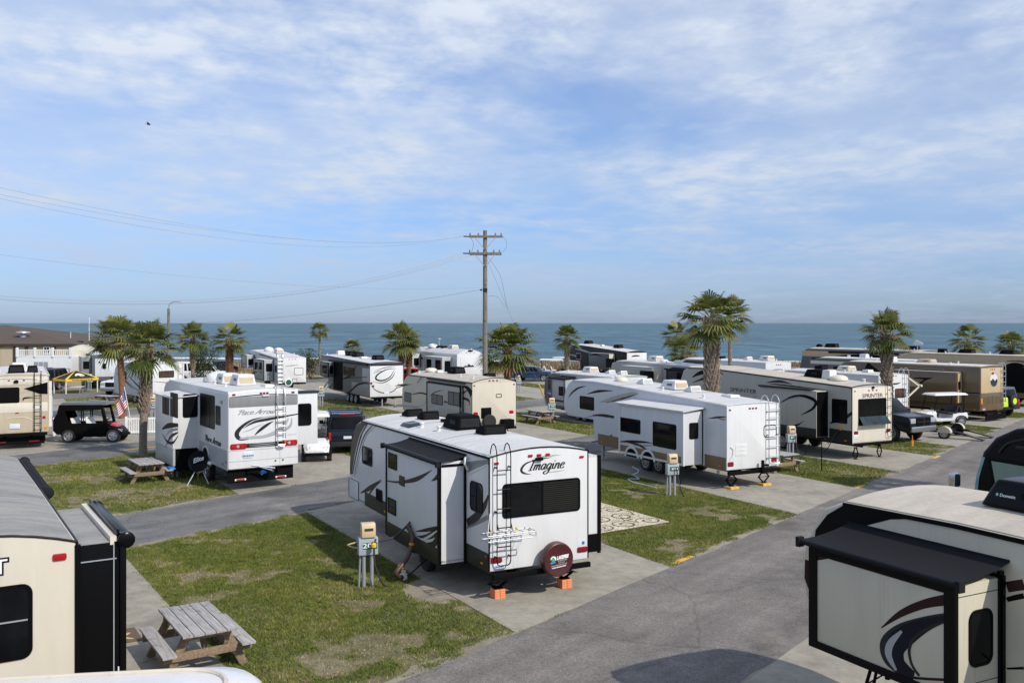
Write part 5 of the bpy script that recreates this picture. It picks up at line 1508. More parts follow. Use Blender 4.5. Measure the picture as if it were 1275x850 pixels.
# ---- white roof edge just below the viewpoint, bottom left
def near_roof():
    th = R(8)
    t = thing('camper', 'white camper roof with rounded corner and beige sealed seam, cut off by the bottom edge', 'camper', (-3.5, 8.05, 0), th)
    zt = 3.04
    mb = MB()
    x0, x1, y1 = -3.2, 1.38, 0.0
    corner = [(x1 - 0.42 + 0.42 * math.sin(R(a)), y1 - 0.42 + 0.42 * math.cos(R(a))) for a in range(0, 91, 15)]
    out_ = [(x0, y1)] + corner + [(x1, -5.5), (x0, -5.5)]
    def loop(ins, z):
        cx, cy = (x0 + x1) / 2, -2.7
        return [(x + (cx - x) * ins / abs(cx - x0), y + (cy - y) * ins / 2.7, z) for x, y in out_]
    rings = [loop(0, 0.5), loop(0, zt - 0.22), loop(0.03, zt - 0.12), loop(0.10, zt - 0.04), loop(0.24, zt), loop(1.0, zt + 0.06)]
    n = len(out_)
    vs = [p for r_ in rings for p in r_]
    fs = [(i * n + j, i * n + (j + 1) % n, (i + 1) * n + (j + 1) % n, (i + 1) * n + j) for i in range(len(rings) - 1) for j in range(n)]
    fs += [tuple(range(n))[::-1], tuple(range((len(rings) - 1) * n, len(rings) * n))]
    mb.add(vs, fs); mb.build('body', M['white'], t, smooth=50)
    mb = MB(); rl = loop(0.30, zt + 0.012); mb.tube([p for p in rl], 0.022, 6, closed=True); mb.build('roof_seam', M['cream'], t, smooth=50)
    for x in (-2.0, 0.4):
        mb = MB(); mb.lathe((x, -0.6, 0.36), (0, 1, 0), [(0, 0.3), (0, 0.36), (0.22, 0.36), (0.22, 0.3)], 20); mb.build('wheel', M['rubber'], t)
near_roof()

# ---- white fifth wheel with small slide, right of centre
def white_fifth():
    c7 = crop(660, 440, 2.7717); c4 = crop(640, 340, 3.984); h4 = crop(760, 540, 5.3125)
    v = RV('fifth_wheel', 'white fifth wheel with silver rear ladder and flat-roofed slide behind a numbered post', FIFTH, (7.66, 33.0), 28, 11.2, 2.5, 0.72, 3.04, 0.06, 'fifth', 'cool_white', ztop_front=3.42)
    r, l = v.rear, v.left
    v.box_at('rear_panel', 'white', r, 0.012, 2.488, 0.74, 3.02, -0.005, 0.012, 0.02, 0.006)  # lit rear made whiter; the body colour carries the side's bluish shade
    v.roof('roof_white', 'cool_white', 0.05)
    v.skirt(1.18, 'skirt_brown', 0.02, 8.3, 0.71)
    v.ladder(1.90, 2.42, 0.85, 2.95, (1.15, 1.50, 1.85, 2.2, 2.55, 2.85), 'alu', off=0.13, hook=0.40, r=0.018)
    v.wpx(r, c7(805, 247), c7(850, 287), r=0.12)
    v.tail(*r.px(c7(691, 382)), 0.28, 0.17, m='dark_red_lens'); v.tail(*r.px(c7(840, 366)), 0.24, 0.17, m='dark_red_lens')
    v.markers([r.px(c7(x, 185))[0] for x in (757, 768, 779)], 2.90, 0.10, 0.06); v.markers((0.15,), 2.88, 0.10, 0.06)
    g = MB(); (ua, va), (ub, vb) = r.px(c7(707, 313)), r.px(c7(747, 350))
    for i in range(3):
        z_ = vb + (va - vb) * (i + 0.5) / 3; r.plate(g, ua, ub, z_ - 0.075, z_ + 0.075, 0.02, 0.011, 0.022); 
    g.build('vent_panel', M['white_slide'], v.root, bevel=0.004)
    g = MB(); g.tube([r.pt(*r.px(c7(690, 322)), 0.03), r.pt(*r.px(c7(699, 330)), 0.05), r.pt(*r.px(c7(697, 350)), 0.05), r.pt(*r.px(c7(688, 365)), 0.03)], 0.014, 6); g.build('cable_cover', M['white_slide'], v.root)
    v.bumper(0.62, 0.13, 0.02, w=2.46)
    g = MB(); g.box(-0.30, -0.14, -0.35, -0.20, 0.55, 0.66); g.box(-0.24, -0.16, -0.33, -0.24, 0.66, 1.02); g.box(-0.24, -0.16, -0.55, -0.33, 0.80, 0.87); g.build('bike_rack_post', M['matte_black'], v.root)
    v.jack(0.45, ztop=0.55, foot=0.10, wd=0.5); v.jack(2.0, ztop=0.55, foot=0.10, wd=0.5)
    v.wheels((4.15, 5.0), 0.38)
    # slide with brown lower band and twin wheel arches
    xs = sorted((l.px(c7(597, 390))[0],))
    e_in = l.px(c7(600, 385))[0]
    o, f, e = v.slide(e_in, e_in + 4.1, 0.95, 0.80, 2.75, 1, 'cool_white', 'white_slide', 0.10, 'roof_white', trim_face=True)
    fx = lambda p: f.px(c7(*p))
    v.wpx(f, c7(308, 218), c7(381, 279), parent=o, r=0.06); v.wpx(f, c7(424, 233), c7(505, 333), parent=o, r=0.08)
    xr = f.px(c7(530, 300))[0]
    v.box_at('slide_skirt', 'skirt_brown', f, e_in + 0.10, e_in + 4.0, 0.80, 1.12, -0.01, 0.012, 0.004, 0.002, parent=o)
    # awning-less flat canopy over the slide
    g = MB(); y = v.W / 2; g.hull8([(e_in - 0.1, y, 2.86), (e_in + 4.25, y, 2.86), (e_in + 4.25, y + 1.05, 2.75), (e_in - 0.1, y + 1.05, 2.75)], [(e_in - 0.1, y, 2.90), (e_in + 4.25, y, 2.90), (e_in + 4.25, y + 1.05, 2.80), (e_in - 0.1, y + 1.05, 2.80)])
    g.build('slide_canopy', M['roof_white'], o)
    v.window(e, 0.26, 0.68, 1.75, 2.35, parent=o, r=0.07)
    g = MB(); e.poly(g, [(0.86, 0.8), (0.95, 0.8), (0.95, 2.75), (0.86, 2.75)], -0.01, 0.015); g.build('end_seal', M['black'], o)
    for pts, ws, m in (([(300, 304), (345, 303), (390, 305), (424, 309)], [.01, .10, .08, .01], 'maroon_stripe'), ([(335, 306), (375, 315), (400, 330), (428, 346)], [.01, .09, .06, .01], 'maroon_stripe'), ([(355, 315), (395, 318), (424, 316)], [.01, .05, .01], 'mid_grey')):
        v.dpx(f, [c7(*p) for p in pts], ws, m, parent=o, name='slide_stripe')
    g = MB()
    for cu in (f.px(c7(352, 380))[0], f.px(c7(408, 385))[0]):
        pts = [(cu + 0.42 * math.cos(R(a)), 0.72 + 0.38 * math.sin(R(a))) for a in range(0, 181, 15)]
        f.poly(g, pts, -.01, .0135, 1); f.stroke(g, pts, 0.09, 0.01, 0.04, 1)
    g.build('wheel_arch', [M['white_slide'], M['matte_black']], o)
    # front cap
    v.wpx(l, c7(172, 145), c7(221, 197), r=0.06)
    for pts, ws, m in (([(196, 140), (235, 130), (285, 128)], [.01, .11, .02], 'maroon_stripe'), ([(238, 168), (290, 156), (350, 138), (373, 137)], [.01, .22, .12, .01], 'warm_grey'), ([(260, 170), (320, 155), (375, 138)], [.01, .07, .01], 'maroon_stripe'),
                       ([(190, 220), (235, 214), (290, 222)], [.01, .06, .06], 'mid_grey'), ([(215, 212), (250, 213), (290, 219)], [.02, .12, .10], 'maroon_stripe'),
                       ([(135, 150), (148, 132), (170, 118), (195, 112)], [.02, .08, .07, .01], 'maroon_stripe'), ([(130, 160), (140, 138), (160, 120), (180, 112)], [.01, .04, .04, .01], 'mid_grey'),
                       ([(614, 224), (645, 220), (676, 218)], [.01, .07, .03], 'maroon_stripe'), ([(640, 220), (660, 226), (676, 228)], [.01, .06, .04], 'mid_grey')):
        v.dpx(l, [c7(*p) for p in pts], ws, m)
    g = MB(); l.stroke(g, [l.px(c7(212, 305)), l.px(c7(250, 300)), l.px(c7(284, 284))], [.05, .12, .16], -.002, .006); g.build('stripe', M['skirt_brown'], v.root, smooth=0)
    v.box_at('cap_lamp', 'amber', l, *(lambda q: (q[0] - .06, q[0] + .06, q[1] - .04, q[1] + .04))(l.px(c4(375, 782))), 0, 0.02, 0.02)
    v.box_at('filler_lid', 'galv', l, *(lambda q: (q[0] - .08, q[0] + .08, q[1] - .08, q[1] + .08))(l.px(c7(650, 407))), 0, 0.02, 0.08)
    # roof
    v.ac(4.6, 0.0, 1.0, 0.74, 0.36); v.vent(3.55, -0.1, 0.5, 0.5, 0.24, 'white_plastic'); v.vent(1.6, -0.35, 0.6, 0.5, 0.10, 'white_plastic', False)
    v.vent(6.6, 0.0, 0.5, 0.5, 0.24, 'white_plastic'); v.dome(7.9, 0.3, 0.28, 0.20, 'cream_light', 'skylight_dome')
    for y in (0.95, -0.95):
        g = MB(); g.box(8.3, 8.42, y - 0.05, y + 0.05, 0.03, 0.9); g.box(8.24, 8.48, y - 0.12, y + 0.12, 0.022, 0.05); g.build('landing_leg', M['galv'], v.root)
    return v
v_white = white_fifth()

# ---- cream and grey fifth wheel lettered SPRINTER
def sprinter():
    c7 = crop(660, 440, 2.7717); c5 = crop(920, 360, 3.2704); g6 = crop(1030, 460, 5.313)
    v = RV('fifth_wheel', 'cream-backed grey fifth wheel with propped rear window and black-ended slide, beside the black pickup', FIFTH, (14.8, 40.2), 28, 12.0, 2.5, 0.72, 3.20, 0.10, 'fifth', 'warm_grey', ztop_front=3.62)
    r, l = v.rear, v.left
    v.box_at('rear_panel', 'cream_light', r, 0.015, 2.485, 0.78, 3.16, -0.005, 0.012, 0.02, 0.006)
    v.roof('roof_cream', 'black', 0.05); v.corner_trim('black')
    v.skirt(1.30, 'charcoal', 0.0, 9.1, 0.70)
    (u0, v0), (u1, v1) = r.px(g6(203, 195)), r.px(g6(388, 358))
    v.window(r, u0, u1, v1, v0, r=0.05, d=0.012, fw=0.05)
    g = MB(); vm = v1 + (v0 - v1) * 0.33; g.hull8([r.pt(u0 + .04, vm, .03), r.pt(u1 - .04, vm, .03), r.pt(u1 + .03, v1 + .04, .26), r.pt(u0 + .04, v1 + .04, .26)], [r.pt(u0 + .04, vm, .045), r.pt(u1 - .04, vm, .045), r.pt(u1 + .03, v1 + .05, .275), r.pt(u0 + .04, v1 + .05, .275)])
    g.build('window_flap', M['glass_blue'], v.root)
    q = r.px(g6(298, 172)); r.text('SPRINTER', q[0], q[1], 0.24, M['text_brown'], v.root, 'lettering', 0.014, 0, 0.004, 1.30)
    v.markers([r.px(g6(x, 135))[0] for x in (274, 300, 325)], r.px(g6(300, 137))[1], 0.09, 0.06); v.markers((0.16, 2.33), 3.02, 0.10, 0.05)
    v.box_at('rear_camera', 'black', r, *(lambda p: (p[0] - .07, p[0] + .07, p[1] - .05, p[1] + .05))(r.px(g6(300, 118))), 0.01, 0.06)
    for p in ((189, 418), (402, 400)): v.tail(*r.px(g6(*p)), 0.26, 0.15, m='dark_red_lens')
    v.box_at('reflector', 'plate_white', r, *(lambda p: (p[0] - .14, p[0] + .14, p[1] - .10, p[1] + .10))(r.px(g6(189, 441))), 0.01, 0.02)
    v.ladder(2.12, 2.46, 0.95, 3.05, (1.25, 1.6, 1.95, 2.3, 2.65), 'charcoal', off=0.10, hook=0.3)
    v.bumper(0.70, 0.12, 0.03); v.wheels((4.3, 5.25), 0.38); v.jack(0.5, ztop=0.54); v.jack(2.0, ztop=0.54)
    # slide
    a, b = l.px(c7(1030, 250))[0], None
    o, f, e = v.slide(a, a + 3.8, 0.75, 0.92, 2.95, 1, 'warm_grey', 'warm_grey', 0.05, 'roof_cream', trim_face=False)
    g = MB(); e.poly(g, [(0.03, 0.94), (0.75, 0.94), (0.75, 2.93), (0.03, 2.93)], -0.01, 0.014); g.build('slide_end', M['black'], o)
    v.box_at('slide_skirt', 'charcoal', f, a + 0.01, a + 3.79, 0.91, 1.30, -0.01, 0.012, 0.004, 0.002, parent=o)
    g = MB(); f.poly(g, [(a + .3, 2.98), (a + 3.6, 2.98), (a + 3.6, 3.05), (a + .3, 3.05)], -.2, .08); g.build('slide_awning', M['charcoal'], o)
    for pts, ws, m in (([(862, 170), (905, 150), (950, 148), (985, 165), (975, 190), (935, 212)], [.02, .12, .14, .16, .12, .02], 'black'), ([(880, 160), (930, 150), (978, 168), (968, 192)], [.01, .03, .04, .01], 'silver_grey'), ([(945, 232), (915, 248), (862, 254)], [.01, .10, .01], 'black'), ([(870, 240), (900, 246), (940, 236)], [.01, .05, .01], 'silver_grey')):
        v.dpx(f, [c7(*p) for p in pts], ws, m, d=0.004 if m == 'black' else 0.007, parent=o, name='slide_stripe')
    v.wpx(l, c7(1042, 155), c7(1095, 243), r=0.06)
    for pts, ws, m in (([(1111, 205), (1080, 225), (1035, 240)], [.12, .16, .06], 'charcoal'), ([(945, 265), (985, 256), (1000, 262)], [.01, .09, .04], 'black'), ([(812, 100), (860, 96), (905, 106)], [.01, .13, .01], 'charcoal'), ([(822, 104), (870, 108), (1030, 128)], [.01, .06, .03], 'black'),
                       ([(560, 82), (590, 66), (640, 62), (668, 72)], [.05, .22, .16, .02], 'black'), ([(575, 95), (610, 78), (650, 74)], [.02, .08, .02], 'charcoal'), ([(560, 100), (600, 88), (660, 84)], [.02, .10, .02], 'charcoal')):
        v.dpx(l, [c7(*p) for p in pts], ws, m)
    q = l.px(c7(735, 128)); l.text('SPRINTER', q[0], q[1], 0.26, M['text_brown'], v.root, 'lettering', 0.005, 0, 0.004, 1.9)
    v.ac(3.2, 0.0, 1.05, 0.74, 0.36, 'matte_black', 'charcoal'); v.dome(1.7, 0.2, 0.40, 0.25, 'cream_light', 'skylight_dome'); v.vent(2.35, 0.1, 0.5, 0.5, 0.40, 'white_plastic', False)
    g = MB(); g.lathe(l.pt(*l.px(g6(90, 387)), 0), l.n, [(0, .10), (.06, .09), (.07, 0)], 12); g.build('cable_inlet', M['orange_ring'], v.root)
    g = MB(); p = l.px(g6(85, 393)); g.tube([l.pt(p[0], p[1], .08), l.pt(p[0] + .25, p[1] - .35, .14), l.pt(p[0] + .4, p[1] - .8, .25), l.pt(p[0] + .7, 0.05, .5)], .018, 6); g.build('power_cable', M['wire_black'], v.root)
    return v
sprinter()

# ---- white motorhome with full rear ladder, left of centre
def pace():
    g5 = crop(280, 490, 7.082); c2 = crop(180, 380, 3.5409)
    v = RV('motorhome', 'white motorhome with silver roof ladder, grey rear band and curling stripes', MOTOR, (-10.02, 32.6), 34.0, 9.6, 2.59, 0.80, 3.53, 0.08, 'motor', 'white', bev=0.07)
    r, l = v.rear, v.left
    v.roof('roof_white', None, 0.10)
    g = MB()
    for sg in (1, -1): g.tube([(0.05, sg * 1.24, 3.53), (8.3, sg * 1.24, 3.53)], 0.055, 8)
    g.build('roof_rail', M['white_slide'], v.root)
    # dark grey band across the top of the rear, fade of the window
    (ua, va), (ub, vb) = r.px(g5(28, 20)), r.px(g5(655, 115))
    v.box_at('rear_band', 'mid_grey', r, 0.03, 2.56, 3.0, 3.38, -0.01, 0.006, 0.05, 0.004)
    v.decal(r, [(0.06, 3.37), (0.8, 3.41), (1.3, 3.42), (1.8, 3.41), (2.53, 3.37)], [.02, .03, .035, .03, .02], 'charcoal', 0.008)
    v.box_at('rear_lamp_housing', 'white_slide', r, 1.22, 1.48, 3.36, 3.42, 0, 0.05)
    v.markers([r.px(c2(x, 374))[0] for x in (513, 527, 541)], 3.48, 0.09, 0.05); v.markers((0.20, 2.38), 3.46, 0.12, 0.06)
    # tail lamps on a dark band
    lo, hi = r.px(g5(40, 495))[1], r.px(g5(40, 445))[1]
    v.box_at('lamp_band', 'charcoal', r, 0.10, 2.50, lo + .02, hi - .02, -0.01, 0.010, 0.04, 0.004)
    for uu in (0.36, 2.25):
        tl = v.box_at('tail_light', 'red_lens', r, uu - .29, uu + .29, lo, hi, 0, 0.03, 0.06)
        g = MB(); g.lathe(r.pt(uu - .02, (lo + hi) / 2, 0.03), r.n, [(0, .055), (.012, .05), (.014, 0)], 14); g.build('reversing_lamp', M['clear_lens'], tl)
        for du in (-.17, .13):
            g = MB(); g.lathe(r.pt(uu + du, (lo + hi) / 2 - .01, 0.03), r.n, [(0, .075), (.01, .07), (.012, 0)], 16); g.build('brake_lamp', M['red_paint'], tl)
    for k in range(3): v.decal(r, [(0.75, lo + .07 + .05 * k), (1.3, lo + .055 + .06 * k), (1.85, lo + .08 + .05 * k)], [.005, .022, .005], 'silver_grey', 0.013)
    pl = v.box_at('licence_plate', 'plate_white', r, *(lambda a, b: (a[0], b[0], b[1], a[1]))(r.px(g5(162, 515)), r.px(g5(245, 562))), 0, 0.02, 0.02)
    q = r.px(g5(205, 545)); v.marks(r, q[0] - .2, q[0] + .2, q[1], .07, 'plate_blue', pl, .023, 6)
    g = MB()
    for zz in (r.px(g5(300, 490))[1], r.px(g5(300, 583))[1]): r.poly(g, [(0.03, zz), (2.56, zz), (2.56, zz + .012), (0.03, zz + .012)], -.002, .003)
    uu = r.px(g5(483, 560))[0]; r.poly(g, [(uu, 0.86), (uu + .01, 0.86), (uu + .01, lo), (uu, lo)], -.002, .0036); uu = r.px(g5(245, 560))[0]
    g.build('panel_joint', M['mid_grey'], v.root, smooth=0)
    for p in ((446, 588), (511, 580)): v.box_at('latch', 'charcoal', r, *(lambda q: (q[0] - .03, q[0] + .03, q[1] - .03, q[1] + .03))(r.px(g5(*p))), 0, 0.02, 0.03, 0.003)
    # stripes
    for pts, ws, m, d in (([(645, 178), (520, 200), (380, 225), (260, 250), (160, 305)], [.04, .06, .10, .08, .01], 'charcoal', .004),
                          ([(430, 240), (370, 275), (310, 320), (262, 365)], [.01, .10, .10, .02], 'charcoal', .006),
                          ([(330, 205), (230, 235), (150, 290), (105, 350), (130, 395), (210, 400)], [.01, .06, .11, .16, .12, .02], 'charcoal', .008),
                          ([(130, 395), (230, 385), (340, 375), (440, 335), (520, 280), (560, 215)], [.06, .10, .10, .10, .11, .05], 'silver_grey', .010),
                          ([(190, 375), (320, 385), (450, 350), (570, 290), (590, 210)], [.01, .05, .08, .10, .03], 'galv', .0045),
                          ([(180, 280), (280, 225), (400, 200), (490, 195)], [.02, .05, .05, .01], 'silver_grey', .0042), ([(155, 340), (230, 315), (290, 285), (350, 262)], [.01, .04, .03, .01], 'galv', .0042)):
        v.dpx(r, [g5(*p) for p in pts], ws, m, d=d)
    p0, p1 = r.px(g5(95, 190)), r.px(g5(425, 165))
    nib_text(r, 'Pace Arrow', p0[0] + .05, p0[1] + .0, 0.235, M['mid_grey'], v.root, 0.005, 0.12, 0.30, (p1[0] - p0[0]) / (0.235 * 4.05))
    q = r.px(g5(590, 358)); v.decal(r, [(q[0] - .17, q[1]), (q[0] + .17, q[1])], .02, 'galv')
    v.ladder(r.px(g5(455, 300))[0], r.px(g5(522, 300))[0], r.px(g5(488, 455))[1] - .02, 3.28, [r.px(g5(485, y))[1] for y in (445, 398, 338, 282, 225, 172, 110)], 'alu', off=0.14, r=0.020, hook=0.45)
    # tow bar and mud flap
    g = MB(); q = r.px(g5(400, 655)); g.tube([r.pt(q[0], q[1] - .05, .0), r.pt(q[0], q[1] - .05, .25)], .05, 8); a = r.px(g5(215, 625)); g.tube([r.pt(q[0], q[1] - .05, .22), r.pt(a[0] + .25, a[1] - .06, .20)], .03, 8); g.tube([r.pt(q[0] + .1, q[1] + .02, .2), r.pt(a[0], a[1], .18)], .03, 8)
    g.build('tow_bar', M['chrome'], v.root)
    g = MB(); r.poly(g, [(0.03, 0.30), (2.45, 0.30), (2.45, 0.80), (0.03, 0.80)], -0.20, -0.17); mf = g.build('mud_flap', M['matte_black'], v.root)
    for p in ((150, 762), (508, 733)):
        q = r.px(g5(*p)); v.box_at('reflector', 'text_white', r, q[0] - .20, q[0] + .20, q[1] - .03, q[1] + .03, -.17, -.155, 0.01, 0, parent=mf); v.box_at('reflector_centre', 'red_lens', r, q[0] - .15, q[0] + .15, q[1] - .025, q[1] + .025, -.16, -.150, 0.01, 0, parent=mf)
    v.decal(r, [(1.2, .55), (1.3, .63), (1.4, .6)], [.06, .09, .03], 'logo_blue', -0.16, parent=mf, name='flap_logo')
    # left side
    v.skirt(1.48, 'silver_grey', 0.05, 9.3, 0.79)
    v.wpx(l, c2(246, 385), c2(310, 548), r=0.08, bars=(0.33, 0.66), glass='black'); v.wpx(l, c2(314, 440), c2(335, 530), r=0.06, glass='black')
    v.decal(l, [(0.03, 1.50), (3.2, 1.56)], .04, 'white', .008)
    p0, p1 = l.px(c2(266, 592)), l.px(c2(338, 600))
    nib_text(l, 'Pace Arrow', p0[0], p0[1] - .06, 0.36, M['charcoal'], v.root, 0.005, 0.22, 0.2, abs(p1[0] - p0[0]) / (0.36 * 4.2))
    v.box_at('porch_lamp', 'clear_lens', l, *(lambda q: (q[0] - .08, q[0] + .08, q[1] - .06, q[1] + .06))(l.px(c2(341, 426))), 0, .05)
    g = MB(); q = l.px(c2(270, 655)); pts = [(q[0] + .48 * math.cos(R(a)), 0.80 + .55 * math.sin(R(a))) for a in range(0, 181, 12)]; l.stroke(g, pts, .07, 0.006, .03, 1); g.build('wheel_arch', M['white_slide'], v.root)
    l.poly((g2 := MB()), [(q[0] + .44 * math.cos(R(a)), 0.80 + .50 * math.sin(R(a))) for a in range(0, 181, 12)], -.01, .009); g2.build('wheel_well', M['matte_black'], v.root)
    for p in ((346, 700), (360, 690)): v.box_at('hatch_lock', 'charcoal', l, *(lambda q: (q[0] - .04, q[0] + .04, q[1] - .05, q[1] + .05))(l.px(c2(*p))), 0, .012)
    v.wheels((3.0, 8.3), 0.45)
    a = l.px(c2(240, 480))[0]
    o, f, e = v.slide(a, a + 2.8, 0.98, 1.20, 3.12, 1, 'white_slide', 'white', 0.06, 'roof_white', trim_face=False)
    v.box_at('slide_apron', 'silver_grey', f, a + .02, a + 2.78, 0.55, 1.22, -.10, -.01, .02, .004, parent=o)
    v.wpx(e, c2(168, 392), c2(234, 492), parent=o, r=0.09)
    v.wpx(f, c2(80, 393), c2(108, 485), parent=o, r=0.06, bars=(0.5,), glass='black'); v.wpx(f, c2(115, 382), c2(147, 498), parent=o, r=0.05, bars=(0.5,), glass='black')
    g = MB(); y = v.W / 2; g.hull8([(a - .05, y, 3.20), (a + 2.9, y, 3.20), (a + 2.9, y + 1.05, 3.13), (a - .05, y + 1.05, 3.13)], [(a - .05, y, 3.24), (a + 2.9, y, 3.24), (a + 2.9, y + 1.05, 3.17), (a - .05, y + 1.05, 3.17)]); g.build('slide_canopy', M['roof_white'], o)
    for pts, ws, m in (([(78, 545), (105, 530), (148, 528)], [.06, .20, .14], 'black'), ([(85, 590), (110, 555), (148, 545)], [.02, .12, .10], 'silver_grey'), ([(92, 625), (115, 580), (148, 560)], [.02, .14, .06], 'charcoal'), ([(78, 565), (100, 600), (125, 605), (148, 575)], [.02, .10, .10, .04], 'black')):
        v.dpx(f, [c2(*p) for p in pts], ws, m, parent=o, name='slide_stripe')
    g = MB(); g.box(a + .06, a + 2.7, y + .05, y + .86, .35, 1.19); g.build('slide_under_shade', M['matte_black'], o)  # black box added to stand for the dark void under the slide
    # right slide end
    o2, f2, e2 = v.slide(0.5, 3.8, 0.95, 1.45, 3.38, -1, 'white_slide', 'white', 0.06, 'roof_white', trim_face=False)
    v.window(e2, 0.14, 0.70, 2.15, 2.98, parent=o2, r=0.10)
    g = MB(); e2.poly(g, [(0.0, 3.37), (1.0, 3.37), (1.0, 3.44), (0.0, 3.44)], -.5, .04); g.build('slide_canopy', M['charcoal'], o2)
    v.ac(2.6, -0.05, 1.0, 0.75, 0.42); v.ac(4.0, 0.1, 1.0, 0.75, 0.40); v.dome(5.1, 0.2, 0.42, 0.42); v.vent(1.2, -0.55, 0.6, 0.4, 0.10, 'cream_light', False); v.vent(5.9, 0.3, 0.4, 0.4, 0.15, 'white_plastic', False)
    return v
v_pace = pace()

# ---- beige trailer with plain rear, centre
def beige_trailer():
    f4 = crop(500, 420, 5.795); c3 = crop(360, 380, 4.25)
    v = RV('travel_trailer', 'beige travel trailer with plain rear wall and olive side slide behind the white centre trailer', TRAVEL, (-2.04, 47.1), 28, 9.8, 2.55, 0.68, 2.95, 0.22, 'travel', 'khaki')
    r, l = v.rear, v.left
    v.box_at('rear_panel', 'cream', r, 0.012, 2.538, 0.70, 2.90, -0.005, 0.010, 0.02, 0.004)
    v.roof('roof_cream', 'black', 0.04); v.corner_trim('black')
    v.markers([r.px(c3(x, 400))[0] for x in (1060, 1080, 1100)], 3.03, 0.10, 0.06); v.markers((0.12, 2.42), 2.80, .10, .06)
    v.wpx(r, f4(680, 407), f4(722, 433), r=0.05)
    g = r.px(f4(610, 545)); v.box_at('rear_hatch', 'black', r, g[0] - .30, g[0] + .30, g[1] - .28, g[1] + .28, 0, .02)
    v.tail(*r.px(f4(791, 537)), .26, .17, m='red_lens'); v.tail(0.2, r.px(f4(791, 537))[1], .26, .17, m='red_lens')
    v.box_at('reflector', 'plate_white', r, *(lambda q: (q[0] - .13, q[0] + .13, q[1] - .08, q[1] + .08))(r.px(f4(790, 557))), 0, .015)
    g = MB(); q = r.px(f4(625, 605)); g.lathe(r.pt(q[0], q[1], .05), r.n, [(0, .36), (.02, .37), (.14, .37), (.18, .33), (.18, .2)], 28); sp = g.build('spare_wheel', M['rubber'], v.root, smooth=40)
    g = MB(); g.lathe(r.pt(q[0], q[1], .2), r.n, [(0, .22), (.02, .2), (.03, 0)], 20); g.build('rim', M['rim'], sp)
    v.box_at('cargo_box', 'matte_black', r, *(lambda a, b: (a[0], b[0], b[1], a[1]))(r.px(f4(710, 588)), r.px(f4(785, 640))), .02, .45)
    v.bumper(0.58); v.wheels((4.2, 5.1), .36); v.jack(.4); v.jack(2.1)
    a = l.px(f4(445, 450))[0]
    b = l.px(f4(190, 450))[0]
    o, f, e = v.slide(a, b - .2, 0.16, 0.9, 2.72, 1, 'warm_grey', 'black', 0.09, None)
    v.wpx(f, f4(217, 405), f4(297, 490), parent=o, r=.05, bars=(.5,), glass='blind_pale'); v.wpx(f, f4(336, 385), f4(418, 497), parent=o, r=.05, bars=(.5,), glass='blind_pale')
    g = MB(); g.bar(l.pt(a - .3, 2.86, .05), l.pt(b, 2.86, .05), .06, .08); g.build('awning_rail', M['charcoal'], v.root)
    v.wpx(l, f4(22, 392), f4(70, 470), r=.05, glass='blind_pale')
    for pts, ws, m in (([(-50, 350), (0, 342), (75, 338)], [.01, .10, .01], 'charcoal'), ([(-50, 372), (0, 352), (50, 342)], [.02, .06, .01], 'charcoal'), ([(75, 410), (140, 400), (185, 412)], [.03, .08, .08], 'black'), ([(185, 420), (170, 470), (120, 500), (0, 492)], [.05, .06, .07, .03], 'warm_grey'), ([(-60, 500), (0, 490), (120, 505)], [.10, .16, .12], 'silver_grey'),
                       ([(447, 350), (480, 370), (505, 410)], [.05, .25, .4], 'black'), ([(447, 437), (485, 455), (490, 490)], [.12, .14, .03], 'charcoal'), ([(447, 400), (470, 385), (500, 378)], [.10, .05, .02], 'black')):
        v.dpx(l, [f4(*p) for p in pts], ws, m)
    for pts, ws, m in (([(300, 470), (318, 462), (335, 474)], [.01, .10, .02], 'charcoal'), ([(200, 425), (240, 395), (300, 378)], [.01, .05, .02], 'black'), ([(200, 520), (300, 500), (430, 520)], [.12, .15, .2], 'silver_grey')):
        v.dpx(f, [f4(*p) for p in pts], ws, m, parent=o, name='slide_stripe')
    v.ac(4.7, .0, 1.0, .74, .36, 'matte_black', 'charcoal'); v.vent(6.4, .3, .4, .4, .12, 'white_plastic', False); v.dome(7.6, .3, .35, .22, 'cream_light', 'skylight_dome'); v.vent(2.0, -.7, .5, .6, .2)
    g = MB(); g.tube([l.pt(6.6, 2.9, .06), l.pt(7.1, 2.55, .1)], .02, 6); g.build('awning_arm', M['black'], v.root)
    return v
beige_trailer()

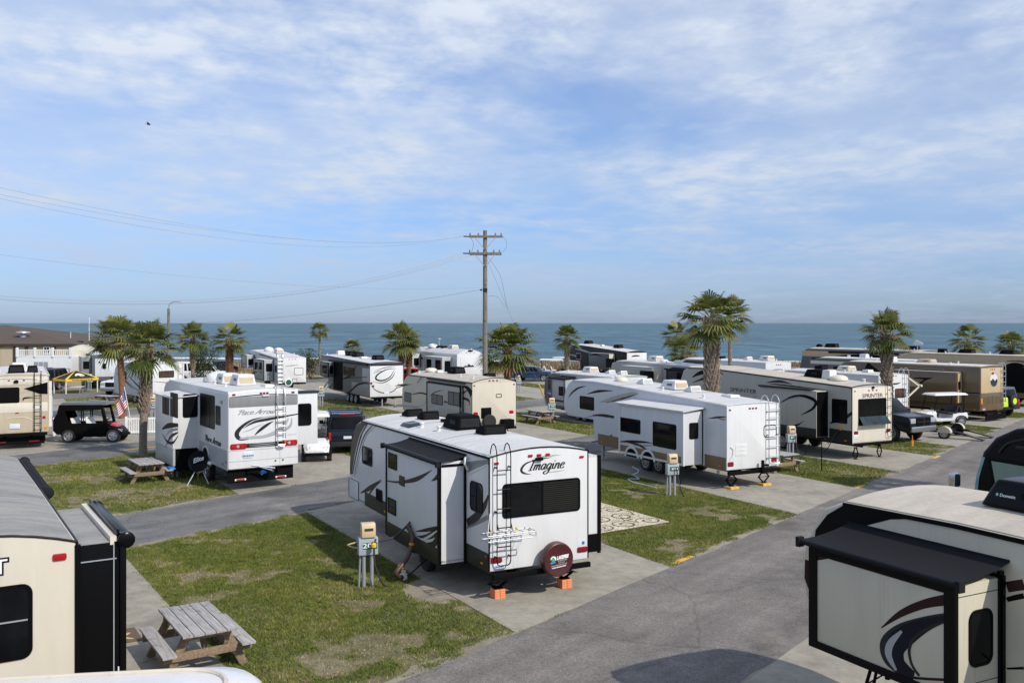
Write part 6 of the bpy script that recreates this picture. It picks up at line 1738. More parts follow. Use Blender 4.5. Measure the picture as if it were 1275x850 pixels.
# ---- black and white toy hauler behind
def toy_hauler():
    f3 = crop(280, 420, 5.3125); c3 = crop(360, 380, 4.25)
    v = RV('fifth_wheel', 'black-sided fifth wheel with white swirl-striped rear and open dark doorway', FIFTH, (-10.1, 65.5), 28, 12.6, 2.55, 0.72, 3.12, .10, 'fifth', 'slate', ztop_front=3.35)
    r, l = v.rear, v.left
    v.box_at('rear_panel', 'white', r, 0.03, 2.52, .75, 2.95, -.005, .012, .03, .004)
    v.roof('roof_white', 'black', .05); v.box_at('rear_header', 'charcoal', r, .03, 2.52, 2.955, 3.10, -.005, .03, .01)
    v.markers((1.0, 1.27, 1.54), 3.03, .10, .06, 'red_lens')
    for pts, ws in (([(1130, 205), (1070, 212), (1010, 245), (1000, 275), (1040, 285), (1090, 262), (1120, 215)], [.02, .06, .10, .12, .10, .07, .02]), ([(1130, 190), (1060, 200), (985, 222)], [.01, .05, .01]), ([(975, 292), (1040, 300), (1100, 270), (1128, 225)], [.01, .05, .07, .01]), ([(965, 315), (1000, 350), (1060, 368), (1120, 350), (1150, 300)], [.02, .06, .07, .05, .02]), ([(980, 240), (1010, 225), (1050, 222)], [.01, .04, .01])):
        v.dpx(r, [f3(*p) for p in pts], ws, 'charcoal', d=.016)
    for p in ((968, 303), (980, 322)): v.tail(*r.px(f3(*p)), .16, .16, m='dark_red_lens')
    v.box_at('licence_plate', 'plate_white', r, *(lambda q: (q[0] - .2, q[0] + .2, q[1] - .08, q[1] + .08))(r.px(f3(1070, 368))), 0, .02)
    v.bumper(.68); v.wheels((3.4, 4.35, 5.3), .38)
    # grey lower panel, dark glass strip, door opening
    L = v.L
    zb = lambda y: l.px(f3(900, y))[1]
    v.box_at('side_panel', 'mid_grey', l, 0.05, 4.0, .76, 1.62, -.005, .008, .02, .002)
    v.box_at('side_panel', 'silver_grey', l, 0.05, 1.6, 1.80, 2.75, -.005, .006, .02, .002)
    ua, ub = l.px(f3(718, 240))[0], l.px(f3(780, 240))[0]
    v.box_at('doorway', 'matte_black', l, ub, ua, .80, 2.95, -.005, .010, .02, .002)
    for a, b in (((600, 178), (715, 262)), ((785, 190), (860, 258))): v.wpx(l, f3(*a), f3(*b), r=.05, bars=(.5,), frame='charcoal')
    for pts, ws, m, d in (([(780, 275), (830, 250), (870, 185)], [.05, .25, .05], 'black', .012), ([(700, 275), (670, 310), (645, 345)], [.02, .22, .03], 'silver_grey', .012), ([(710, 285), (690, 315), (665, 348)], [.03, .12, .02], 'white', .014), ([(945, 300), (880, 312), (830, 355), (790, 372)], [.05, .16, .14, .02], 'black', .012), ([(940, 262), (860, 265), (790, 268)], [.04, .05, .05], 'black', .013), ([(690, 262), (620, 268), (560, 275)], [.06, .1, .1], 'black', .012)):
        v.dpx(l, [f3(*p) for p in pts], ws, m, d=d)
    g = MB(); g.bar(l.pt(.3, 3.02, .08), l.pt(9.5, 3.02, .08), .12, .12); g.build('awning', M['black'], v.root)
    for x in (8.0, 6.4): v.ac(x, 0, 1.0, .74, .36, 'matte_black', 'charcoal')
    v.ac(2.4, -.2, 1.0, .74, .34, 'matte_black', 'charcoal'); v.vent(4.5, .2, .6, .5, .12, 'white_plastic', False); v.vent(10.2, .2, .6, .6, .3, 'white_plastic', False)
    o, f, e = v.slide(8.3, 10.4, .5, 1.75, 2.9, 1, 'slate', 'black', .07, 'roof_white')
    v.window(f, 8.6, 10.0, 2.0, 2.65, parent=o); v.window(e, .1, .4, 2.0, 2.65, parent=o)
    g = MB()
    for u in (.9, 1.9): g.bar(r.pt(u, .7, .1), r.pt(u, .02, .1), .06, .06)
    g.build('rear_stand', M['galv'], v.root)
    return v
toy_hauler()

# ---- white fifth wheel with round emblem, left of the toy hauler
def emblem_fifth():
    f3 = crop(280, 420, 5.3125)
    v = RV('fifth_wheel', 'white fifth wheel with round green emblem low on its rear and tall ladder', FIFTH, (-20.3, 80), 28, 12.0, 2.5, .8, 2.95, .10, 'fifth', 'cool_white', ztop_front=3.35)
    r, l = v.rear, v.left
    v.box_at('rear_panel', 'white', r, .02, 2.48, .82, 2.92, -.005, .012, .02, .004)
    v.roof('roof_white', 'white', .05)
    v.wpx(r, f3(458, 200), f3(518, 247), r=.08)
    v.ladder(-.03, .42, .8, 2.95, (1.1, 1.45, 1.8, 2.15, 2.5, 2.8), 'alu', off=.15, r=.03, hook=.4)
    v.markers([r.px(f3(x, 148))[0] for x in (425, 445, 465)], 2.83, .09, .06)
    q = r.px(f3(440, 187)); v.decal(r, [(q[0] - .55, q[1] - .02), (q[0] + .1, q[1] + .02), (q[0] + .6, q[1] + .05)], [.05, .09, .03], 'text_grey', .016)
    q = r.px(f3(418, 296)); g = MB(); g.lathe(r.pt(q[0], q[1], .06), r.n, [(0, .33), (.1, .34), (.14, .32), (.15, 0)], 28); sp = g.build('spare_wheel_cover', M['text_white'], v.root, smooth=40)
    g = MB(); g.lathe(r.pt(q[0], q[1], .211), r.n, [(0, .24), (.006, .24), (.008, 0)], 24); g.build('emblem', M['sign_green'], sp)
    v.wpx(r, f3(445, 272), f3(478, 303), r=.04)
    v.bumper(.72); v.wheels((4.2, 5.1), .38)
    o, f, e = v.slide(1.3, 5.3, .9, .95, 2.75, 1, 'silver_grey', 'charcoal', .08, 'roof_white')
    v.window(e, .2, .75, 1.75, 2.45, parent=o, r=.08); v.window(f, 2.0, 3.2, 1.6, 2.5, parent=o, bars=(.5,)); v.window(f, 3.6, 4.8, 1.6, 2.5, parent=o, bars=(.5,))
    v.dpx(f, [(x, y) for x, y in (f3(165, 255), f3(190, 235), f3(215, 228))], [.05, .2, .1], 'charcoal', parent=o, name='slide_stripe')
    v.window(l, .3, .9, 1.7, 2.3)
    o2, f2, e2 = v.slide(8.9, 11.0, .8, 1.75, 2.95, 1, 'silver_grey', 'charcoal', .08, 'roof_white'); v.window(e2, .2, .65, 2.0, 2.6, parent=o2)
    v.decal(l, [(.1, 2.8), (3, 2.95), (7, 3.1)], [.05, .12, .1], 'charcoal'); v.decal(l, [(7, 2.4), (9, 2.75), (11.3, 3.05)], [.05, .2, .1], 'charcoal')
    v.ac(4.6, 0, 1., .7, .36); v.dome(7.2, .3, .42, .4); v.dome(6.0, -.3, .42, .4)
    return v
emblem_fifth()

# ---- white fifth wheel with stepped roof at the end of the row by the sea
def stepped_fifth():
    f4 = crop(500, 420, 5.795)
    v = RV('fifth_wheel', 'white fifth wheel with arched roof and a mountain picture on its rear', FIFTH, (-4.77, 80.0), 28, 11.5, 2.55, 0.9, 3.25, .42, 'fifth', 'white', ztop_front=3.30)
    r, l = v.rear, v.left
    v.roof('roof_white', 'white', .04)
    v.box_at('rear_panel', 'white', r, .35, 2.2, 1.5, 3.1, -.005, .03, .12, .01)
    q = r.px(f4(480, 205)); mb = MB(); r.poly(mb, [(q[0] - .55, q[1] - .12), (q[0] - .25, q[1] + .05), (q[0] - .12, q[1] - .02), (q[0] + .05, q[1] + .2), (q[0] + .25, q[1] + .02), (q[0] + .45, q[1] + .08), (q[0] + .62, q[1] - .1)], 0, .034); mb.build('mountain_picture', M['charcoal'], v.root, smooth=0)
    v.markers((.9, 1.27, 1.64), 3.42, .10, .05); v.box_at('rear_camera', 'black', r, 1.05, 1.5, 3.52, 3.64, 0, .06)
    o, f, e = v.slide(.9, 5.3, .95, 1.15, 3.0, 1, 'silver_grey', 'white', .08, 'roof_white'); v.window(e, .18, .72, 1.7, 2.7, parent=o)
    v.window(f, 1.3, 2.5, 1.7, 2.75, parent=o, bars=(.5,)); v.window(f, 3.4, 4.5, 1.7, 2.75, parent=o)
    v.decal(f, [(1.2, 1.3), (2.0, 1.55), (2.8, 1.35)], [.02, .25, .02], 'black', parent=o, name='slide_stripe')
    o2, f2, e2 = v.slide(1.2, 4.5, .85, 1.2, 3.0, -1, 'white', 'white', .06, 'roof_white'); v.window(e2, .2, .6, 1.7, 2.8, parent=o2)
    o3, f3_, e3 = v.slide(8.2, 10.4, .9, 1.85, 3.1, 1, 'cool_white', 'charcoal', .07, 'roof_white'); v.window(e3, .2, .7, 2.0, 2.7, parent=o3, glass='matte_black')
    v.decal(l, [(6, 2.3), (8, 2.7), (10.8, 3.1)], [.05, .2, .1], 'charcoal')
    v.ac(3.6, .0, 1.0, .7, .3); v.dome(7.6, .3, .45, .36); v.vent(5.2, .2, .5, .5, .2); v.vent(6.3, .2, .5, .5, .2)
    v.bumper(.8); v.wheels((4.2, 5.1), .38); v.tail(.2, 1.2, .2, .2); v.tail(2.35, 1.2, .2, .2)
    g = MB(); z = v.ztop(6.8, 0); g.tube([(6.8, 0, z), (6.8, 0, z + .9)], .02, 6); g.tube([(6.6, 0, z + .8), (7.0, 0, z + .8)], .06, 8); g.build('antenna', M['white_plastic'], v.root)
    return v
stepped_fifth()

# ---- dark grey fifth wheel by the dunes
def dune_fifth():
    c4 = crop(640, 340, 3.984)
    v = RV('fifth_wheel', 'dark grey fifth wheel with white rear standing near the dune grass', FIFTH, (11.9, 95.6), 28, 11.6, 2.5, .75, 2.95, .15, 'fifth', 'charcoal', ztop_front=3.5)
    r, l = v.rear, v.left
    v.box_at('rear_panel', 'white', r, .02, 2.48, .78, 2.9, -.005, .012, .02, .004)
    v.roof('roof_white', 'black', .05); v.corner_trim('silver_grey')
    q = r.px(c4(603, 411)); v.decal(r, [(q[0] - .5, q[1] - .03), (q[0], q[1] + .03), (q[0] + .5, q[1])], [.10, .16, .08], 'text_black', .016)
    v.window(r, .6, 1.9, 1.6, 2.1)
    o, f, e = v.slide(2.2, 6.2, .8, .9, 2.75, 1, 'slate', 'black', .08, 'roof_white'); v.wpx(f, c4(456, 422), c4(497, 470), parent=o); v.box_at('slide_end', 'cream', e, .05, .75, .95, 2.7, -.005, .01, .02, .003, parent=o)
    v.decal(f, [(3.2, 2.4), (4.6, 2.6), (6.0, 2.45)], [.02, .15, .05], 'black', parent=o, name='slide_stripe')
    v.wpx(l, c4(308, 396), c4(332, 428), r=.04, frame='white'); v.window(l, .5, 1.1, 1.6, 2.2)
    for pts, ws, m in (([(9.0, 1.9), (10.2, 2.3), (11.4, 2.4)], [.05, .15, .02], 'silver_grey'), ([(8.6, 1.5), (10.0, 1.95), (11.0, 2.0)], [.03, .1, .02], 'black'), ([(6.4, 2.6), (8.2, 2.9), (10.2, 3.1)], [.02, .2, .05], 'silver_grey')): v.decal(l, pts, ws, m)
    v.ac(9.3, 0, 1., .74, .36, 'matte_black', 'charcoal'); v.ac(3.4, 0, 1., .74, .36, 'matte_black', 'charcoal'); v.vent(6, .3, .4, .4, .15, 'white_plastic', False)
    v.wheels((4.2, 5.1)); v.bumper(.66); v.tail(.2, 1.1, .2, .15); v.tail(2.3, 1.1, .2, .15)
dune_fifth()

# ---- small grey trailer, slide under a black topper
def small_grey():
    c4 = crop(640, 340, 3.984)
    v = RV('travel_trailer', 'small slate-nosed travel trailer with a short black-topped slide near a grey picnic table', TRAVEL, (5.75, 53.2), 28, 7.8, 2.5, .6, 2.85, .10, 'travel', 'silver_grey')
    l = v.left; L = v.L
    v.roof('roof_white', 'white', .05); v.skirt(1.0, 'slate', .02, 6.8, .59)
    v.shape(l, [(L - .02, 1.35), (L - .01, 1.55), (L - .07, 2.05), (L - .26, 2.45), (L - .61, 2.62), (L - 1.15, 2.78), (L - 2.0, 2.78), (L - 1.75, 1.5), (L - 1.9, .8), (L - .9, .62), (L - .36, .83), (L - .09, 1.25)], 'slate', .005)
    o, f, e = v.slide(4.0, 5.6, .75, .85, 2.55, 1, 'silver_grey', 'slate', .10, None); v.slide_awning(o, 4.0, 5.6, .75, 2.68, 1, .08)
    v.wpx(f, c4(222, 560), c4(255, 610), parent=o)
    v.wpx(l, c4(170, 530), c4(203, 580), r=.05)
    v.decal(f, [(4.1, 1.2), (5.5, 1.2)], .12, 'navy', parent=o, name='slide_stripe'); v.decal(l, [(5.7, 1.25), (7.2, 1.25)], .10, 'navy', .009); v.decal(l, [(5.8, 1.0), (6.5, 1.4), (7.4, 1.5)], [.03, .1, .03], 'white', .011)
    v.box_at('rear_panel', 'white', v.rear, .02, 2.48, .62, 2.8, -.005, .01, .02, .004)
    v.ac(4.2, 0, .95, .7, .32); v.vent(2.9, -.2, .45, .45, .22); v.vent(2.0, 0, .5, .45, .22, 'white_plastic'); v.vent(.9, -.1, .5, .45, .22, 'white_plastic')
    v.wheels((3.1, 3.9)); v.bumper(.5); v.tail(.2, 1, .2, .12); v.tail(2.3, 1, .2, .12)
    g = MB(); g.bar((L - .9, .45, .5), (L + .9, 0, .5), .08, .1); g.bar((L - .9, -.45, .5), (L + .9, 0, .5), .08, .1); g.lathe((L + .3, 0, .55), (0, 0, 1), [(0, .16), (.05, .17), (.4, .17), (.5, .08)], 14); g.build('tow_frame', M['charcoal'], v.root)
small_grey()

# ---- grey trailer between, slides and roof seen over the white fifth wheel
def middle_grey():
    c4 = crop(640, 340, 3.984)
    v = RV('fifth_wheel', 'grey fifth wheel mostly hidden behind the white one, showing two slides', FIFTH, (12.9, 61), 28, 11.3, 2.5, .72, 3.02, .06, 'fifth', 'warm_grey', ztop_front=3.15)
    l = v.left; v.roof('roof_white', 'white', .05)
    a = l.px(c4(735, 490))[0]
    o, f, e = v.slide(a, a + 3.8, .9, .9, 2.86, 1, 'warm_grey', 'silver_grey', .05, 'roof_white', trim_face=False); v.wpx(f, c4(625, 482), c4(693, 532), parent=o); v.wpx(f, c4(555, 498), c4(602, 540), parent=o); v.box_at('slide_end', 'cream', e, .03, .87, .95, 2.8, -.005, .01, .02, .003, parent=o)
    b = l.px(c4(905, 490))[0]
    o2, f2, e2 = v.slide(b, b + 2.6, .5, .9, 2.78, 1, 'charcoal', 'black', .06, None); v.slide_awning(o2, b, b + 2.6, .5, 2.9, 1, .05, over=.05); v.wpx(f2, c4(808, 492), c4(858, 545), parent=o2)
    v.ac(7.3, 0, 1.1, .75, .38); v.dome(6.0, .2, .3, .2); v.vent(4.6, 0, .5, .5, .2, 'white_plastic', False)
    v.wheels((4.2, 5.1)); v.box_at('rear_panel', 'white', v.rear, .02, 2.48, .74, 2.98, -.005, .01, .02, .004); v.window(v.rear, .6, 1.9, 1.6, 2.4); v.bumper(.64)
middle_grey()

# ---- long low white trailer behind the tallest palm
def long_white():
    c5 = crop(920, 360, 3.2704)
    v = RV('travel_trailer', 'long white trailer roof behind the tallest palm with one white roof unit at its rear', TRAVEL, (18.4, 67), 28, 10.5, 2.5, .7, 3.1, .10, 'travel', 'white')
    r, l = v.rear, v.left
    v.roof('roof_white', 'white', .05); v.ac(1.2, 0, 1., .74, .36); v.vent(3.0, .2, .5, .5, .25, 'white_plastic'); v.vent(6, .2, .5, .5, .2, 'matte_black')
    v.markers((1.05, 1.25, 1.45), 2.95, .10, .06); v.decal(r, [(.5, 2.55), (1.2, 2.6), (2, 2.58)], [.05, .1, .03], 'text_grey'); v.window(r, .5, 2.0, 1.6, 2.3)
    o, f, e = v.slide(6.0, 9.0, .7, .9, 2.85, 1, 'white_slide', 'black', .07, None); v.slide_awning(o, 6.0, 9.0, .7, 2.97, 1, .1)
    v.box_at('side_window', 'glass', l, 2.5, 5.2, 1.9, 2.75, 0, .02, .2); v.decal(l, [(.2, 2.2), (1.5, 2.5), (2.4, 2.3)], [.03, .12, .03], 'charcoal')
    v.wheels((4.2, 5.1)); v.bumper(.6); v.tail(.2, 1, .2, .12); v.tail(2.3, 1, .2, .12)
long_white()

# ---- white trailer with patio-awning arms, between the grey fifth wheel and the brown motorhome
def awning_trailer():
    d6 = crop(1080, 400, 5.313)
    v = RV('travel_trailer', 'white travel trailer with pale awning arms reaching out beside the white-roofed cart', TRAVEL, (21.2, 53.4), 28, 8.5, 2.5, .65, 2.95, .10, 'travel', 'white')
    r = v.rear; v.roof('roof_white', 'white', .05)
    v.wpx(r, d6(182, 445), d6(253, 503), r=.08, glass='brown_glass'); v.ladder(2.05, 2.42, .8, 2.95, (1.1, 1.45, 1.8, 2.15, 2.5), 'alu', off=.12, r=.018, hook=.4)
    q = r.px(d6(180, 410)); v.decal(r, [(q[0] - .5, q[1]), (q[0] + .1, q[1] - .03), (q[0] + .5, q[1] + .03)], [.03, .1, .03], 'text_black'); v.tail(.2, 1, .25, .15); v.tail(2.3, 1, .25, .15); v.markers((1.05, 1.25, 1.45), 2.9)
    g = MB(); y = -1.27; out_ = -1.0
    for x in (.35, 5.4):
        k = Vector((x, y - 1.4, 2.2)); g.bar((x, y, 2.95), k, .07, .07); g.bar((x, y, 1.35), k, .07, .07)
    g.tube([(.2, y - 1.43, 2.24), (5.6, y - 1.43, 2.24)], .07, 10)
    g.build('awning_arm', M['cream_light'], v.root)
    g = MB(); g.hull8([(.3, y, 2.97), (5.5, y, 2.97), (5.5, y - 1.43, 2.31), (.3, y - 1.43, 2.31)], [(.3, y, 2.98), (5.5, y, 2.98), (5.5, y - 1.43, 2.32), (.3, y - 1.43, 2.32)]); g.build('awning', M['cream_light'], v.root)
    v.ac(3.5, 0, 1., .74, .3, 'cream_light'); v.vent(1.6, .3, .5, .5, .15, 'white_plastic', False); v.vent(5.5, 0, .6, .6, .3, 'matte_black'); v.wheels((3.4, 4.3)); v.bumper(.55); v.window(v.left, .5, 1.4, 1.6, 2.4)
awning_trailer()

# ---- brown and tan motorhome
def brown_motorhome():
    d6 = crop(1080, 400, 5.313)
    v = RV('motorhome', 'brown and tan motorhome with round landscape emblem on its rear', MOTOR, (28.4, 56.0), 33, 10.6, 2.59, .62, 3.35, .06, 'motor', 'brown_and_shade', bev=.08)
    r, l = v.rear, v.left
    v.roof('roof_white', 'light_tan', .08)
    v.box_at('rear_panel', 'light_tan', r, .06, 2.53, 1.72, 3.25, -.005, .012, .08, .01)
    lowr = v.box_at('engine_hatch', 'brown_and_shade', r, .06, 2.53, .66, 1.70, -.005, .010, .05, .01)
    g = MB()
    for i in range(8): r.poly(g, [(.35, 1.08 + .055 * i), (2.2, 1.08 + .055 * i), (2.2, 1.105 + .055 * i), (.35, 1.105 + .055 * i)], 0, .02)
    for u in (.85, 1.3, 1.75): r.poly(g, [(u, 1.04), (u + .05, 1.04), (u + .05, 1.55), (u, 1.55)], 0, .022)
    g.build('radiator_louvre', M['brown'], v.root)
    q = r.px(d6(835, 389)); g = MB(); g.lathe(r.pt(q[0], q[1], .008), r.n, [(0, .42), (.012, .42), (.014, 0)], 32); em = g.build('emblem', M['white'], v.root)
    f_ = Face(r.pt(q[0], q[1], .022), r.u, r.v, r.n, v.root); g = MB(); f_.poly(g, [(.40 * math.cos(R(a)), .40 * math.sin(R(a))) for a in range(180, 361, 15)] + [(.30, .08), (.1, -.05), (-.12, .12), (-.3, -.02)], -.002, .004); g.build('emblem_hills', M['glass_blue'], em)
    v.tail(.12, 1.25, .14, .36, m='amber'); v.tail(.12, 1.0, .14, .14); v.tail(2.46, 1.25, .14, .36, m='red_lens'); v.markers((1.1, 1.3, 1.5), 3.15, .1, .06); v.box_at('fog_lamp', 'clear_lens', r, .2, .5, .68, .8, 0, .03); v.box_at('rear_camera', 'red_lens', r, 1.22, 1.42, 2.85, 2.97, 0, .05)
    v.ladder(2.25, 2.56, 1.0, 3.25, (1.3, 1.65, 2.0, 2.35, 2.7, 3.0), 'alu', off=.13, r=.02, hook=.3)
    v.box_at('side_band', 'brown', l, .03, 10.3, .63, 1.72, -.005, .008, .02, .003)
    v.box_at('side_stripe', 'black', l, .03, 10.2, 1.70, 1.76, -.005, .012, .01, .002)
    ua, ub = l.px(d6(622, 390))[0], l.px(d6(195, 390))[0]
    o, f, e = v.slide(l.px(d6(625, 390))[0], 5.6, .55, 1.05, 2.95, 1, 'brown_and_shade', 'brown', .05, 'roof_white', trim_face=False)
    f_u = lambda x, y: f.px(d6(x, y))
    v.box_at('slide_band', 'brown', f, l.px(d6(625, 390))[0] + .02, 5.58, 1.05, 1.72, -.005, .01, .02, .003, parent=o)
    g = MB(); f.poly(g, [f_u(270, 382), f_u(330, 370), f_u(436, 372), f_u(380, 392), f_u(350, 418), f_u(290, 422), f_u(345, 404), f_u(375, 384), f_u(330, 378)], -.002, .006); g.build('slide_stripe', M['black'], o, smooth=0)
    g = MB(); e.poly(g, [(.12, 1.1), (.5, 1.1), (.5, 2.9), (.12, 2.9)], -.002, .01); g.build('slide_end', M['light_tan'], o); v.window(e, .14, .38, 1.9, 2.4, parent=o, d=.012, r=.04)
    g = MB(); g.bar(l.pt(2.0, 3.12, .62), l.pt(5.8, 3.12, .62), .1, .1); g.build('slide_awning', M['brown'], o)
    for pts, ws, m in (([(8, 3.1), (6.8, 2.5), (5.9, 2.35)], [.6, .3, .05], 'black'), ([(10.2, 2.2), (8.5, 2.45), (6.2, 2.2)], [.4, .25, .05], 'brown')): v.decal(l, pts, ws, m, .01)
    v.window(l, 7.0, 8.4, 1.9, 2.8); v.window(l, 8.8, 9.9, 1.8, 2.8)
    v.ac(4.4, 0, 1.1, .75, .22, 'light_tan'); v.vent(6.8, .2, .6, .5, .3, 'white_plastic', False); v.awning_roll(1.0, 7.0, 3.2, -1)
    v.wheels((3.0, 8.6), .5); v.bumper(.55); g = MB(); g.box(-.25, -.18, -1.1, 1.1, .12, .45); g.build('mud_flap', M['matte_black'], v.root)
brown_motorhome()

# ---- tan motorhome behind it, then the dark-roofed one behind both
def tan_motorhome():
    d6 = crop(1080, 400, 5.313)
    v = RV('motorhome', 'tan motorhome with dark arched side panel, right of the one with the emblem', MOTOR, (37.2, 65), 33, 11.5, 2.59, .62, 3.62, .06, 'motor', 'light_tan', bev=.08)
    l, r = v.left, v.rear; v.roof('roof_cream', 'light_tan', .08)
    v.box_at('side_band', 'brown', l, .03, 11.2, .63, 1.5, -.005, .008, .02, .003)
    g = MB(); l.poly(g, [(2.9, 1.0)] + [(1.75 + 1.15 * math.cos(R(a)), 2.2 + .95 * math.sin(R(a))) for a in range(0, 181, 12)] + [(.6, 1.0)], -.002, .015); g.build('side_recess', M['black'], v.root, smooth=0)
    v.decal(l, [(.4, 1.2), (.45, 2.5), (1.1, 3.2), (2.4, 3.25)], [.1, .14, .14, .05], 'brown', .018)
    v.window(l, 4, 5.4, 1.9, 2.8); v.window(l, 6.4, 8, 1.9, 2.8)
    v.ac(6.2, 0, 1.1, .75, .3, 'matte_black', 'charcoal'); v.ac(3, 0, 1.1, .75, .3, 'matte_black', 'charcoal'); v.vent(8, .3, .6, .5, .3, 'matte_black', False)
    v.ladder(.3, .7, 1.2, 3.5, (1.5, 1.9, 2.3, 2.7, 3.1), 'alu', off=.13, r=.02, hook=.3); v.wheels((3, 9.2), .5); v.tail(.15, 1.3, .14, .4); v.tail(2.4, 1.3, .14, .4); v.bumper(.55)
    v.box_at('rear_panel', 'tan', r, .1, 2.48, .7, 2.2, -.005, .01, .05, .008)
tan_motorhome()
def dark_motorhome():
    v = RV('motorhome', 'dark striped motorhome with long cream roof and black units, nearest the sea', MOTOR, (34.0, 77.0), 33, 12.5, 2.59, .62, 3.62, .10, 'motor', 'slate', bev=.08)
    l = v.left; v.roof('roof_cream', 'cream', .08)
    v.box_at('side_band', 'light_tan', l, .03, 12.2, 2.9, 3.4, -.005, .008, .02, .003); v.decal(l, [(.2, 2.6), (5, 3.0), (11, 2.7)], [.2, .5, .1], 'black', .012)
    v.ac(9.8, 0, 1.2, .75, .36, 'matte_black', 'charcoal'); v.ac(4.2, 0, 1.2, .75, .36, 'matte_black', 'charcoal'); v.ac(1.6, 0, 1.2, .75, .3, 'matte_black', 'charcoal'); v.dome(11.2, 0, .3, .3, 'matte_black')
    v.window(l, 3, 4.5, 1.8, 2.7); v.window(l, 6, 8, 1.8, 2.7); v.wheels((3, 10), .5); v.bumper(.6); v.awning_roll(2, 9, 3.35, 1, 'black', .08)
    g = MB(); z = v.ztop(.8, .4); g.tube([(.8, .4, z), (.8, .4, z + .5)], .02, 6); g.hull8([(.4, .3, z + .45), (1.2, .3, z + .45), (1.2, .5, z + .45), (.4, .5, z + .45)], [(.3, .35, z + .6), (1.0, .35, z + .85), (1.0, .45, z + .85), (.3, .45, z + .6)]); g.build('antenna', M['white_plastic'], v.root)
dark_motorhome()
def far_motorhome():
    v = RV('motorhome', 'slate motorhome behind the brown one, its striped end showing left of the pale-trunked palm', MOTOR, (29.0, 66.5), 33, 9.5, 2.59, .62, 3.25, .06, 'motor', 'slate', bev=.08)
    l = v.left; v.roof('roof_white', 'cream', .08); v.box_at('side_band', 'cream', l, .03, 9.2, 2.75, 3.0, -.005, .008, .02, .003); v.box_at('side_stripe', 'tan', l, .03, 9.2, 2.2, 2.4, -.005, .008, .02, .003)
    v.window(l, 5.5, 7, 1.7, 2.6); v.window(l, 7.6, 8.8, 1.7, 2.6); v.vent(5, .2, .6, .5, .3, 'white_plastic', False); v.wheels((2.6, 7.6), .48); v.bumper(.55)
far_motorhome()

# ---- champagne motorhome at the left edge
def left_motorhome():
    d4 = crop(0, 450, 7.083); c1 = crop(0, 360, 3.8636)
    th = R(28); W = 2.59; lf = Vector((-math.cos(th), -math.sin(th), 0)); cr = Vector((-22.3, 44.5, 0))
    v = RV('motorhome', 'champagne and white motorhome with black rear ladder at the left edge', MOTOR, (cr + lf * W)[:2], 28, 10.5, W, .75, 3.50, .08, 'motor', 'champagne', bev=.08)
    r = v.rear; v.roof('roof_white', 'cream_light', .08)
    v.box_at('rear_header', 'cream_light', r, .06, 2.53, 3.05, 3.42, -.005, .014, .06, .01); v.box_at('rear_panel', 'cream_light', r, .06, 2.53, 1.75, 2.2, -.005, .010, .04, .01)
    v.wpx(r, d4(-60, 232), d4(172, 362), r=.08, glass='matte_black')
    g = MB(); r.poly(g, [r.px(d4(210, 238)), r.px(d4(420, 180)), r.px(d4(420, 285)), r.px(d4(345, 282))], -.002, .018); g.build('corner_stripe', M['black'], v.root, smooth=0)
    v.dpx(r, [d4(205, 345), d4(215, 322), d4(290, 316)], [.03, .08, .03], 'charcoal', d=.016); v.dpx(r, [d4(60, 500), d4(200, 490), d4(290, 520), d4(320, 600)], [.02, .03, .03, .02], 'cream_light', d=.016)
    for pts in ([d4(0, 155), d4(200, 152), d4(330, 160)],): v.dpx(r, pts, [.05, .06, .05], 'warm_grey', d=.02)
    v.markers([r.px(d4(x, 135))[0] for x in (78, 145, 210)], 3.27, .1, .06); v.box_at('rear_camera', 'black', r, *(lambda q: (q[0] - .1, q[0] + .1, q[1] - .06, q[1] + .06))(r.px(d4(142, 177))), .01, .08)
    v.ladder(r.px(d4(303, 400))[0], r.px(d4(362, 400))[0], r.px(d4(320, 625))[1], 3.30, [r.px(d4(330, y))[1] for y in (600, 540, 480, 420, 360, 300, 240, 190)], 'black', off=.13, r=.018, hook=.4)
    for p, m in (((388, 490), 'red_lens'), ((405, 580), 'amber'), ((150, 453), 'dark_red_lens')): v.tail(*r.px(d4(*p)), .14, .12 if p[0] > 200 else .04, m=m)
    v.box_at('licence_plate', 'plate_white', r, *(lambda q: (q[0] - .22, q[0] + .22, q[1] - .12, q[1] + .12))(r.px(d4(130, 570))), .01, .03)
    v.bumper(.72); g = MB(); r.poly(g, [(-.0, .22), (2.4, .22), (2.4, .76), (0, .76)], -.15, -.12); mf = g.build('mud_flap', M['matte_black'], v.root)
    for u in (.55, 1.95): v.box_at('reflector', 'dark_red_lens', r, u - .22, u + .22, .32, .38, -.12, -.10, .01, 0, parent=mf)
    v.ac(1.0, .1, 1.0, .74, .38, 'matte_black', 'charcoal'); v.ac(1.6, -.6, .8, .5, .32, 'matte_black', 'charcoal'); v.ac(4.5, 0, 1, .74, .36); v.dome(3.0, -.2, .4, .2); v.wheels((3, 8.4), .48)
    g = MB(); rt = v.right; rt.poly(g, [(.1, 1.0), (.22, 1.0), (.22, 3.2), (.1, 3.2)], .0, .12); g.build('awning_arm', M['white_plastic'], v.root); g = MB(); rt.poly(g, [(.12, 1.5), (.5, 1.5), (.5, 2.4), (.12, 2.4)], .13, .16); g.build('side_banner', M['hose_blue'], v.root)
left_motorhome()

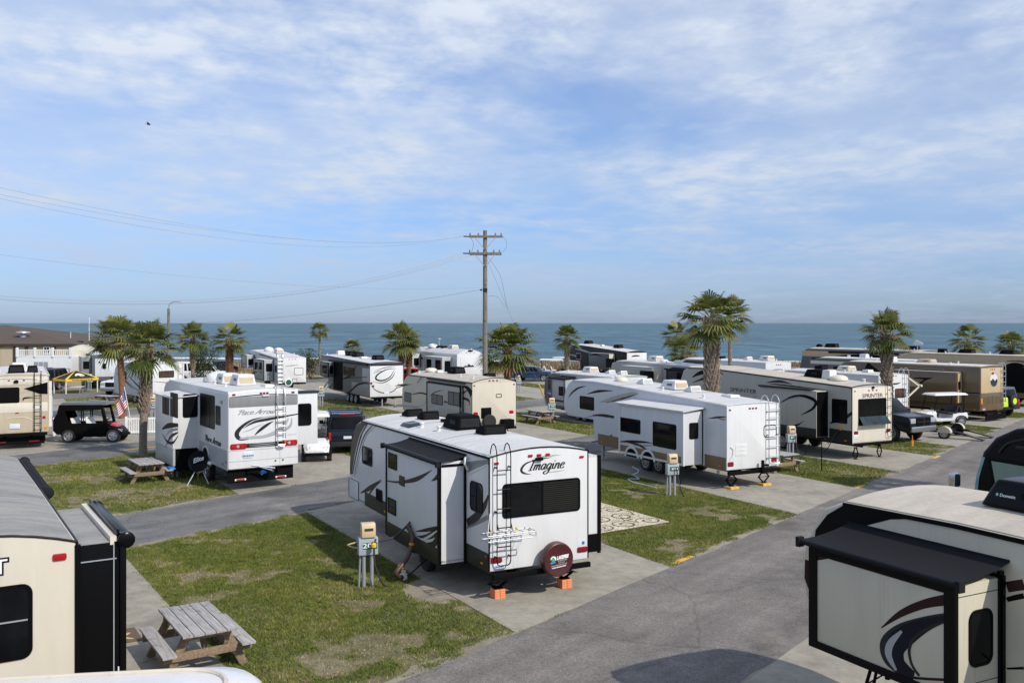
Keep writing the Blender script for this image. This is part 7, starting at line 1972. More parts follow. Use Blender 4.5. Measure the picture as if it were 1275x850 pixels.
# ---- blue-grey trailer end behind the left palms
def slate_trailer():
    k3 = crop(90, 380, 7.0833)
    v = RV('travel_trailer', 'slate and pale blue trailer with white doored panel behind the black and yellow canopy', TRAVEL, (-38.2, 84), 28, 9.0, 2.5, .7, 3.05, .1, 'travel', 'slate')
    r = v.rear; v.roof('roof_white', 'slate', .05)
    v.box_at('rear_panel', 'cool_white', r, .25, 2.2, 1.1, 2.75, -.005, .02, .06, .008); v.wpx(r, k3(265, 512), k3(300, 560), r=.06, d=.02); v.box_at('latch', 'charcoal', r, .55, .7, 2.35, 2.5, .01, .05)
    o, f, e = v.slide(.6, 3.4, .9, .9, 2.9, 1, 'mid_grey', 'slate', .12, 'roof_white'); v.window(f, 1.2, 2.3, 1.5, 2.6, parent=o, glass='pale_glass'); v.window(e, .2, .7, 1.8, 2.5, parent=o)
    o2, f2, e2 = v.slide(.4, 3.4, .8, .9, 2.9, -1, 'silver_grey', 'slate', .1, 'roof_white'); v.wheels((3.4, 4.3)); v.bumper(.6); v.ac(4, 0, 1, .74, .36, 'matte_black', 'charcoal'); v.tail(.12, 1.0, .2, .12); v.tail(2.38, 1, .2, .12)
slate_trailer()
def edge_trailer():
    v = RV('fifth_wheel', 'cream trailer end with a bright sloping roof, between the tan building and the slate trailer', FIFTH, (-46.5, 97), 28, 10, 2.5, .7, 3.3, .35, 'fifth', 'cream_light', ztop_front=3.4)
    v.roof('roof_white', 'cream_light', .05); v.window(v.rear, .5, 1.4, 1.8, 2.5); v.wheels((4, 5)); v.bumper(.6); v.tail(.2, 1, .2, .12); v.tail(2.3, 1, .2, .12); v.ac(4, 0, 1, .74, .3, 'matte_black', 'charcoal')
edge_trailer()

# ================================================================== cars and carts
def car(name, label, cat, loc, rz, L=4.8, W=1.9, H=1.8, paint_='navy', hood=1.2, hood_z=1.05, belt=1.05, ws=0.75, roof0=0.55, tail_=0.1, bed=0.0, wheel_r=0.38, wb=(0.19, 0.80), rack=False, clear=0.30, group=None, two_tone=None):
    """x forward (0 at the rear bumper); bed: length of an open load bed at the back"""
    t = thing(name, label, cat, loc, rz, group)
    xa, xb = L * wb[0], L * wb[1]; ar = wheel_r * 1.22
    arch = lambda c: [(c + ar * math.cos(R(a)), wheel_r * 0.92 + ar * math.sin(R(a))) for a in range(180, -1, -20)]
    lo = [(0.05, clear + 0.15), (0.20, clear)] + [p for p in arch(xa) if p[1] >= clear] + [p for p in arch(xb) if p[1] >= clear] + [(L - 0.15, clear), (L, clear + 0.2)]
    up = [(L - 0.02, hood_z - 0.22), (L - 0.15, hood_z - 0.04), (L - hood, hood_z + 0.06), (L - hood - 0.05, belt), (0.06, belt), (0.0, belt - 0.25)]
    mb = MB(); mb.sideprism(lo + up, -W / 2, W / 2); body = mb.build('body', M[paint_], t, bevel=0.07, seg=3, smooth=40)
    x0 = bed if bed else 0.08; x1 = L - hood - 0.02; r0 = x0 + (0.12 if bed else tail_ + 0.12); r1 = x1 - ws
    ins = 0.20
    mb = MB()
    mb.hull8([(x0, -W / 2 + .06, belt - .02), (x1, -W / 2 + .06, belt - .02), (x1, W / 2 - .06, belt - .02), (x0, W / 2 - .06, belt - .02)], [(r0, -W / 2 + ins, H), (r1, -W / 2 + ins, H), (r1, W / 2 - ins, H), (r0, W / 2 - ins, H)])
    mb.build('cabin', M[paint_], t, bevel=0.07, seg=3, smooth=40)
    # glass set just proud of the cabin faces
    lerp = lambda a, b, k: a + (b - a) * k
    def pane(nm, p00, p10, p11, p01, n_):
        n_ = Vector(n_) * 0.012; mb = MB(); mb.prism([Vector(p) - n_ for p in (p00, p10, p11, p01)], [Vector(p) + n_ for p in (p00, p10, p11, p01)]); return mb.build(nm, M['glass'], t, bevel=0.008)
    zl, zh = belt + 0.08, H - 0.14; kl, kh = (zl - belt) / (H - belt), (zh - belt) / (H - belt)
    yb = lambda k: lerp(W / 2 - .06, W / 2 - ins, k)
    fx = lambda k: lerp(x1, r1, k); bx_ = lambda k: lerp(x0, r0, k)
    pane('windscreen', (fx(kl), -yb(kl) + .12, zl), (fx(kl), yb(kl) - .12, zl), (fx(kh), yb(kh) - .12, zh), (fx(kh), -yb(kh) + .12, zh), (0.7, 0, 0.6))
    pane('rear_window', (bx_(kl), -yb(kl) + .12, zl), (bx_(kl), yb(kl) - .12, zl), (bx_(kh), yb(kh) - .12, zh), (bx_(kh), -yb(kh) + .12, zh), (-0.9, 0, 0.3))
    nwin = max(1, round((x1 - x0) / 1.25))
    for sg in (1, -1):
        for i in range(nwin):
            a, b = i / nwin, (i + 1) / nwin
            X = lambda q, k: lerp(lerp(x0, x1, q), lerp(r0, r1, q), k)
            g = .06
            pane('side_window', (X(a, kl) + g, sg * yb(kl), zl), (X(b, kl) - g, sg * yb(kl), zl), (X(b, kh) - g, sg * yb(kh), zh), (X(a, kh) + g, sg * yb(kh), zh), (0, sg, .15))
    if bed:
        mb = MB(); mb.box(.12, bed - .08, -W / 2 + .12, W / 2 - .12, belt - .06, belt + .006); mb.build('load_bed', M['matte_black'], t)
    for x in (xa, xb):
        for sg in (1, -1): make_wheel(t, Vector((x, sg * (W / 2 - .24), wheel_r)), sg, wheel_r, .23)
    mb = MB(); mb.box(L - .10, L + .05, -W / 2 + .05, W / 2 - .05, clear + .08, clear + .34); mb.build('front_bumper', M['chrome'], t, bevel=.03, smooth=40)
    mb = MB(); mb.box(-.08, .08, -W / 2 + .08, W / 2 - .08, clear + .06, clear + .28); mb.build('rear_bumper', M['charcoal'], t, bevel=.03)
    gz0, gz1 = clear + .36, hood_z - .10
    mb = MB(); mb.box(L - .10, L + .015, -W * .27, W * .27, gz0, gz1); g_ = mb.build('grille', M['matte_black'], t, bevel=.02)
    mb = MB(); mb.box(L - .05, L + .03, -.03, .03, gz0, gz1); mb.box(L - .05, L + .03, -W * .26, W * .26, (gz0 + gz1) / 2 - .02, (gz0 + gz1) / 2 + .02); mb.build('grille_bar', M['charcoal'], g_)
    for sg in (1, -1):
        mb = MB(); mb.box(L - .30, L - .005, sg * W / 2 - (.42 if sg > 0 else -.02), sg * W / 2 + (-.02 if sg > 0 else .42), gz1 - .26, gz1 - .02); mb.build('headlight', M['clear_lens'], t, bevel=.03)
        mb = MB(); mb.box(-.02, .14, sg * W / 2 - (.24 if sg > 0 else -.015), sg * W / 2 + (-.015 if sg > 0 else .24), belt - .42, belt - .04); mb.build('tail_light', M['red_lens'], t, bevel=.03)
        mb = MB(); mb.box(x1 - .35, x1 - .18, sg * (W / 2 + .04) - .10, sg * (W / 2 + .04) + .10, belt + .02, belt + .20); mb.build('mirror', M[paint_ if paint_ != 'white' else 'black'], t, bevel=.03)
    mb = MB(); mb.box(-.03, .02, -.18, .18, belt - .34, belt - .22); mb.build('licence_plate', M['plate_white'], t)
    if rack:
        mb = MB()
        for sg in (1, -1): mb.tube([(r0 + .1, sg * (W / 2 - ins - .06), H + .06), (r1 - .1, sg * (W / 2 - ins - .06), H + .06)], .022, 6)
        for x in (r0 + .3, (r0 + r1) / 2, r1 - .3): mb.tube([(x, -(W / 2 - ins - .06), H + .06), (x, W / 2 - ins - .06, H + .06)], .02, 6)
        for x in (r0 + .15, r1 - .15):
            for sg in (1, -1): mb.tube([(x, sg * (W / 2 - ins - .06), H - .03), (x, sg * (W / 2 - ins - .06), H + .06)], .022, 6)
        mb.build('roof_rack', M['black'], t)
        mb = MB(); mb.box(r0 - .05, r0 + .08, -.35, .35, H - .05, H + .01); mb.build('high_brake_light', M['red_lens'], t, bevel=.01)
    return t

def heading(dx, dy): return math.atan2(dy, dx)
PADDIR = (-math.sin(R(28)), math.cos(R(28)))
# navy estate car behind the white cart, rear towards us
p = ground_at(403, 566); car('estate_car', 'dark navy sport utility car with roof rack and red tail lights, beside the white cart', 'car', (p.x + 1.05, p.y + .2, 0), heading(-.25, .97), 4.9, 1.95, 1.82, 'navy', rack=True, hood=1.25)
# black pickup beside the cream-backed fifth wheel
d = Vector((.52, -.854)); p = ground_at(1150, 551); pk = car('pickup_truck', 'black pickup truck with chrome bumper and light-green sticker on its wheel, nose to the road', 'truck', (p.x - d.x * 5.8, p.y - d.y * 5.8, 0), heading(*d), 5.8, 2.05, 2.08, 'navy', hood=1.35, hood_z=1.36, belt=1.36, bed=1.8, wheel_r=.44, clear=.50)
mb = MB(); mb.lathe((5.8 * .80, -1.035, .50), (0, -1, 0), [(0, .17), (.03, .17), (.04, 0)], 14); mb.build('wheel_sticker', M['light_green'], pk)
# white pickup by the left palms
p = ground_at(141, 493); car('pickup_truck', 'white pickup truck with black grille parked left of the reddish palm trunk', 'truck', (p.x + .9, p.y + 5.2, 0), heading(-.15, -.98), 5.7, 2.05, 1.98, 'white', hood=1.5, hood_z=1.25, belt=1.25, bed=1.8, wheel_r=.42, clear=.42)
# white van and darker cars near the sea
for px_, py_, h_, kw in ((250, 476, (.98, .2), dict(name='delivery_van', label='white van parked behind the white camper near the thin palm trunk', cat='van', L=5.2, W=2.0, H=2.1, paint_='white', hood=.9, belt=1.15, hood_z=1.1)),
                          (262, 470, (.3, .95), dict(name='parked_car', label='dark car with white bonnet below the thin pale palm trunk', cat='car', L=4.6, paint_='charcoal')),
                          (275, 468, (.2, .97), dict(name='parked_car', label='dark car with bright red tail lights left of the shaggy red-trunked palm', cat='car', L=4.6, paint_='black', H=1.7)),
                          (664, 474, (.95, -.3), dict(name='parked_car', label='dark blue car parked between the utility pole and the dune', cat='car', L=4.6, H=1.55, paint_='dark_blue_car', belt=.95)),
                          (524, 476, (.9, .3), dict(name='parked_car', label='red car just visible at the foot of the orange-brown palm', cat='car', L=4.4, H=1.5, paint_='red_paint', belt=.92)),
                          (52, 483, (-.1, .99), dict(name='parked_car', label='black car behind the left motorhome roof, left of the canopy', cat='car', L=4.8, H=1.9, W=2.0, paint_='black')),
                          (68, 484, (-.1, .99), dict(name='parked_car', label='charcoal car next to the canopy, right of the black car', cat='car', L=4.8, H=1.9, W=2.0, paint_='charcoal'))):
    p = ground_at(px_, py_); nm, lb, ct = kw.pop('name'), kw.pop('label'), kw.pop('cat'); L_ = kw['L']; hd = Vector(h_).normalized()
    car(nm, lb, ct, (p.x - hd.x * L_ / 2, p.y - hd.y * L_ / 2, 0), heading(*hd), **kw)

# off-road car at the right edge with a yellow-covered spare wheel
p = ground_at(1258, 520); hd = Vector((-.5, .86))
jp = car('off_road_car', 'grey off-road car with bright yellow-green cover beside the brown motorhome', 'car', (p.x + .2, p.y + .3, 0), heading(*hd), 4.2, 1.9, 1.9, 'slate', hood=1.3, hood_z=1.15, belt=1.15, ws=.25, tail_=0, wheel_r=.42, clear=.45)
mb = MB(); mb.lathe((-.02, 0, 1.05), (-1, 0, 0), [(0, .36), (.03, .38), (.20, .38), (.24, .34), (.24, 0)], 24); sp = mb.build('spare_wheel', M['rubber'], jp, smooth=40)
mb = MB(); mb.lathe((-.262, 0, 1.05), (-1, 0, 0), [(0, .20), (.008, .20), (.01, 0)], 20); mb.build('spare_badge', M['lime'], sp)
mb = MB(); mb.hull8([(-.15, .5, .7), (.0, .5, .7), (.0, 1.02, .7), (-.15, 1.02, .7)], [(-.15, .55, 1.3), (.0, .55, 1.3), (.0, 1.0, 1.3), (-.15, 1.0, 1.3)]); mb.build('tow_cover', M['lime'], jp, bevel=.05)

def golf_cart(label, loc, rz, body='white', roof='white_plastic', seat='seat_grey', L=2.5, rows=1, covered=False, enclosure=None, rear_seat=False, cowl=None, screen=True, wr=.27):
    t = thing('golf_cart', label, 'golf cart', loc, rz)
    W = 1.22
    mb = MB(); mb.sideprism([(.1, .30), (L - .35, .28), (L - .30, .42), (L - .95, .40), (L - 1.0, .44), (.95, .46), (.90, .72), (.08, .80), (0, .55)], -W / 2 + .04, W / 2 - .04); mb.build('body', M[body], t, bevel=.04, seg=2, smooth=40)
    # front cowl: rounded nose rising to the dash
    mb = MB()
    st = [(L - .88, .96, .30, .50), (L - .72, .93, .29, .52), (L - .35, .84, .30, .56), (L - .10, .66, .33, .52), (L, .52, .36, .42)]
    vs = []
    for x, zt, zb, hw in st: vs += [(x, -hw, zb), (x, -hw, zt - .14), (x, -hw + .14, zt), (x, hw - .14, zt), (x, hw, zt - .14), (x, hw, zb)]
    fs = [(6 * i + j, 6 * i + (j + 1) % 6, 6 * i + 6 + (j + 1) % 6, 6 * i + 6 + j) for i in range(len(st) - 1) for j in range(6)] + [(0, 1, 2, 3, 4, 5), tuple(range(6 * len(st) - 6, 6 * len(st)))[::-1]]
    mb.add(vs, fs); cw = mb.build('front_cowl', M[cowl or body], t, bevel=.03, seg=2, smooth=60)
    for sg in (1, -1):
        mb = MB(); mb.hull8([(L - .18, sg * .28, .58), (L - .18, sg * .47, .58), (L - .22, sg * .48, .68), (L - .20, sg * .30, .70)], [(L - .02, sg * .26, .54), (L - .06, sg * .44, .54), (L - .12, sg * .45, .64), (L - .08, sg * .28, .66)]); mb.build('headlight', M['clear_lens'], t, bevel=.01)
    mb = MB(); mb.box(L - .20, L + .06, -.5, .5, .30, .43); mb.build('front_bumper', M['matte_black'], t, bevel=.03)
    for x in (.45, L - .42):
        for sg in (1, -1):
                make_wheel(t, Vector((x, sg * (W / 2 - .17), wr)), sg, wr, .20, spokes=5); mb = MB()
                for a in range(0, 180, 18):
                    q = lambda b: Vector((x + .33 * math.cos(R(b)), sg * (W / 2 - .08), wr + .05 + .30 * math.sin(R(b))))
                    mb.bar(q(a), q(a + 18), .22, .03, up=(0, 0, 1) if 40 < a < 130 else (1, 0, 0))
                mb.build('fender', M['black'], t)
    xs = [.92 + .72 * i for i in range(rows)]
    for i, x in enumerate(xs):
        mb = MB(); mb.box(x - .30, x + .22, -W / 2 + .1, W / 2 - .1, .70, .82); mb.hull8([(x - .34, -W / 2 + .12, .82), (x - .22, -W / 2 + .12, .82), (x - .22, W / 2 - .12, .82), (x - .34, W / 2 - .12, .82)], [(x - .46, -W / 2 + .14, 1.22), (x - .38, -W / 2 + .14, 1.22), (x - .38, W / 2 - .14, 1.22), (x - .46, W / 2 - .14, 1.22)]); mb.build('seat', M[seat], t, bevel=.04, seg=3, smooth=40)
    if rear_seat:
        mb = MB(); mb.box(-.15, .30, -W / 2 + .1, W / 2 - .1, .70, .82); mb.hull8([(.30, -W / 2 + .12, .80), (.40, -W / 2 + .12, .80), (.40, W / 2 - .12, .80), (.30, W / 2 - .12, .80)], [(.40, -W / 2 + .14, 1.2), (.48, -W / 2 + .14, 1.2), (.48, W / 2 - .14, 1.2), (.40, W / 2 - .14, 1.2)]); mb.build('rear_seat', M[seat], t, bevel=.04, seg=3)
    mb = MB(); c = Vector((L - 1.05, .28, 1.05)); mb.tube([(L - .85, .28, .80), c], .02, 6); ax = Vector((-.6, 0, .8)).normalized(); a = ax.orthogonal().normalized(); b = ax.cross(a)
    mb.tube([c + (a * math.cos(2 * PI * k / 16) + b * math.sin(2 * PI * k / 16)) * .18 for k in range(16)], .015, 6, closed=True); mb.tube([c - a * .18, c + a * .18], .012, 6); mb.build('steering_wheel', M['black'], t)
    zr = 1.88
    for sg in (1, -1):
        for q in ([(L - .72, sg * (W / 2 - .1), .90), (L - .95, sg * (W / 2 - .12), zr)], [(.28, sg * (W / 2 - .08), .75), (.18, sg * (W / 2 - .12), zr)]): mb = MB(); mb.tube(q, .022, 6); mb.build('roof_post', M['black'], t)
    mb = MB(); x0, x1 = -.02, L - .72
    mb.hull8([(x0, -W / 2 + .02, zr), (x1, -W / 2 + .02, zr), (x1, W / 2 - .02, zr), (x0, W / 2 - .02, zr)], [(x0 + .12, -W / 2 + .14, zr + .13), (x1 - .12, -W / 2 + .14, zr + .13), (x1 - .12, W / 2 - .14, zr + .13), (x0 + .12, W / 2 - .14, zr + .13)]); mb.build('roof', M[roof], t, bevel=.04, seg=3, smooth=50)
    if not covered and not screen: pass
    elif not covered:
        mb = MB(); mb.hull8([(L - .71, -.50, .95), (L - .71, .50, .95), (L - .94, .48, zr - .03), (L - .94, -.48, zr - .03)], [(L - .70, -.50, .95), (L - .70, .50, .95), (L - .93, .48, zr - .03), (L - .93, -.48, zr - .03)]); mb.build('windscreen', M['glass_blue'], t)
    else:
        # cloth enclosure: rear and sides with clear windows
        for sg in (1, -1):
            y = sg * (W / 2 - .015)
            mb = MB(); F_ = Face((0, y, 0), (1, 0, 0), (0, 0, 1), (0, sg, 0))
            F_.poly(mb, [(-.12, .42), (.2, .42), (.3, .62), (.62, .62), (.72, .42), (L - .95, .42), (L - .80, .55), (L - .72, .95), (L - 1.0, .98), (.62, .98), (.45, 1.10), (.28, 1.60), (-.02, 1.62), (-.30, 1.15), (-.30, .62)], -.012, .012)
            F_.poly(mb, [(-.02, 1.62), (.28, 1.60), (L - .98, 1.66), (L - .90, 1.66), (L - .95, zr + .02), (.02, zr + .02)], -.0118, .0118)
            F_.poly(mb, [(L - .72, .95), (L - .90, 1.68), (L - 1.02, 1.68), (L - .88, .96)], -.0124, .0124)
            for x in (.28 + (L - 1.2) * .42, .28 + (L - 1.2) * .47): F_.poly(mb, [(x, .97), (x + .05, .97), (x + .05, 1.68), (x, 1.68)], -.0116, .0116)
            mb.build('side_cover', M['matte_black'], t)
        mb = MB(); mb.hull8([(-.30, -W / 2, .62), (-.28, -W / 2, .62), (-.28, W / 2, .62), (-.30, W / 2, .62)], [(-.02, -W / 2 + .02, zr), (0.0, -W / 2 + .02, zr), (0.0, W / 2 - .02, zr), (-.02, W / 2 - .02, zr)]); mb.build('rear_cover', M['matte_black'], t)
    return t
p = ground_at(407, 574); golf_cart('white golf cart, front towards us, under the slide of the laddered white motorhome', (p.x - .9, p.y + 2.0, 0), heading(.22, -.97), 'white', 'white_plastic', 'charcoal', screen=False)
p = ground_at(120, 549); bc = golf_cart('black golf cart with cloth side covers, dark roof and red front', (p.x - 1.56, p.y - .15, 0), heading(.99, .06), 'matte_black', 'slate', 'seat_white', 3.05, 2, True, cowl='black', wr=.34)
p = ground_at(1178, 528); golf_cart('white golf cart with long white roof standing below the brown motorhome', (p.x + .95, p.y + .1, 0), heading(-.96, -.28), 'white', 'white_plastic', 'charcoal', 2.7, 1, rear_seat=True, screen=False).scale = (1.2, 1.0, .94)
p = ground_at(690, 469); golf_cart('dark golf cart with white roof in front of the dune grass', (p.x - 1.6, p.y, 0), heading(.99, -.1), 'black', 'white_plastic', 'seat_white', 3.3, 2, rear_seat=True)
a = (p := ground_at(120, 549)); mb = MB(); mb.hull8([(2.45, -.5, .86), (2.8, -.46, .78), (2.8, .46, .78), (2.45, .5, .86)], [(2.5, -.46, .98), (2.75, -.42, .88), (2.75, .42, .88), (2.5, .46, .98)]); mb.build('bonnet_badge', M['red_paint'], bc, bevel=.02)

# white camper behind the two left palms: rear wall to the right, shaded side with swooshes to the left
def camper():
    f6 = crop(180, 420, 8.5)
    v = RV('camper', 'white camper with brown tinted rear window and swooshed shaded side behind the two left palms', 'camper', (-26.07, 67.0), 45, 7.0, 2.4, .55, 3.0, .08, 'travel', 'cool_white')
    l, r = v.left, v.rear
    v.roof('roof_white', 'white', .05); v.box_at('rear_panel', 'white', r, .02, 2.38, .58, 2.95, -.005, .01, .03, .004)  # sunny rear painted whiter than the body, which has side shade in its colour
    v.window(r, .45, 1.6, 2.0, 2.5, r=.06, glass='brown_glass', d=.01)
    v.decal(r, [(.1, 1.75), (1.2, 1.6), (2.3, 1.4)], [.02, .05, .02], 'charcoal', .014)
    for pts, ws, m in (([(.6, 2.5), (2.6, 2.35), (4.4, 2.6)], [.03, .12, .03], 'charcoal'), ([(.5, .9), (2.4, 1.3), (4.2, 2.0)], [.02, .14, .04], 'charcoal'), ([(.5, .75), (2.6, 1.0), (4.8, 1.7)], [.02, .10, .03], 'mid_grey'), ([(3.2, 1.0), (4.6, 1.5), (6.4, 2.1)], [.02, .12, .04], 'charcoal')): v.decal(l, pts, ws, m)
    v.box_at('side_notice', 'logo_blue', l, .7, 1.1, .8, 1.2, 0, .01); v.window(l, 4.6, 5.4, 1.7, 2.3)
    v.ladder(1.9, 2.25, .8, 2.95, (1.1, 1.5, 1.9, 2.3, 2.7), 'alu', hook=.3); v.tail(.2, .9, .2, .15); v.tail(2.2, .9, .2, .15); v.wheels((2.4, 3.3), .36); v.bumper(.5); v.ac(2.5, 0, .9, .7, .3); v.vent(4.5, 0, .5, .5, .2, 'white_plastic', False)
camper()

# two-wheeled tow dolly on the far pad
def tow_dolly():
    p = ground_at(1187, 544)
    t = thing('tow_dolly', 'black tow dolly with pale round fenders and lowered ramps on the pad beside the pickup', 'trailer', p, heading(.75, -.66))
    mb = MB(); mb.box(-.9, .5, -1.0, -.6, .30, .38); mb.box(-.9, .5, .6, 1.0, .30, .38); mb.box(-.2, .0, -1.0, 1.0, .28, .40); mb.bar((-.2, 0, .34), (-2.6, 0, .45), .1, .1); mb.build('frame', M['black'], t)
    for sg in (1, -1):
        mb = MB(); mb.hull8([(.5, sg * .6, .30), (.5, sg * 1.0, .30), (1.7, sg * 1.0, .05), (1.7, sg * .6, .05)], [(.5, sg * .6, .37), (.5, sg * 1.0, .37), (1.7, sg * 1.0, .10), (1.7, sg * .6, .10)]); mb.build('ramp', M['navy'], t)
        make_wheel(t, Vector((-.1, sg * 1.08, .30)), sg, .30, .2)
        mb = MB()
        pts = [(-.1 + .33 * math.cos(R(a)), .34 + .31 * math.sin(R(a))) for a in range(0, 181, 15)]
        mb.sideprism(pts, sg * 1.24, sg * 1.30)
        for p0_, p1_ in zip(pts, pts[1:]): mb.bar((p0_[0], sg * 1.12, p0_[1]), (p1_[0], sg * 1.12, p1_[1]), .26, .02, up=(0, 0, 1) if .2 < p0_[1] - .3 else (1, 0, 0))
        mb.build('fender', M['khaki'], t)
tow_dolly()

# ================================================================== furniture and utilities
def picnic_table(label, centre, rz):
    """x along the planks"""
    t = thing('picnic_table', label, 'picnic table', centre, rz, 'picnic tables on the campsites')
    L = 1.83
    for i in range(5):
        y = -.37 + .185 * i; mb = MB(); mb.box(-L / 2, L / 2, y - .086, y + .086, .715, .755); mb.build('top_plank', M['wood_grey'], t, bevel=.006)
    for sg in (1, -1):
        mb = MB(); mb.box(-L / 2, L / 2, sg * .66 - .12, sg * .66 + .12, .42, .46); mb.build('bench', M['wood_grey'], t, bevel=.006)
    for x in (-.62, .62):
        sx = 1 if x > 0 else -1
        for sg in (1, -1):
            mb = MB(); mb.bar((x, sg * .30, .71), (x, sg * .66, .0), .045, .14, up=(0, 1, 0)); mb.build('leg', M['wood_tan'], t, bevel=.004)
        mb = MB(); mb.box(x + sx * .025, x + sx * .065, -.78, .78, .28, .42); mb.build('cross_beam', M['wood_tan'], t, bevel=.004)
        mb = MB(); mb.box(x + sx * .025, x + sx * .065, -.42, .42, .60, .714); mb.build('top_batten', M['wood_tan'], t, bevel=.004)
        mb = MB(); mb.bar((x * .92, 0, .34), (x * .25, 0, .70), .09, .04, up=(1, 0, 0)); mb.build('brace', M['wood_tan'], t, bevel=.004)
    return t
tb = picnic_table('weathered picnic table on the concrete beside the cream left-edge trailer', (-5.60, 16.40, .016), heading(.547, -.837))
dup(tb, (-13.95, 35.2, 0), heading(.57, -.82), 'grey picnic table on the grass at the foot of the pale-trunked palm')
p = ground_at(669, 529); dup(tb, (p.x + .2, p.y + 1.1, 0), heading(.52, -.85), 'grey picnic table beside the numbered post under the yellow guy guard')
p = ground_at(975, 590); dup(tb, (p.x - .1, p.y + .9, 0), heading(.52, -.85), 'picnic table half hidden behind the rear corner of the white fifth wheel')
p = ground_at(128, 506); dup(tb, (p.x, p.y + .5, 0), heading(.9, -.43), 'distant picnic table behind the black covered cart, left of the reddish palm trunk')
mb = MB(); mb.hull8([(.35, -.90, .46), (.85, -.90, .46), (.88, -.62, .46), (.4, -.65, .46)], [(.4, -.86, .54), (.8, -.85, .56), (.84, -.66, .52), (.45, -.68, .55)])
tp = mb.build('folded_tarp', M['blue_tarp'], None, bevel=.03, smooth=60); tp.location = (-13.95, 35.2, 0); tp.rotation_euler = (0, 0, heading(.57, -.82)); tp.scale = (1, -1, 1); tag(tp, 'blue folded tarp lying on the bench of the far picnic table', 'tarp')

def pedestal(label, loc, rz, num='', hook=True):
    t = thing('utility_post', label, 'utility post', loc, rz, 'numbered hook-up posts')
    for x in (-.09, .09):
        mb = MB(); mb.tube([(x, 0, 0), (x, 0, .78)], .045, 10); mb.build('post', M['galv'], t, smooth=50)
    mb = MB(); mb.tube([(-.20, .02, 0), (-.17, .02, .75)], .022, 8); mb.build('conduit', M['galv'], t, smooth=50)
    mb = MB(); mb.box(-.22, .22, -.09, .10, .74, 1.13); pn = mb.build('panel', M['panel_grey'], t, bevel=.012)
    mb = MB(); mb.box(-.13, .20, -.100, -.088, .88, 1.02); sg_ = mb.build('number_plate', M['sign_green'], t, bevel=.004)
    if len(num) > 2: pass
    if num == '20':
        f = Face((0, -.100, 0), (1, 0, 0), (0, 0, 1), (0, -1, 0)); f.text(num, -.03, .95, .15, M['text_white'], sg_, 'plate_number', .002, 0, .002, .22)
    elif num: f = Face((0, -.100, 0), (1, 0, 0), (0, 0, 1), (0, -1, 0)); RV.marks(None, f, -.07, .13, .95, .07, 'text_white', sg_, .003, 4, int(num))
    mb = MB(); mb.prism([(-.16, -.13, 1.14), (-.16, -.13, 1.34), (-.16, -.08, 1.46), (-.16, .10, 1.46), (-.16, .10, 1.14)], [(.16, -.13, 1.14), (.16, -.13, 1.34), (.16, -.08, 1.46), (.16, .10, 1.46), (.16, .10, 1.14)]); cp = mb.build('outlet_cover', M['beige_plastic'], t, bevel=.02, seg=2)
    mb = MB(); mb.box(-.10, .10, -.136, -.125, 1.29, 1.35); mb.build('cover_slot', M['trim_dark'], cp)
    return t
PED = [((458, 730), 'hook-up post with green number plate reading 20 beside the centre trailer', '20', .35), ((218, 594), 'hook-up post with green plate between the far picnic table and the satellite dish', '14', .3), ((837, 617), 'hook-up post standing in front of the small slide of the white fifth wheel', '22', .3),
       ((985, 571), 'hook-up post between the white fifth wheel and the grey cream-backed one', '23', .3), ((687, 525), 'hook-up post beside the mid-field picnic table, at the foot of the yellow guy guard', '32', .2), ((400, 506), 'hook-up post left of the black and white toy hauler', '31', .2), ((147, 497), 'hook-up post left of the reddish palm trunk, before the white pickup', '41', .2),
       ((191, 523), 'hook-up post right of the pale-trunked palm, above the white low fence', '30', .2), ((112, 486), 'hook-up post at the right corner of the canopy', '40', .2), ((646, 488), 'hook-up post on the grass beyond the beige trailer, right of the orange palm trunk', '42', .2)]
for (q, lb, num, rz_) in PED: pedestal(lb, ground_at(*q), rz_, num)

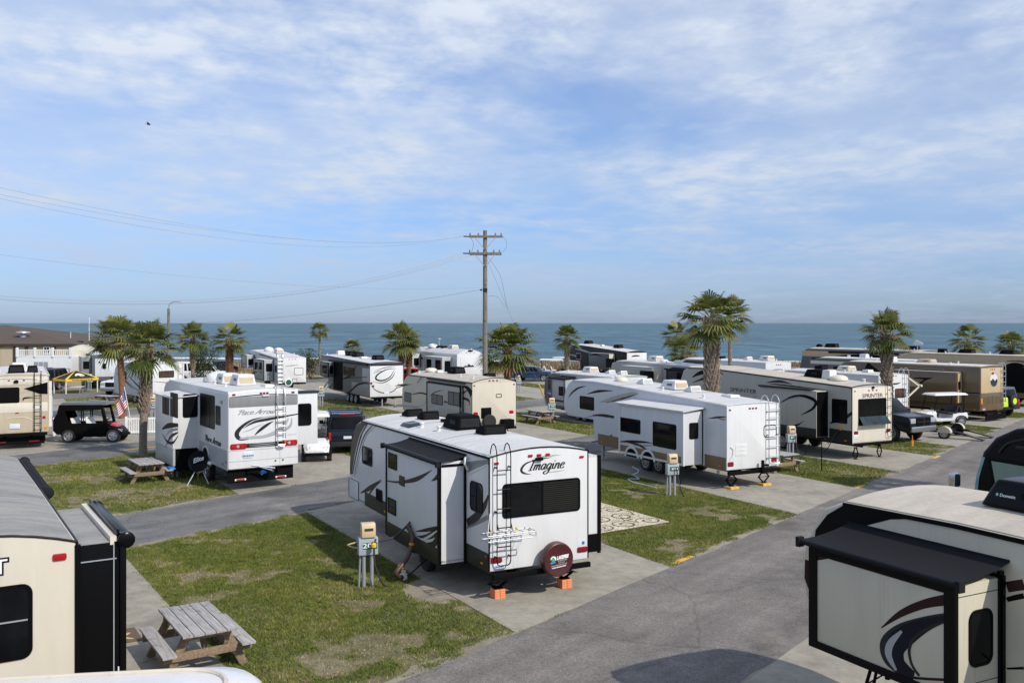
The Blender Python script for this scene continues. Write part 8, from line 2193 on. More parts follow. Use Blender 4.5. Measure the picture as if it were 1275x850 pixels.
# hoses and cables at the first post
def hoses():
    b = ground_at(458, 730)
    g = lambda x, y, z: Vector((ground_at(x, y, z).x, ground_at(x, y, z).y, z))
    mb = MB(); pts = crom([b + Vector((.75, .55, .05)), b + Vector((.62, .2, .25)), b + Vector((.85, .45, .55)), b + Vector((.95, .7, .95)), b + Vector((.80, 1.0, 1.15)), b + Vector((1.0, 1.3, .95))], 8); mb.tube(pts, .055, 10)
    o = tag(mb.build('sewer_hose', M['brown_hose'], None, smooth=50), 'dark brown ribbed sewer hose rising beside the numbered post to the centre trailer', 'hose')
    mb = MB(); mb.lathe(b + Vector((.70, .30, .34)), (.3, .4, .85), [(0, .068), (.07, .068)], 12); mb.build('orange_collar', M['orange_ring'], o); mb = MB(); mb.lathe(b + Vector((.93, .60, .80)), (.1, .2, 1), [(0, .066), (.05, .066)], 12); mb.build('orange_collar', M['orange_ring'], o)
    mb = MB(); mb.lathe(b + Vector((.75, .55, 0)), (0, 0, 1), [(0, .09), (.14, .09), (.15, .06), (.22, .06)], 14); tag(mb.build('drain_pipe', M['white_plastic'], None, smooth=50), 'short white drain pipe in the grass under the brown hose', 'pipe')
    mb = MB(); mb.tube(crom([b + Vector((.20, -.13, 1.12)), b + Vector((.17, -.2, .9)), b + Vector((.22, -.2, .45)), b + Vector((.45, -.1, .03)), b + Vector((.8, .6, .04)), b + Vector((1.5, 1.8, .5))], 8), .022, 8); o = tag(mb.build('power_cable', M['wire_black'], None, smooth=50), 'thick black power cable hanging from the number plate of the nearest post', 'cable')
    mb = MB(); mb.lathe(b + Vector((.17, -.20, .98)), (0, 0, 1), [(-.05, .03), (-.03, .055), (.04, .055), (.06, .03)], 12); mb.build('yellow_plug', M['yellow'], o)
    mb = MB(); mb.tube(crom([b + Vector((-.22, 0, 1.02)), b + Vector((-.45, -.05, .96)), b + Vector((-.40, .1, .88)), b + Vector((-.20, .05, .86))], 8), .018, 8); tag(mb.build('water_hose', M['hay'], None, smooth=50), 'tan hose looped at the left of the nearest post', 'hose')
    mb = MB(); mb.tube(crom([b + Vector((.2, .1, 1.0)), b + Vector((.5, .5, 1.0)), b + Vector((.75, .9, 1.15)), b + Vector((.9, 1.3, 1.3))], 8), .025, 8); tag(mb.build('water_hose', M['wire_black'], None, smooth=50), 'black hose bridging from the nearest post to the trailer side', 'hose')
    c = b + Vector((1.25, 1.35, 0)); n_ = Vector((-.887, -.462, 0)); mb = MB(); mb.lathe(c + Vector((0, 0, .36)) - n_ * .1, n_, [(0, .26), (0, .34), (.03, .36), (.17, .36), (.20, .33), (.20, .24), (.16, .20), (.15, 0)], 26); tag(mb.build('spare_tyre', M['rubber'], None, smooth=40), 'black tyre leaning under the slide of the centre trailer beside the brown hose', 'tyre')
    # pale blue coiled hose by the white fifth wheel
    pts = [ground_at(x, y, .03) for x, y in ((817, 607), (805, 604), (796, 602), (788, 600), (782, 596))] + [Vector((ground_at(785, 590).x + .12 * math.cos(a), ground_at(785, 598).y + .15 * math.sin(a), .06 + .05 * a)) for a in np.linspace(0, 9, 20)]
    mb = MB(); mb.tube(crom(pts, 3), .022, 8); tag(mb.build('water_hose', M['hose_blue'], None, smooth=50), 'pale blue hose curling on the grass beneath the slide of the white fifth wheel', 'hose')
hoses()

# supply cables from three more posts to their vehicles
for q, dx, dy, lb in (((218, 594), 2.6, 1.2, 'black power cable from the post by the satellite dish to the white motorhome'), ((837, 617), .9, 2.6, 'black power cable from the post before the small slide to the white fifth wheel'), ((985, 571), 1.3, 1.5, 'black power cable from the post behind the white fifth wheel to the grey one')):
    b = ground_at(*q); mb = MB(); mb.tube(crom([b + Vector((.12, -.12, 1.0)), b + Vector((.2, -.2, .5)), b + Vector((.35, -.25, .03)), b + Vector((dx * .5, dy * .35, .03)), b + Vector((dx * .8, dy * .9, .03)), b + Vector((dx, dy, .5))], 8), .02, 6); tag(mb.build('power_cable', M['wire_black'], None, smooth=50), lb, 'cable')

# blocks under the jacks
def cribbing(label, v, u, m, h, x=.25, w=.26):
    t = thing('levelling_blocks', label, 'blocks', mat_of(v.root) @ Vector((x, v.W / 2 - u, 0)) + Vector((0, 0, .016)), v.root.rotation_euler.z, 'levelling blocks under the jacks')
    n = max(1, round(h / .05)); k = h / n
    for i in range(n):
        mb = MB()
        for a in (-1, 1):
            for b in (-1, 1): mb.box(a * w / 4 - w / 4 + .004, a * w / 4 + w / 4 - .004, b * w / 4 - w / 4 + .004, b * w / 4 + w / 4 - .004, i * k + .0025, (i + 1) * k)
        mb.build('block', M[m], t, bevel=.008)
cribbing('stack of orange blocks under the left rear jack of the centre trailer', v_centre, .33, 'orange_block', .195); cribbing('stack of orange blocks under the right rear jack, by the maroon spare cover', v_centre, 2.02, 'orange_block', .195)
cribbing('yellow block under the left rear jack of the white fifth wheel', v_white, .45, 'yellow_block', .085, w=.4); cribbing('yellow block under the right rear jack of the white fifth wheel', v_white, 2.0, 'yellow_block', .085, w=.4)

# folding drying rack hooked on the ladder of the centre trailer
def drying_rack():
    r = v_centre.rear; t = thing('drying_rack', 'clear and silver folding drying rack hooked on the black ladder', 'drying rack', v_centre.root.location, v_centre.root.rotation_euler.z)
    mb = MB()
    for z in (1.44, 1.56): mb.tube([r.pt(u, z, d) for u, d in ((-.28, .20), (.86, .20), (.86, .52), (-.28, .52))], .012, 6, closed=True)
    for u in (-.28, .86):
        for d in (.2, .52): mb.tube([r.pt(u, 1.44, d), r.pt(u, 1.56, d)], .010, 6)
    mb.build('frame', M['galv'], t)
    for i in range(6):
        mb = MB(); u = -.20 + .19 * i; mb.tube([r.pt(u, 1.575, .2), r.pt(u, 1.575, .52)], .007, 6); mb.build('rail', M['galv'], t)
    for i in range(5):
        mb = MB(); q = r.pt(-.1 + .2 * i, 1.585, .30 + .04 * (i % 3)); mb.lathe(q, (0, 0, 1), [(0, .02), (.05, .022), (.06, 0)], 8); mb.build('peg', M['yellow'] if i % 3 == 0 else M['white_plastic'], t)
    for u in (.13, .46):
        mb = MB(); mb.tube([r.pt(u, 1.70, .13), r.pt(u, 1.62, .17), r.pt(u, 1.56, .2)], .012, 6); mb.build('hook', M['black'], t)
    mb = MB(); mb.tube([r.pt(-.28, 1.56, .5), r.pt(-.05, 1.95, .14)], .008, 6); mb.build('strut', M['white_plastic'], t)
drying_rack()

# patterned outdoor rug
def rug():
    o = Vector((4.73, 27.8, .03)); ax = Vector((-.513, .858, 0)); lf = Vector((-.83, -.557, 0)); Lr, Wr = 4.6, 2.9
    f = Face(o, lf, ax, (0, 0, 1))
    mb = MB(); f.poly(mb, [(0, 0), (Wr, 0), (Wr, Lr), (0, Lr)], -.012, .0)
    t = tag(mb.build('outdoor_rug', M['rug_cream'], None), 'cream outdoor rug with dark brown scrolls on the grass right of the centre trailer', 'rug')
    mb = MB(); rn = random.Random(4)
    for i in range(3):
        for j in range(5):
            cx, cy = .5 + i * .95 + (.22 if j % 2 else -.08), .45 + j * .92; s_ = -1 if (i + j) % 2 else 1; r0 = .44
            pts = [(cx + s_ * (r0 * (1 - k / 26)) * math.cos(k * .46 + i), cy + (r0 * (1 - k / 26)) * math.sin(k * .46 + i)) for k in range(22)]
            pts = [(min(max(a, .06), Wr - .06), min(max(b, .06), Lr - .06)) for a, b in pts]
            f.stroke(mb, pts, [.02 + .05 * math.sin(PI * k / 21) for k in range(22)], -.004, .003 + .0004 * ((i * 5 + j) % 6), 2)
            q = [(cx + s_ * r0 * math.cos(i), cy + r0 * math.sin(i)), (cx + s_ * .62, cy + .45), (cx + s_ * .45, cy + .8)]; q = [(min(max(a, .06), Wr - .06), min(max(b, .06), Lr - .06)) for a, b in q]
            f.stroke(mb, q, [.06, .04, .015], -.004, .0055 + .0003 * ((i * 3 + j) % 7), 5)
    mb.build('scroll_pattern', M['rug_brown'], t, smooth=0)
rug()
# doormat by the cream trailer
def doormat():
    c = ground_at(150, 795, .02); f = Face(c, (.84, .54, 0), (-.54, .84, 0), (0, 0, 1))
    mb = MB(); f.poly(mb, [(-.75, -.3), (.35, -.3), (.35, .55), (-.75, .55)], -.002, .012); t = tag(mb.build('doormat', M['rug_brown'], None), 'brown patterned doormat at the foot of the black slide end', 'mat')
    mb = MB()
    for p, w_ in (([(.2, -.15), (.05, .05), (.2, .25), (.0, .42)], .07), ([(-.05, -.15), (-.2, .1), (-.05, .35)], .06)): f.stroke(mb, p, [w_ * .6, w_ * 1.5, w_], -.002, .016, 6)
    mb.build('mat_pattern', M['hay'], t)
doormat()

# portable satellite dish on a tripod
def dish():
    g = ground_at(246, 603); t = thing('satellite_dish', 'black portable satellite dish on a tripod beside the white laddered motorhome', 'satellite dish', g, .2)
    n = Vector((-.25, -.9, .35)).normalized(); c = Vector((.04, 0, .86))
    mb = MB(); mb.lathe(c, n, [(-.09, .04), (-.06, .20), (-.02, .32), (.03, .40), (.035, .385), (-.01, .30), (-.045, .18), (-.065, 0)], 32); d = mb.build('reflector', M['black'], t, smooth=60)
    u = n.cross(Vector((0, 0, 1))).normalized() * -1; v = n.cross(u) * -1
    if v.z < 0: v = -v
    u = Vector((1, -.2, .35)).normalized(); v = (v - u * v.dot(u)).normalized()
    f = Face(c + n * .03, u, v, n); f.text('Elite', .0, .06, .24, M['text_white'], d, 'dish_lettering', .002, .3, .004, .42)
    for a in (100, 220, 340):
        mb = MB(); mb.tube([c - n * .1 + Vector((0, 0, -.05)), Vector((.45 * math.cos(R(a)), .45 * math.sin(R(a)), 0))], .020, 8); mb.build('leg', M['alu'], t)
    mb = MB(); tip = c + n * .1 + Vector((.52, -.12, -.12)); mb.tube([c - n * .08 + Vector((.0, 0, -.38)), c + n * .05 + Vector((.32, 0, -.32)), tip], .018, 8); mb.build('feed_arm', M['alu'], t)
    mb = MB(); mb.lathe(tip, (-.8, .3, .3), [(0, .05), (.03, .07), (.14, .07), (.17, .04)], 12); mb.build('receiver', M['white_plastic'], t)
    b = ground_at(241, 592); mb = MB(); mb.lathe(b + Vector((0, 0, .10)), (1, 0, 0), [(-.12, .1), (-.1, .14), (.1, .14), (.12, .1)], 14); o = tag(mb.build('cable_reel', M['sign_green'], None), 'green and yellow cable reel on the grass behind the satellite dish', 'reel'); mb = MB(); mb.lathe(b + Vector((.14, 0, .14)), (1, 0, 0), [(0, .09), (.12, .09)], 12); mb.build('reel_hub', M['yellow'], o)
dish()

# low white fence panels by the black cart, with flag
def low_fence():
    a, b = ground_at(157, 541), ground_at(196, 540)
    t = thing('low_fence', 'low white picket fence panel behind the front of the black covered cart', 'fence', a, heading(*(b - a)[:2]))
    L = (b - a).length
    for i in range(3):
        x = L * i / 2; mb = MB(); mb.box(x - .05, x + .05, -.05, .05, 0, .98); mb.build('post', M['white_vinyl'], t, bevel=.01)
    for z in (.15, .85): mb = MB(); mb.box(.05, L - .05, -.02, .02, z - .04, z + .04); mb.build('rail', M['white_vinyl'], t)
    for i in range(int(L / .09)):
        mb = MB(); x = .09 + .09 * i; 
        if x > L - .06: break
        mb.box(x - .022, x + .022, -.034, -.021, .06, .92); mb.build('picket', M['white_vinyl'], t, smooth=0)
    c = ground_at(72, 543); t2 = dup(t, (c.x - .2, c.y, 0), .35, 'low white picket fence panel behind the rear of the black covered cart')
low_fence()
def flag():
    g = ground_at(163, 540, 0); t = thing('flag', 'drooping striped flag on a white staff in front of the black covered cart', 'flag', g)
    top = Vector((-.36, 0, 2.55)); mb = MB(); mb.tube([(.0, 0, .6), top], .022, 8); mb.build('staff', M['white_plastic'], t)
    nu, nv = 13, 8
    def P(i, j):
        u, v = i / 13, j / nv            # u across the stripes, v along the fly
        st = top + Vector((.36, 0, -1.95)) * (.03 + .52 * u)
        return st + Vector((-.30 * v - .15 * v * v, .06 * math.sin(v * 9 + u * 2), -.85 * v * (1 - .35 * u) ))
    for nm, m, sel in (('red_stripes', 'flag_red', 0), ('white_stripes', 'flag_white', 1)):
        mb = MB()
        for i in range(13):
            if i % 2 != sel: continue
            for j in range(nv):
                if i < 7 and j < 3: continue
                q = [P(i, j), P(i + 1, j), P(i + 1, j + 1), P(i, j + 1)]; mb.prism(q, [p + Vector((0, .006, 0)) for p in q])
        mb.build(nm, M[m], t)
    mb = MB()
    for i in range(7):
        for j in range(3): q = [P(i, j), P(i + 1, j), P(i + 1, j + 1), P(i, j + 1)]; mb.prism(q, [p + Vector((0, .006, 0)) for p in q])
    c = mb.build('canton', M['flag_blue'], t)
    mb = MB()
    for i in range(5):
        for j in range(5): q = P(.7 + 1.3 * i, .3 + .55 * j); mb.lathe(q + Vector((0, -.004, 0)), (0, 1, 0), [(0, .022), (.003, .022)], 5)
    mb.build('stars', M['flag_white'], c)
flag()

# black and yellow canopy
def canopy():
    a, b = ground_at(69, 491), ground_at(114, 488)
    c = (a + b) / 2 + Vector((-.25, .9, 0)); w_ = (b - a).length * .44; t = thing('canopy_tent', 'black and yellow pop-up canopy with pale emblem on the grass', 'canopy', c, heading(*(b - a)[:2]))
    for sx in (1, -1):
        for sy in (1, -1): mb = MB(); mb.box(sx * w_ - .04, sx * w_ + .04, sy * .9 - .04, sy * .9 + .04, 0, 1.15); mb.build('leg', M['white_plastic'], t)
    e = [(-w_ - .05, -.98, 1.22), (w_ + .05, -.98, 1.22), (w_ + .05, .98, 1.22), (-w_ - .05, .98, 1.22)]; pk = Vector((0, 0, 1.9))
    mb = MB(); mb.add(e + [pk] + [(x, y, z - .03) for x, y, z in e], [(0, 1, 4), (1, 2, 4), (2, 3, 4), (3, 0, 4), (0, 5, 6, 1), (1, 6, 7, 2), (2, 7, 8, 3), (3, 8, 5, 0), (8, 7, 6, 5)]); mb.build('roof', M['tent_black'], t, smooth=0)
    mb = MB()
    for i in range(4):
        p, q = Vector(e[i]), Vector(e[(i + 1) % 4]); mb.prism([p, q, q - Vector((0, 0, .17)), p - Vector((0, 0, .17))], [p * 1.01, q * 1.01, q * 1.01 - Vector((0, 0, .17)), p * 1.01 - Vector((0, 0, .17))])
        n_ = (q - p).normalized(); mb.prism([p + n_ * .0, p + n_ * .15, pk + Vector((0, 0, .012))], [p + Vector((0, 0, .014)), p + n_ * .15 + Vector((0, 0, .014)), pk + Vector((0, 0, .03))]); mb.prism([q, q - n_ * .15, pk + Vector((0, 0, .010))], [q + Vector((0, 0, .016)), q - n_ * .15 + Vector((0, 0, .016)), pk + Vector((0, 0, .028))])
    mb.build('valance', M['tent_yellow'], t, smooth=0)
    n_ = Vector((0, -.68, .98)).normalized(); u = Vector((1, 0, 0)); v = n_.cross(u); f = Face(Vector(e[0]) * .5 + Vector(e[1]) * .5, u, v, n_)
    mb = MB(); f.stroke(mb, [(-.42, .42), (-.2, .6), (.12, .6), (.42, .4)], [.10, .24, .26, .06], -.01, .02, 6); f.stroke(mb, [(-.05, .47), (.1, .34), (.3, .32)], [.1, .08, .03], -.01, .022, 6); mb.build('emblem', M['cream_light'], t)
    f2 = Face((0, -.998, 1.135), (1, 0, 0), (0, 0, 1), (0, -1, 0)); RV.marks(None, f2, -.95, .95, 0, .09, 'tent_black', t, .006, 9)
    k = c + Vector((-.1, -.6, 0)); tt = thing('folding_table', 'pale low folding table under the black and yellow canopy', 'table', k); mb = MB(); mb.box(-1.0, 1.0, -.35, .35, .52, .58); mb.build('tabletop', M['white_plastic'], tt, bevel=.01)
    for x in (-.85, .85): mb = MB(); mb.tube([(x, -.3, 0), (x, -.3, .52)], .02, 6); mb.tube([(x, .3, 0), (x, .3, .52)], .02, 6); mb.tube([(x, -.3, .2), (x, .3, .2)], .02, 6); mb.build('leg_frame', M['galv'], tt)
canopy()

# utility pole with two crossarms, and its wires
def pole():
    X, Y = (604 - CX) * 56 / FOCAL, 56; H = 11.6
    t = thing('utility_pole', 'tall wooden utility pole with two crossarms between the beige trailer and the sea', 'utility pole', (X, Y, 0))
    mb = MB(); mb.tube([(0, 0, 0), (0, 0, H * .5), (0, 0, H)], [.17, .145, .12], 14); mb.build('shaft', M['pole_wood'], t, smooth=50)
    ends = []
    for zc, xl, xr_, yy in ((11.22, -.95, 1.08, -.14), (10.2, -.98, .98, -.14)):
        mb = MB(); mb.box(xl, xr_, yy - .06, yy + .06, zc - .07, zc + .07)
        if zc < 11: mb.box(xl + .05, xr_ + .02, -yy - .06, -yy + .06, zc - .08, zc + .06)
        mb.build('crossarm', M['pole_wood'], t, bevel=.01)
        for sx in (1, -1): mb = MB(); mb.bar((sx * .62, yy - .07, zc - .07), (sx * .05, yy - .07, zc - .75), .02, .045); mb.build('brace', M['galv'], t)
        for x in (xl + .05, xl + .55, xr_ - .45, xr_ - .1): mb = MB(); mb.lathe((x, yy, zc + .07), (0, 0, 1), [(0, .03), (.05, .055), (.09, .04), (.12, .06), (.17, .02)], 10); mb.build('insulator', M['insulator'], t)
        mb = MB(); mb.tube([(xl, yy, zc), (xl - .35, yy, zc + .01)], .035, 8); mb.build('dead_end_insulator', M['charcoal'], t)
    mb = MB(); mb.tube(crom([(1.0, -.14, 11.3), (1.25, -.2, 11.0), (1.3, -.2, 10.6), (1.05, -.14, 10.25)], 6), .007, 5); mb.tube(crom([(-.9, -.14, 11.2), (-.7, -.2, 10.8), (-.8, -.14, 10.3)], 6), .010, 5); mb.tube(crom([(.1, -.1, 10.1), (.9, -.2, 8.9), (1.2, -.2, 7.6), (1.35, -.2, 6.9)], 6), .008, 5); mb.tube(crom([(.1, 0, 7.6), (.7, -.1, 7.6), (1.2, -.2, 7.0)], 6), .007, 5); mb.build('jumper_wire', M['wire_black'], t)
    mb = MB(); mb.lathe((-.18, -.1, 8.0), (-1, 0, 0), [(0, .05), (.12, .05)], 8); mb.box(-.14, .14, -.18, -.10, 7.9, 8.1); mb.build('bracket', M['charcoal'], t)
    O = Vector((X, Y, 0))
    def wire(a, b, sag, label, r=.012):
        pts = [a + (b - a) * (i / 40) + Vector((0, 0, -4 * sag * (i / 40) * (1 - i / 40))) for i in range(41)]
        mb = MB(); mb.tube(pts, r, 5); tag(mb.build('overhead_wire', M['wire_grey'], None, smooth=60), label, 'wire', 'wires running left from the utility pole')
    far = lambda px_, py_, Yd: at_depth(px_, py_, Yd)
    wire(O + Vector((-1.3, -.14, 11.23)), far(-60, 220, 22), .9, 'uppermost overhead wire from the top crossarm to the left', .003); wire(O + Vector((-.4, -.14, 11.36)), far(-60, 230, 22.6), .9, 'overhead wire just under the uppermost one', .003); wire(O + Vector((-.9, -.14, 11.36)), far(-60, 234, 23), 1.1, 'third overhead wire of the top crossarm', .003)
    wire(O + Vector((-1.33, -.14, 10.21)), far(-250, 338, 34), 1.9, 'topmost wire of the lower crossarm, sagging to the left', .0048); wire(O + Vector((-.9, -.14, 10.2)), far(-250, 342, 34.6), 1.95, 'middle wire of the lower crossarm', .0048); wire(O + Vector((-.45, -.14, 10.2)), far(-250, 344, 35.2), 1.95, 'lowest wire of the lower crossarm', .0048)
    wire(O + Vector((-.3, -.1, 8.0)), far(90, 404, 70), .7, 'single sagging wire from the bracket halfway up the pole', .008); wire(O + Vector((-.1, .1, 8.15)), far(-80, 306, 30), .55, 'faint thin wire crossing the middle of the sky', .0032)
    g = ground_at(682, 505); mb = MB(); top = O + Vector((.1, .1, 9.9)); mb.tube([top, g], .008, 5); gy = tag(mb.build('guy_wire', M['galv'], None), 'guy wire from the utility pole to the grass with yellow guard', 'wire')
    d = (top - g).normalized(); mb = MB(); mb.tube([g + d * .05, g + d * 2.6], .05, 8); mb.build('yellow_guard', M['yellow'], gy, smooth=50)
pole()

def street_lamp():
    Y = 88; X = (210 - CX) * Y / FOCAL; t = thing('street_lamp', 'grey street lamp with curved arm beside the thin-trunked palm', 'street lamp', (X, Y, 0)); z = EYE - (384 - HORIZON) * Y / FOCAL
    mb = MB(); mb.tube([(0, 0, 0), (0, 0, z)], [.16, .12], 10); mb.build('post', M['pole_wood'], t, smooth=50)
    mb = MB(); mb.tube(crom([(0, 0, z - .1), (.05, 0, z + .35), (.4, 0, z + .62), (.75, 0, z + .66)], 6), .045, 8); mb.build('arm', M['galv'], t, smooth=50)
    mb = MB(); mb.hull8([(.65, -.1, z + .58), (1.2, -.13, z + .56), (1.2, .13, z + .56), (.65, .1, z + .58)], [(.68, -.06, z + .74), (1.12, -.08, z + .72), (1.12, .08, z + .72), (.68, .06, z + .74)]); mb.build('lamp_head', M['galv'], t, bevel=.03)
street_lamp()
for px_, top_, lb in ((111, 395, 'thin white mast standing before the sea, right of the tan building'), (88, 413, 'short white mast by the right end of the tan building roof')):
    Y = 104; X = (px_ - CX) * Y / FOCAL; mb = MB(); mb.tube([(X, Y, 0), (X, Y, EYE - (top_ - HORIZON) * Y / FOCAL)], .04, 8); tag(mb.build('mast', M['white_plastic'], None), lb, 'mast')
p = at_depth(1002, 440, 108); mb = MB(); mb.tube([(p.x, p.y, 0), p], .07, 8); tag(mb.build('mast', M['trim_dark'], None), 'short dark post on the dune right of the tallest palm', 'post')

# tan building with brown hip roof
def building():
    Y = 98; t = thing('tan_building', 'long tan building with dark brown hip roof at the left edge', 'building', (-60, Y, 0)); xr_ = (95 - CX) * Y / FOCAL + 60; eave = EYE - (428 - HORIZON) * Y / FOCAL; ridge = 5.75
    m, nt_, b_ = _nodes('brown_shingle'); a = noise(nt_, 3, 4, .6, (.4, 1, 2)); br = N(nt_, 'ShaderNodeTexBrick'); tcn = N(nt_, 'ShaderNodeTexCoord'); nt_.links.new(tcn.outputs['Object'], br.inputs[0]); br.inputs['Scale'].default_value = 2.2; br.inputs['Color1'].default_value = (.115, .085, .065, 1); br.inputs['Color2'].default_value = (.085, .062, .048, 1); br.inputs['Mortar'].default_value = (.05, .036, .028, 1)
    rr = ramp(nt_, a.outputs[0], [(.3, .75), (.7, 1.15)]); nt_.links.new(mix(nt_, br.outputs[0], rr.outputs[0], 1, 'MULTIPLY'), b_.inputs['Base Color']); b_.inputs['Roughness'].default_value = .9
    x0, dp = -45, 20
    mb = MB(); mb.box(x0, xr_ - .8, .22, dp - .6, 0, eave - .05); mb.build('wall', M['brick_tan'], t)
    mb = MB(); e = [(x0, 0, eave), (xr_, 0, eave), (xr_, dp, eave), (x0, dp, eave)]; mb.add(e + [(x0 + 12, dp / 2, ridge), (xr_ - 13, dp / 2, ridge)] + [(x, y, z - .28) for x, y, z in e], [(0, 1, 5, 4), (1, 2, 5), (2, 3, 4, 5), (3, 0, 4), (0, 6, 7, 1), (1, 7, 8, 2), (2, 8, 9, 3), (3, 9, 6, 0), (9, 8, 7, 6)]); rf = mb.build('roof', m, t, smooth=0)
    mb = MB(); z = eave + (ridge - eave) * .42; x = (19 - CX) * 100 / FOCAL + 60; mb.lathe((x, 3.6, z - .2), (0, 0, 1), [(0, .35), (.45, .35), (.5, .75), (.62, .7), (.7, .2)], 14); mb.build('roof_ventilator', M['galv'], rf)
    for px_ in (0.5, 21, 35.5, 70, 95):
        x = (px_ - CX) * (Y + .5) / FOCAL + 60; mb = MB(); mb.box(x - .2, x + .1, .12, .25, 0, eave - .05); mb.build('pilaster', M['trim_dark'], t)
    x = (60.5 - CX) * (Y + .5) / FOCAL + 60; mb = MB(); mb.box(x - .36, x + .36, .1, .25, 2.7, 3.5); wn = mb.build('window', M['white_vinyl'], t); 
    for sx in (-.14, .14): mb = MB(); mb.box(x + sx - .11, x + sx + .11, .08, .102, 2.82, 3.4); mb.build('pane', M['glass'], wn)
    x = (-2 - CX) * 92 / FOCAL; mb = MB(); mb.box(x - .5, x + .22, 90, 91, 0, 6.1); ch = mb.build('chimney_stack', M['block_wall'], None); tag(ch, 'narrow weathered block tower at the left edge before the tan building', 'tower')
building()
# white deck house with railing, low masonry wall, white shed and pergola before the building
def deck():
    Y = 88; xa, xb = (20 - CX) * Y / FOCAL, (89 - CX) * Y / FOCAL; zt = EYE - (443 - HORIZON) * Y / FOCAL
    t = thing('white_deck', 'white boarded deck house with a white balustrade on top in front of the tan building', 'deck', (xa, Y, 0)); L = xb - xa
    mb = MB(); mb.box(0, L, 0, 5, 0, zt - .1); mb.build('wall', M['white_vinyl'], t)
    mb = MB(); mb.box(.2, L - .1, -.03, .03, zt + .52, zt + .60); mb.box(.2, L - .1, -.03, .03, zt, zt + .06); mb.build('rail', M['white_vinyl'], t)
    for i in range(26): mb = MB(); x = .25 + (L - .4) * i / 25; mb.box(x - .03, x + .03, -.028, .028, zt - .1, zt + .55); mb.build('baluster', M['white_vinyl'], t, smooth=0)
    for i in range(4): mb = MB(); x = .1 + (L - .2) * i / 3; mb.box(x - .09, x + .09, -.09, .09, zt - .1, zt + .8); mb.build('post', M['white_vinyl'], t)
    for px_ in (45, 51, 57): x = (px_ - CX) * Y / FOCAL - xa; mb = MB(); mb.box(x - .2, x + .2, -.02, .02, 1.5, 2.3); mb.build('framed_panel', M['galv'], t); 
    mb = MB(); x = (66 - CX) * Y / FOCAL - xa; mb.box(x, x + 2.2, -1.3, -1.15, 1.65, 1.75); mb.box(x, x + .12, -1.3, -1.15, 0, 1.65); mb.box(x + 2.1, x + 2.2, -1.3, -1.15, 0, 1.65); mb.build('ramp_rail', M['block_wall'], t)
    mb = MB(); a = at_depth(68, 455, 84); mb.box(a.x, a.x + 2.3, 84, 84.3, 0, 1.35); tag(mb.build('low_wall', M['block_wall'], None), 'low tan masonry wall between the canopy and the white deck', 'wall')
    a, b = at_depth(92, 440, 90), at_depth(104, 440, 90); mb = MB(); mb.box(a.x, b.x, 90, 93, 0, 3.3); s_ = mb.build('shed', M['cream_light'], None); tag(s_, 'cream shed wall at the right end of the tan building', 'shed')
deck()

# board fence and hay-coloured rails by the dune on the far road
def dune_fence():
    t = thing('dune_fence', 'low brown rail fence along the foot of the dune grass', 'fence', (0, 0, 0)); n = 26
    P = lambda i: Vector((-2 + 34 * i / n, 102.2 + .8 * math.sin(i * .4), 0))
    for i in range(n + 1): mb = MB(); p = P(i); mb.box(p.x - .06, p.x + .06, p.y - .06, p.y + .06, 0, 1.0); mb.build('post', M['wood_tan'], t)
    for z in (.45, .85):
        mb = MB()
        for i in range(n): mb.bar(P(i) + Vector((0, -.08, z)), P(i + 1) + Vector((0, -.08, z)), .04, .12)
        mb.build('rail', M['wood_tan'], t)
dune_fence()

# thin black garden hook and stakes on the lawns
p = ground_at(1023, 586); mb = MB(); mb.tube([p, p + Vector((0, 0, 1.15))], .02, 6); mb.tube(crom([p + Vector((0, 0, 1.12)), p + Vector((.1, 0, 1.3)), p + Vector((.25, 0, 1.2)), p + Vector((.26, 0, 1.08))], 6), .014, 6); tag(mb.build('garden_hook', M['black'], None), 'thin black shepherd hook on the grass before the cream-backed fifth wheel', 'hook')
p = ground_at(1136, 556); mb = MB(); mb.tube([p, p + Vector((0, 0, .55))], .02, 6); mb.box(p.x - .05, p.x + .05, p.y - .05, p.y + .05, .0, .32); tag(mb.build('fire_stake', M['amber'], None), 'small orange capped stake before the black pickup', 'stake')

# bird high over the sea
p = at_depth(184.5, 155, 70); t = thing('bird', 'small dark bird in flight high in the left sky', 'bird', p)
mb = MB(); mb.lathe((-.14, 0, 0), (1, 0, 0), [(0, .01), (.06, .03), (.16, .055), (.24, .045), (.30, .03), (.34, .004)], 10); mb.hull8([(-.24, -.05, 0), (-.12, -.015, -.01), (-.12, .015, -.01), (-.24, .05, 0)], [(-.24, -.05, .008), (-.12, -.015, .01), (-.12, .015, .01), (-.24, .05, .008)])
for sg in (1, -1):
    ins = [(.05, 0, .03), (.06, sg * .16, .12), (.0, sg * .34, .10)]; outs = [(-.08, 0, .03), (-.08, sg * .16, .115), (-.03, sg * .34, .10)]
    for i in range(2): q = [ins[i], ins[i + 1], outs[i + 1], outs[i]]; mb.prism(q, [Vector(p_) + Vector((0, 0, .012)) for p_ in q])
b_ = mb.build('body', M['hair'], t, smooth=50); t.rotation_euler = (R(25), 0, R(40))

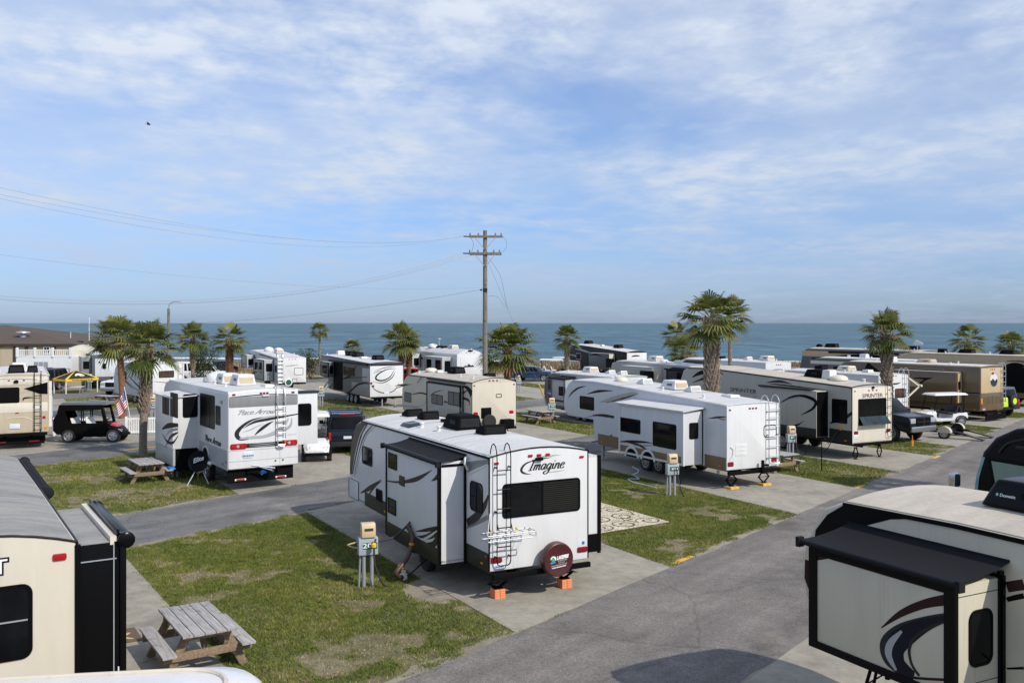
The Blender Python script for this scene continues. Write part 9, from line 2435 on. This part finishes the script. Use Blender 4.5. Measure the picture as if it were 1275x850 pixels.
# two people far off beside the parked black cars
def person(label, loc, rz, shirt, hair='hair'):
    t = thing('person', label, 'person', loc, rz)
    J = [(0, 0, .95), (0, 0, 1.15), (0, 0, 1.38), (0, 0, 1.50), (0, .01, 1.60), (0, .02, 1.72), (.17, 0, 1.40), (.24, .03, 1.14), (.22, .12, .92), (-.17, 0, 1.40), (-.24, .03, 1.14), (-.22, .12, .92), (.09, 0, .90), (.11, .03, .48), (.11, 0, .06), (.11, .13, .03), (-.09, 0, .90), (-.11, -.02, .48), (-.11, -.05, .06), (-.11, .08, .03)]
    E = [(0, 1), (1, 2), (2, 3), (3, 4), (4, 5), (2, 6), (6, 7), (7, 8), (2, 9), (9, 10), (10, 11), (0, 12), (12, 13), (13, 14), (14, 15), (0, 16), (16, 17), (17, 18), (18, 19)]
    Rr = [.14, .13, .14, .06, .09, .075, .06, .042, .034, .06, .042, .034, .085, .058, .042, .035, .085, .058, .042, .035]
    me = bpy.data.meshes.new('body'); me.from_pydata(J, E, []); o = bpy.data.objects.new('body', me); COL.objects.link(o); o.parent = t
    sk = o.modifiers.new('skin', 'SKIN'); 
    for v_, r_ in zip(me.skin_vertices[0].data, Rr): v_.radius = (r_, r_)
    me.skin_vertices[0].data[0].use_root = True
    o.modifiers.new('sub', 'SUBSURF').levels = 1; me.materials.append(M['skin']); sk.use_smooth_shade = True
    mb = MB(); mb.lathe((0, 0, .98), (0, 0, 1), [(0, .19), (.18, .17), (.40, .19), (.46, .12), (.49, .08)], 14); mb.build('shirt', M[shirt], t, smooth=60)
    mb = MB()
    for sx in (.1, -.1): mb.lathe((sx, 0, .50), (0, 0, 1), [(0, .09), (.3, .105), (.5, .12)], 10)
    mb.build('shorts', M['navy'], t, smooth=60)
    mb = MB(); mb.lathe((0, -.01, 1.66), (0, 0, 1), [(0, .095), (.06, .098), (.11, .075), (.14, .02)], 12); mb.build('hair', M[hair], t, smooth=60)
p = ground_at(46, 483); person('distant person in a dark red shirt standing left of the parked black car', (p.x, p.y, 0), 2.6, 'shirt_red'); p = ground_at(60, 482.5); person('distant person in a brown shirt behind the parked cars, left of the canopy', (p.x, p.y, 0), 3.4, 'shirt_brown')
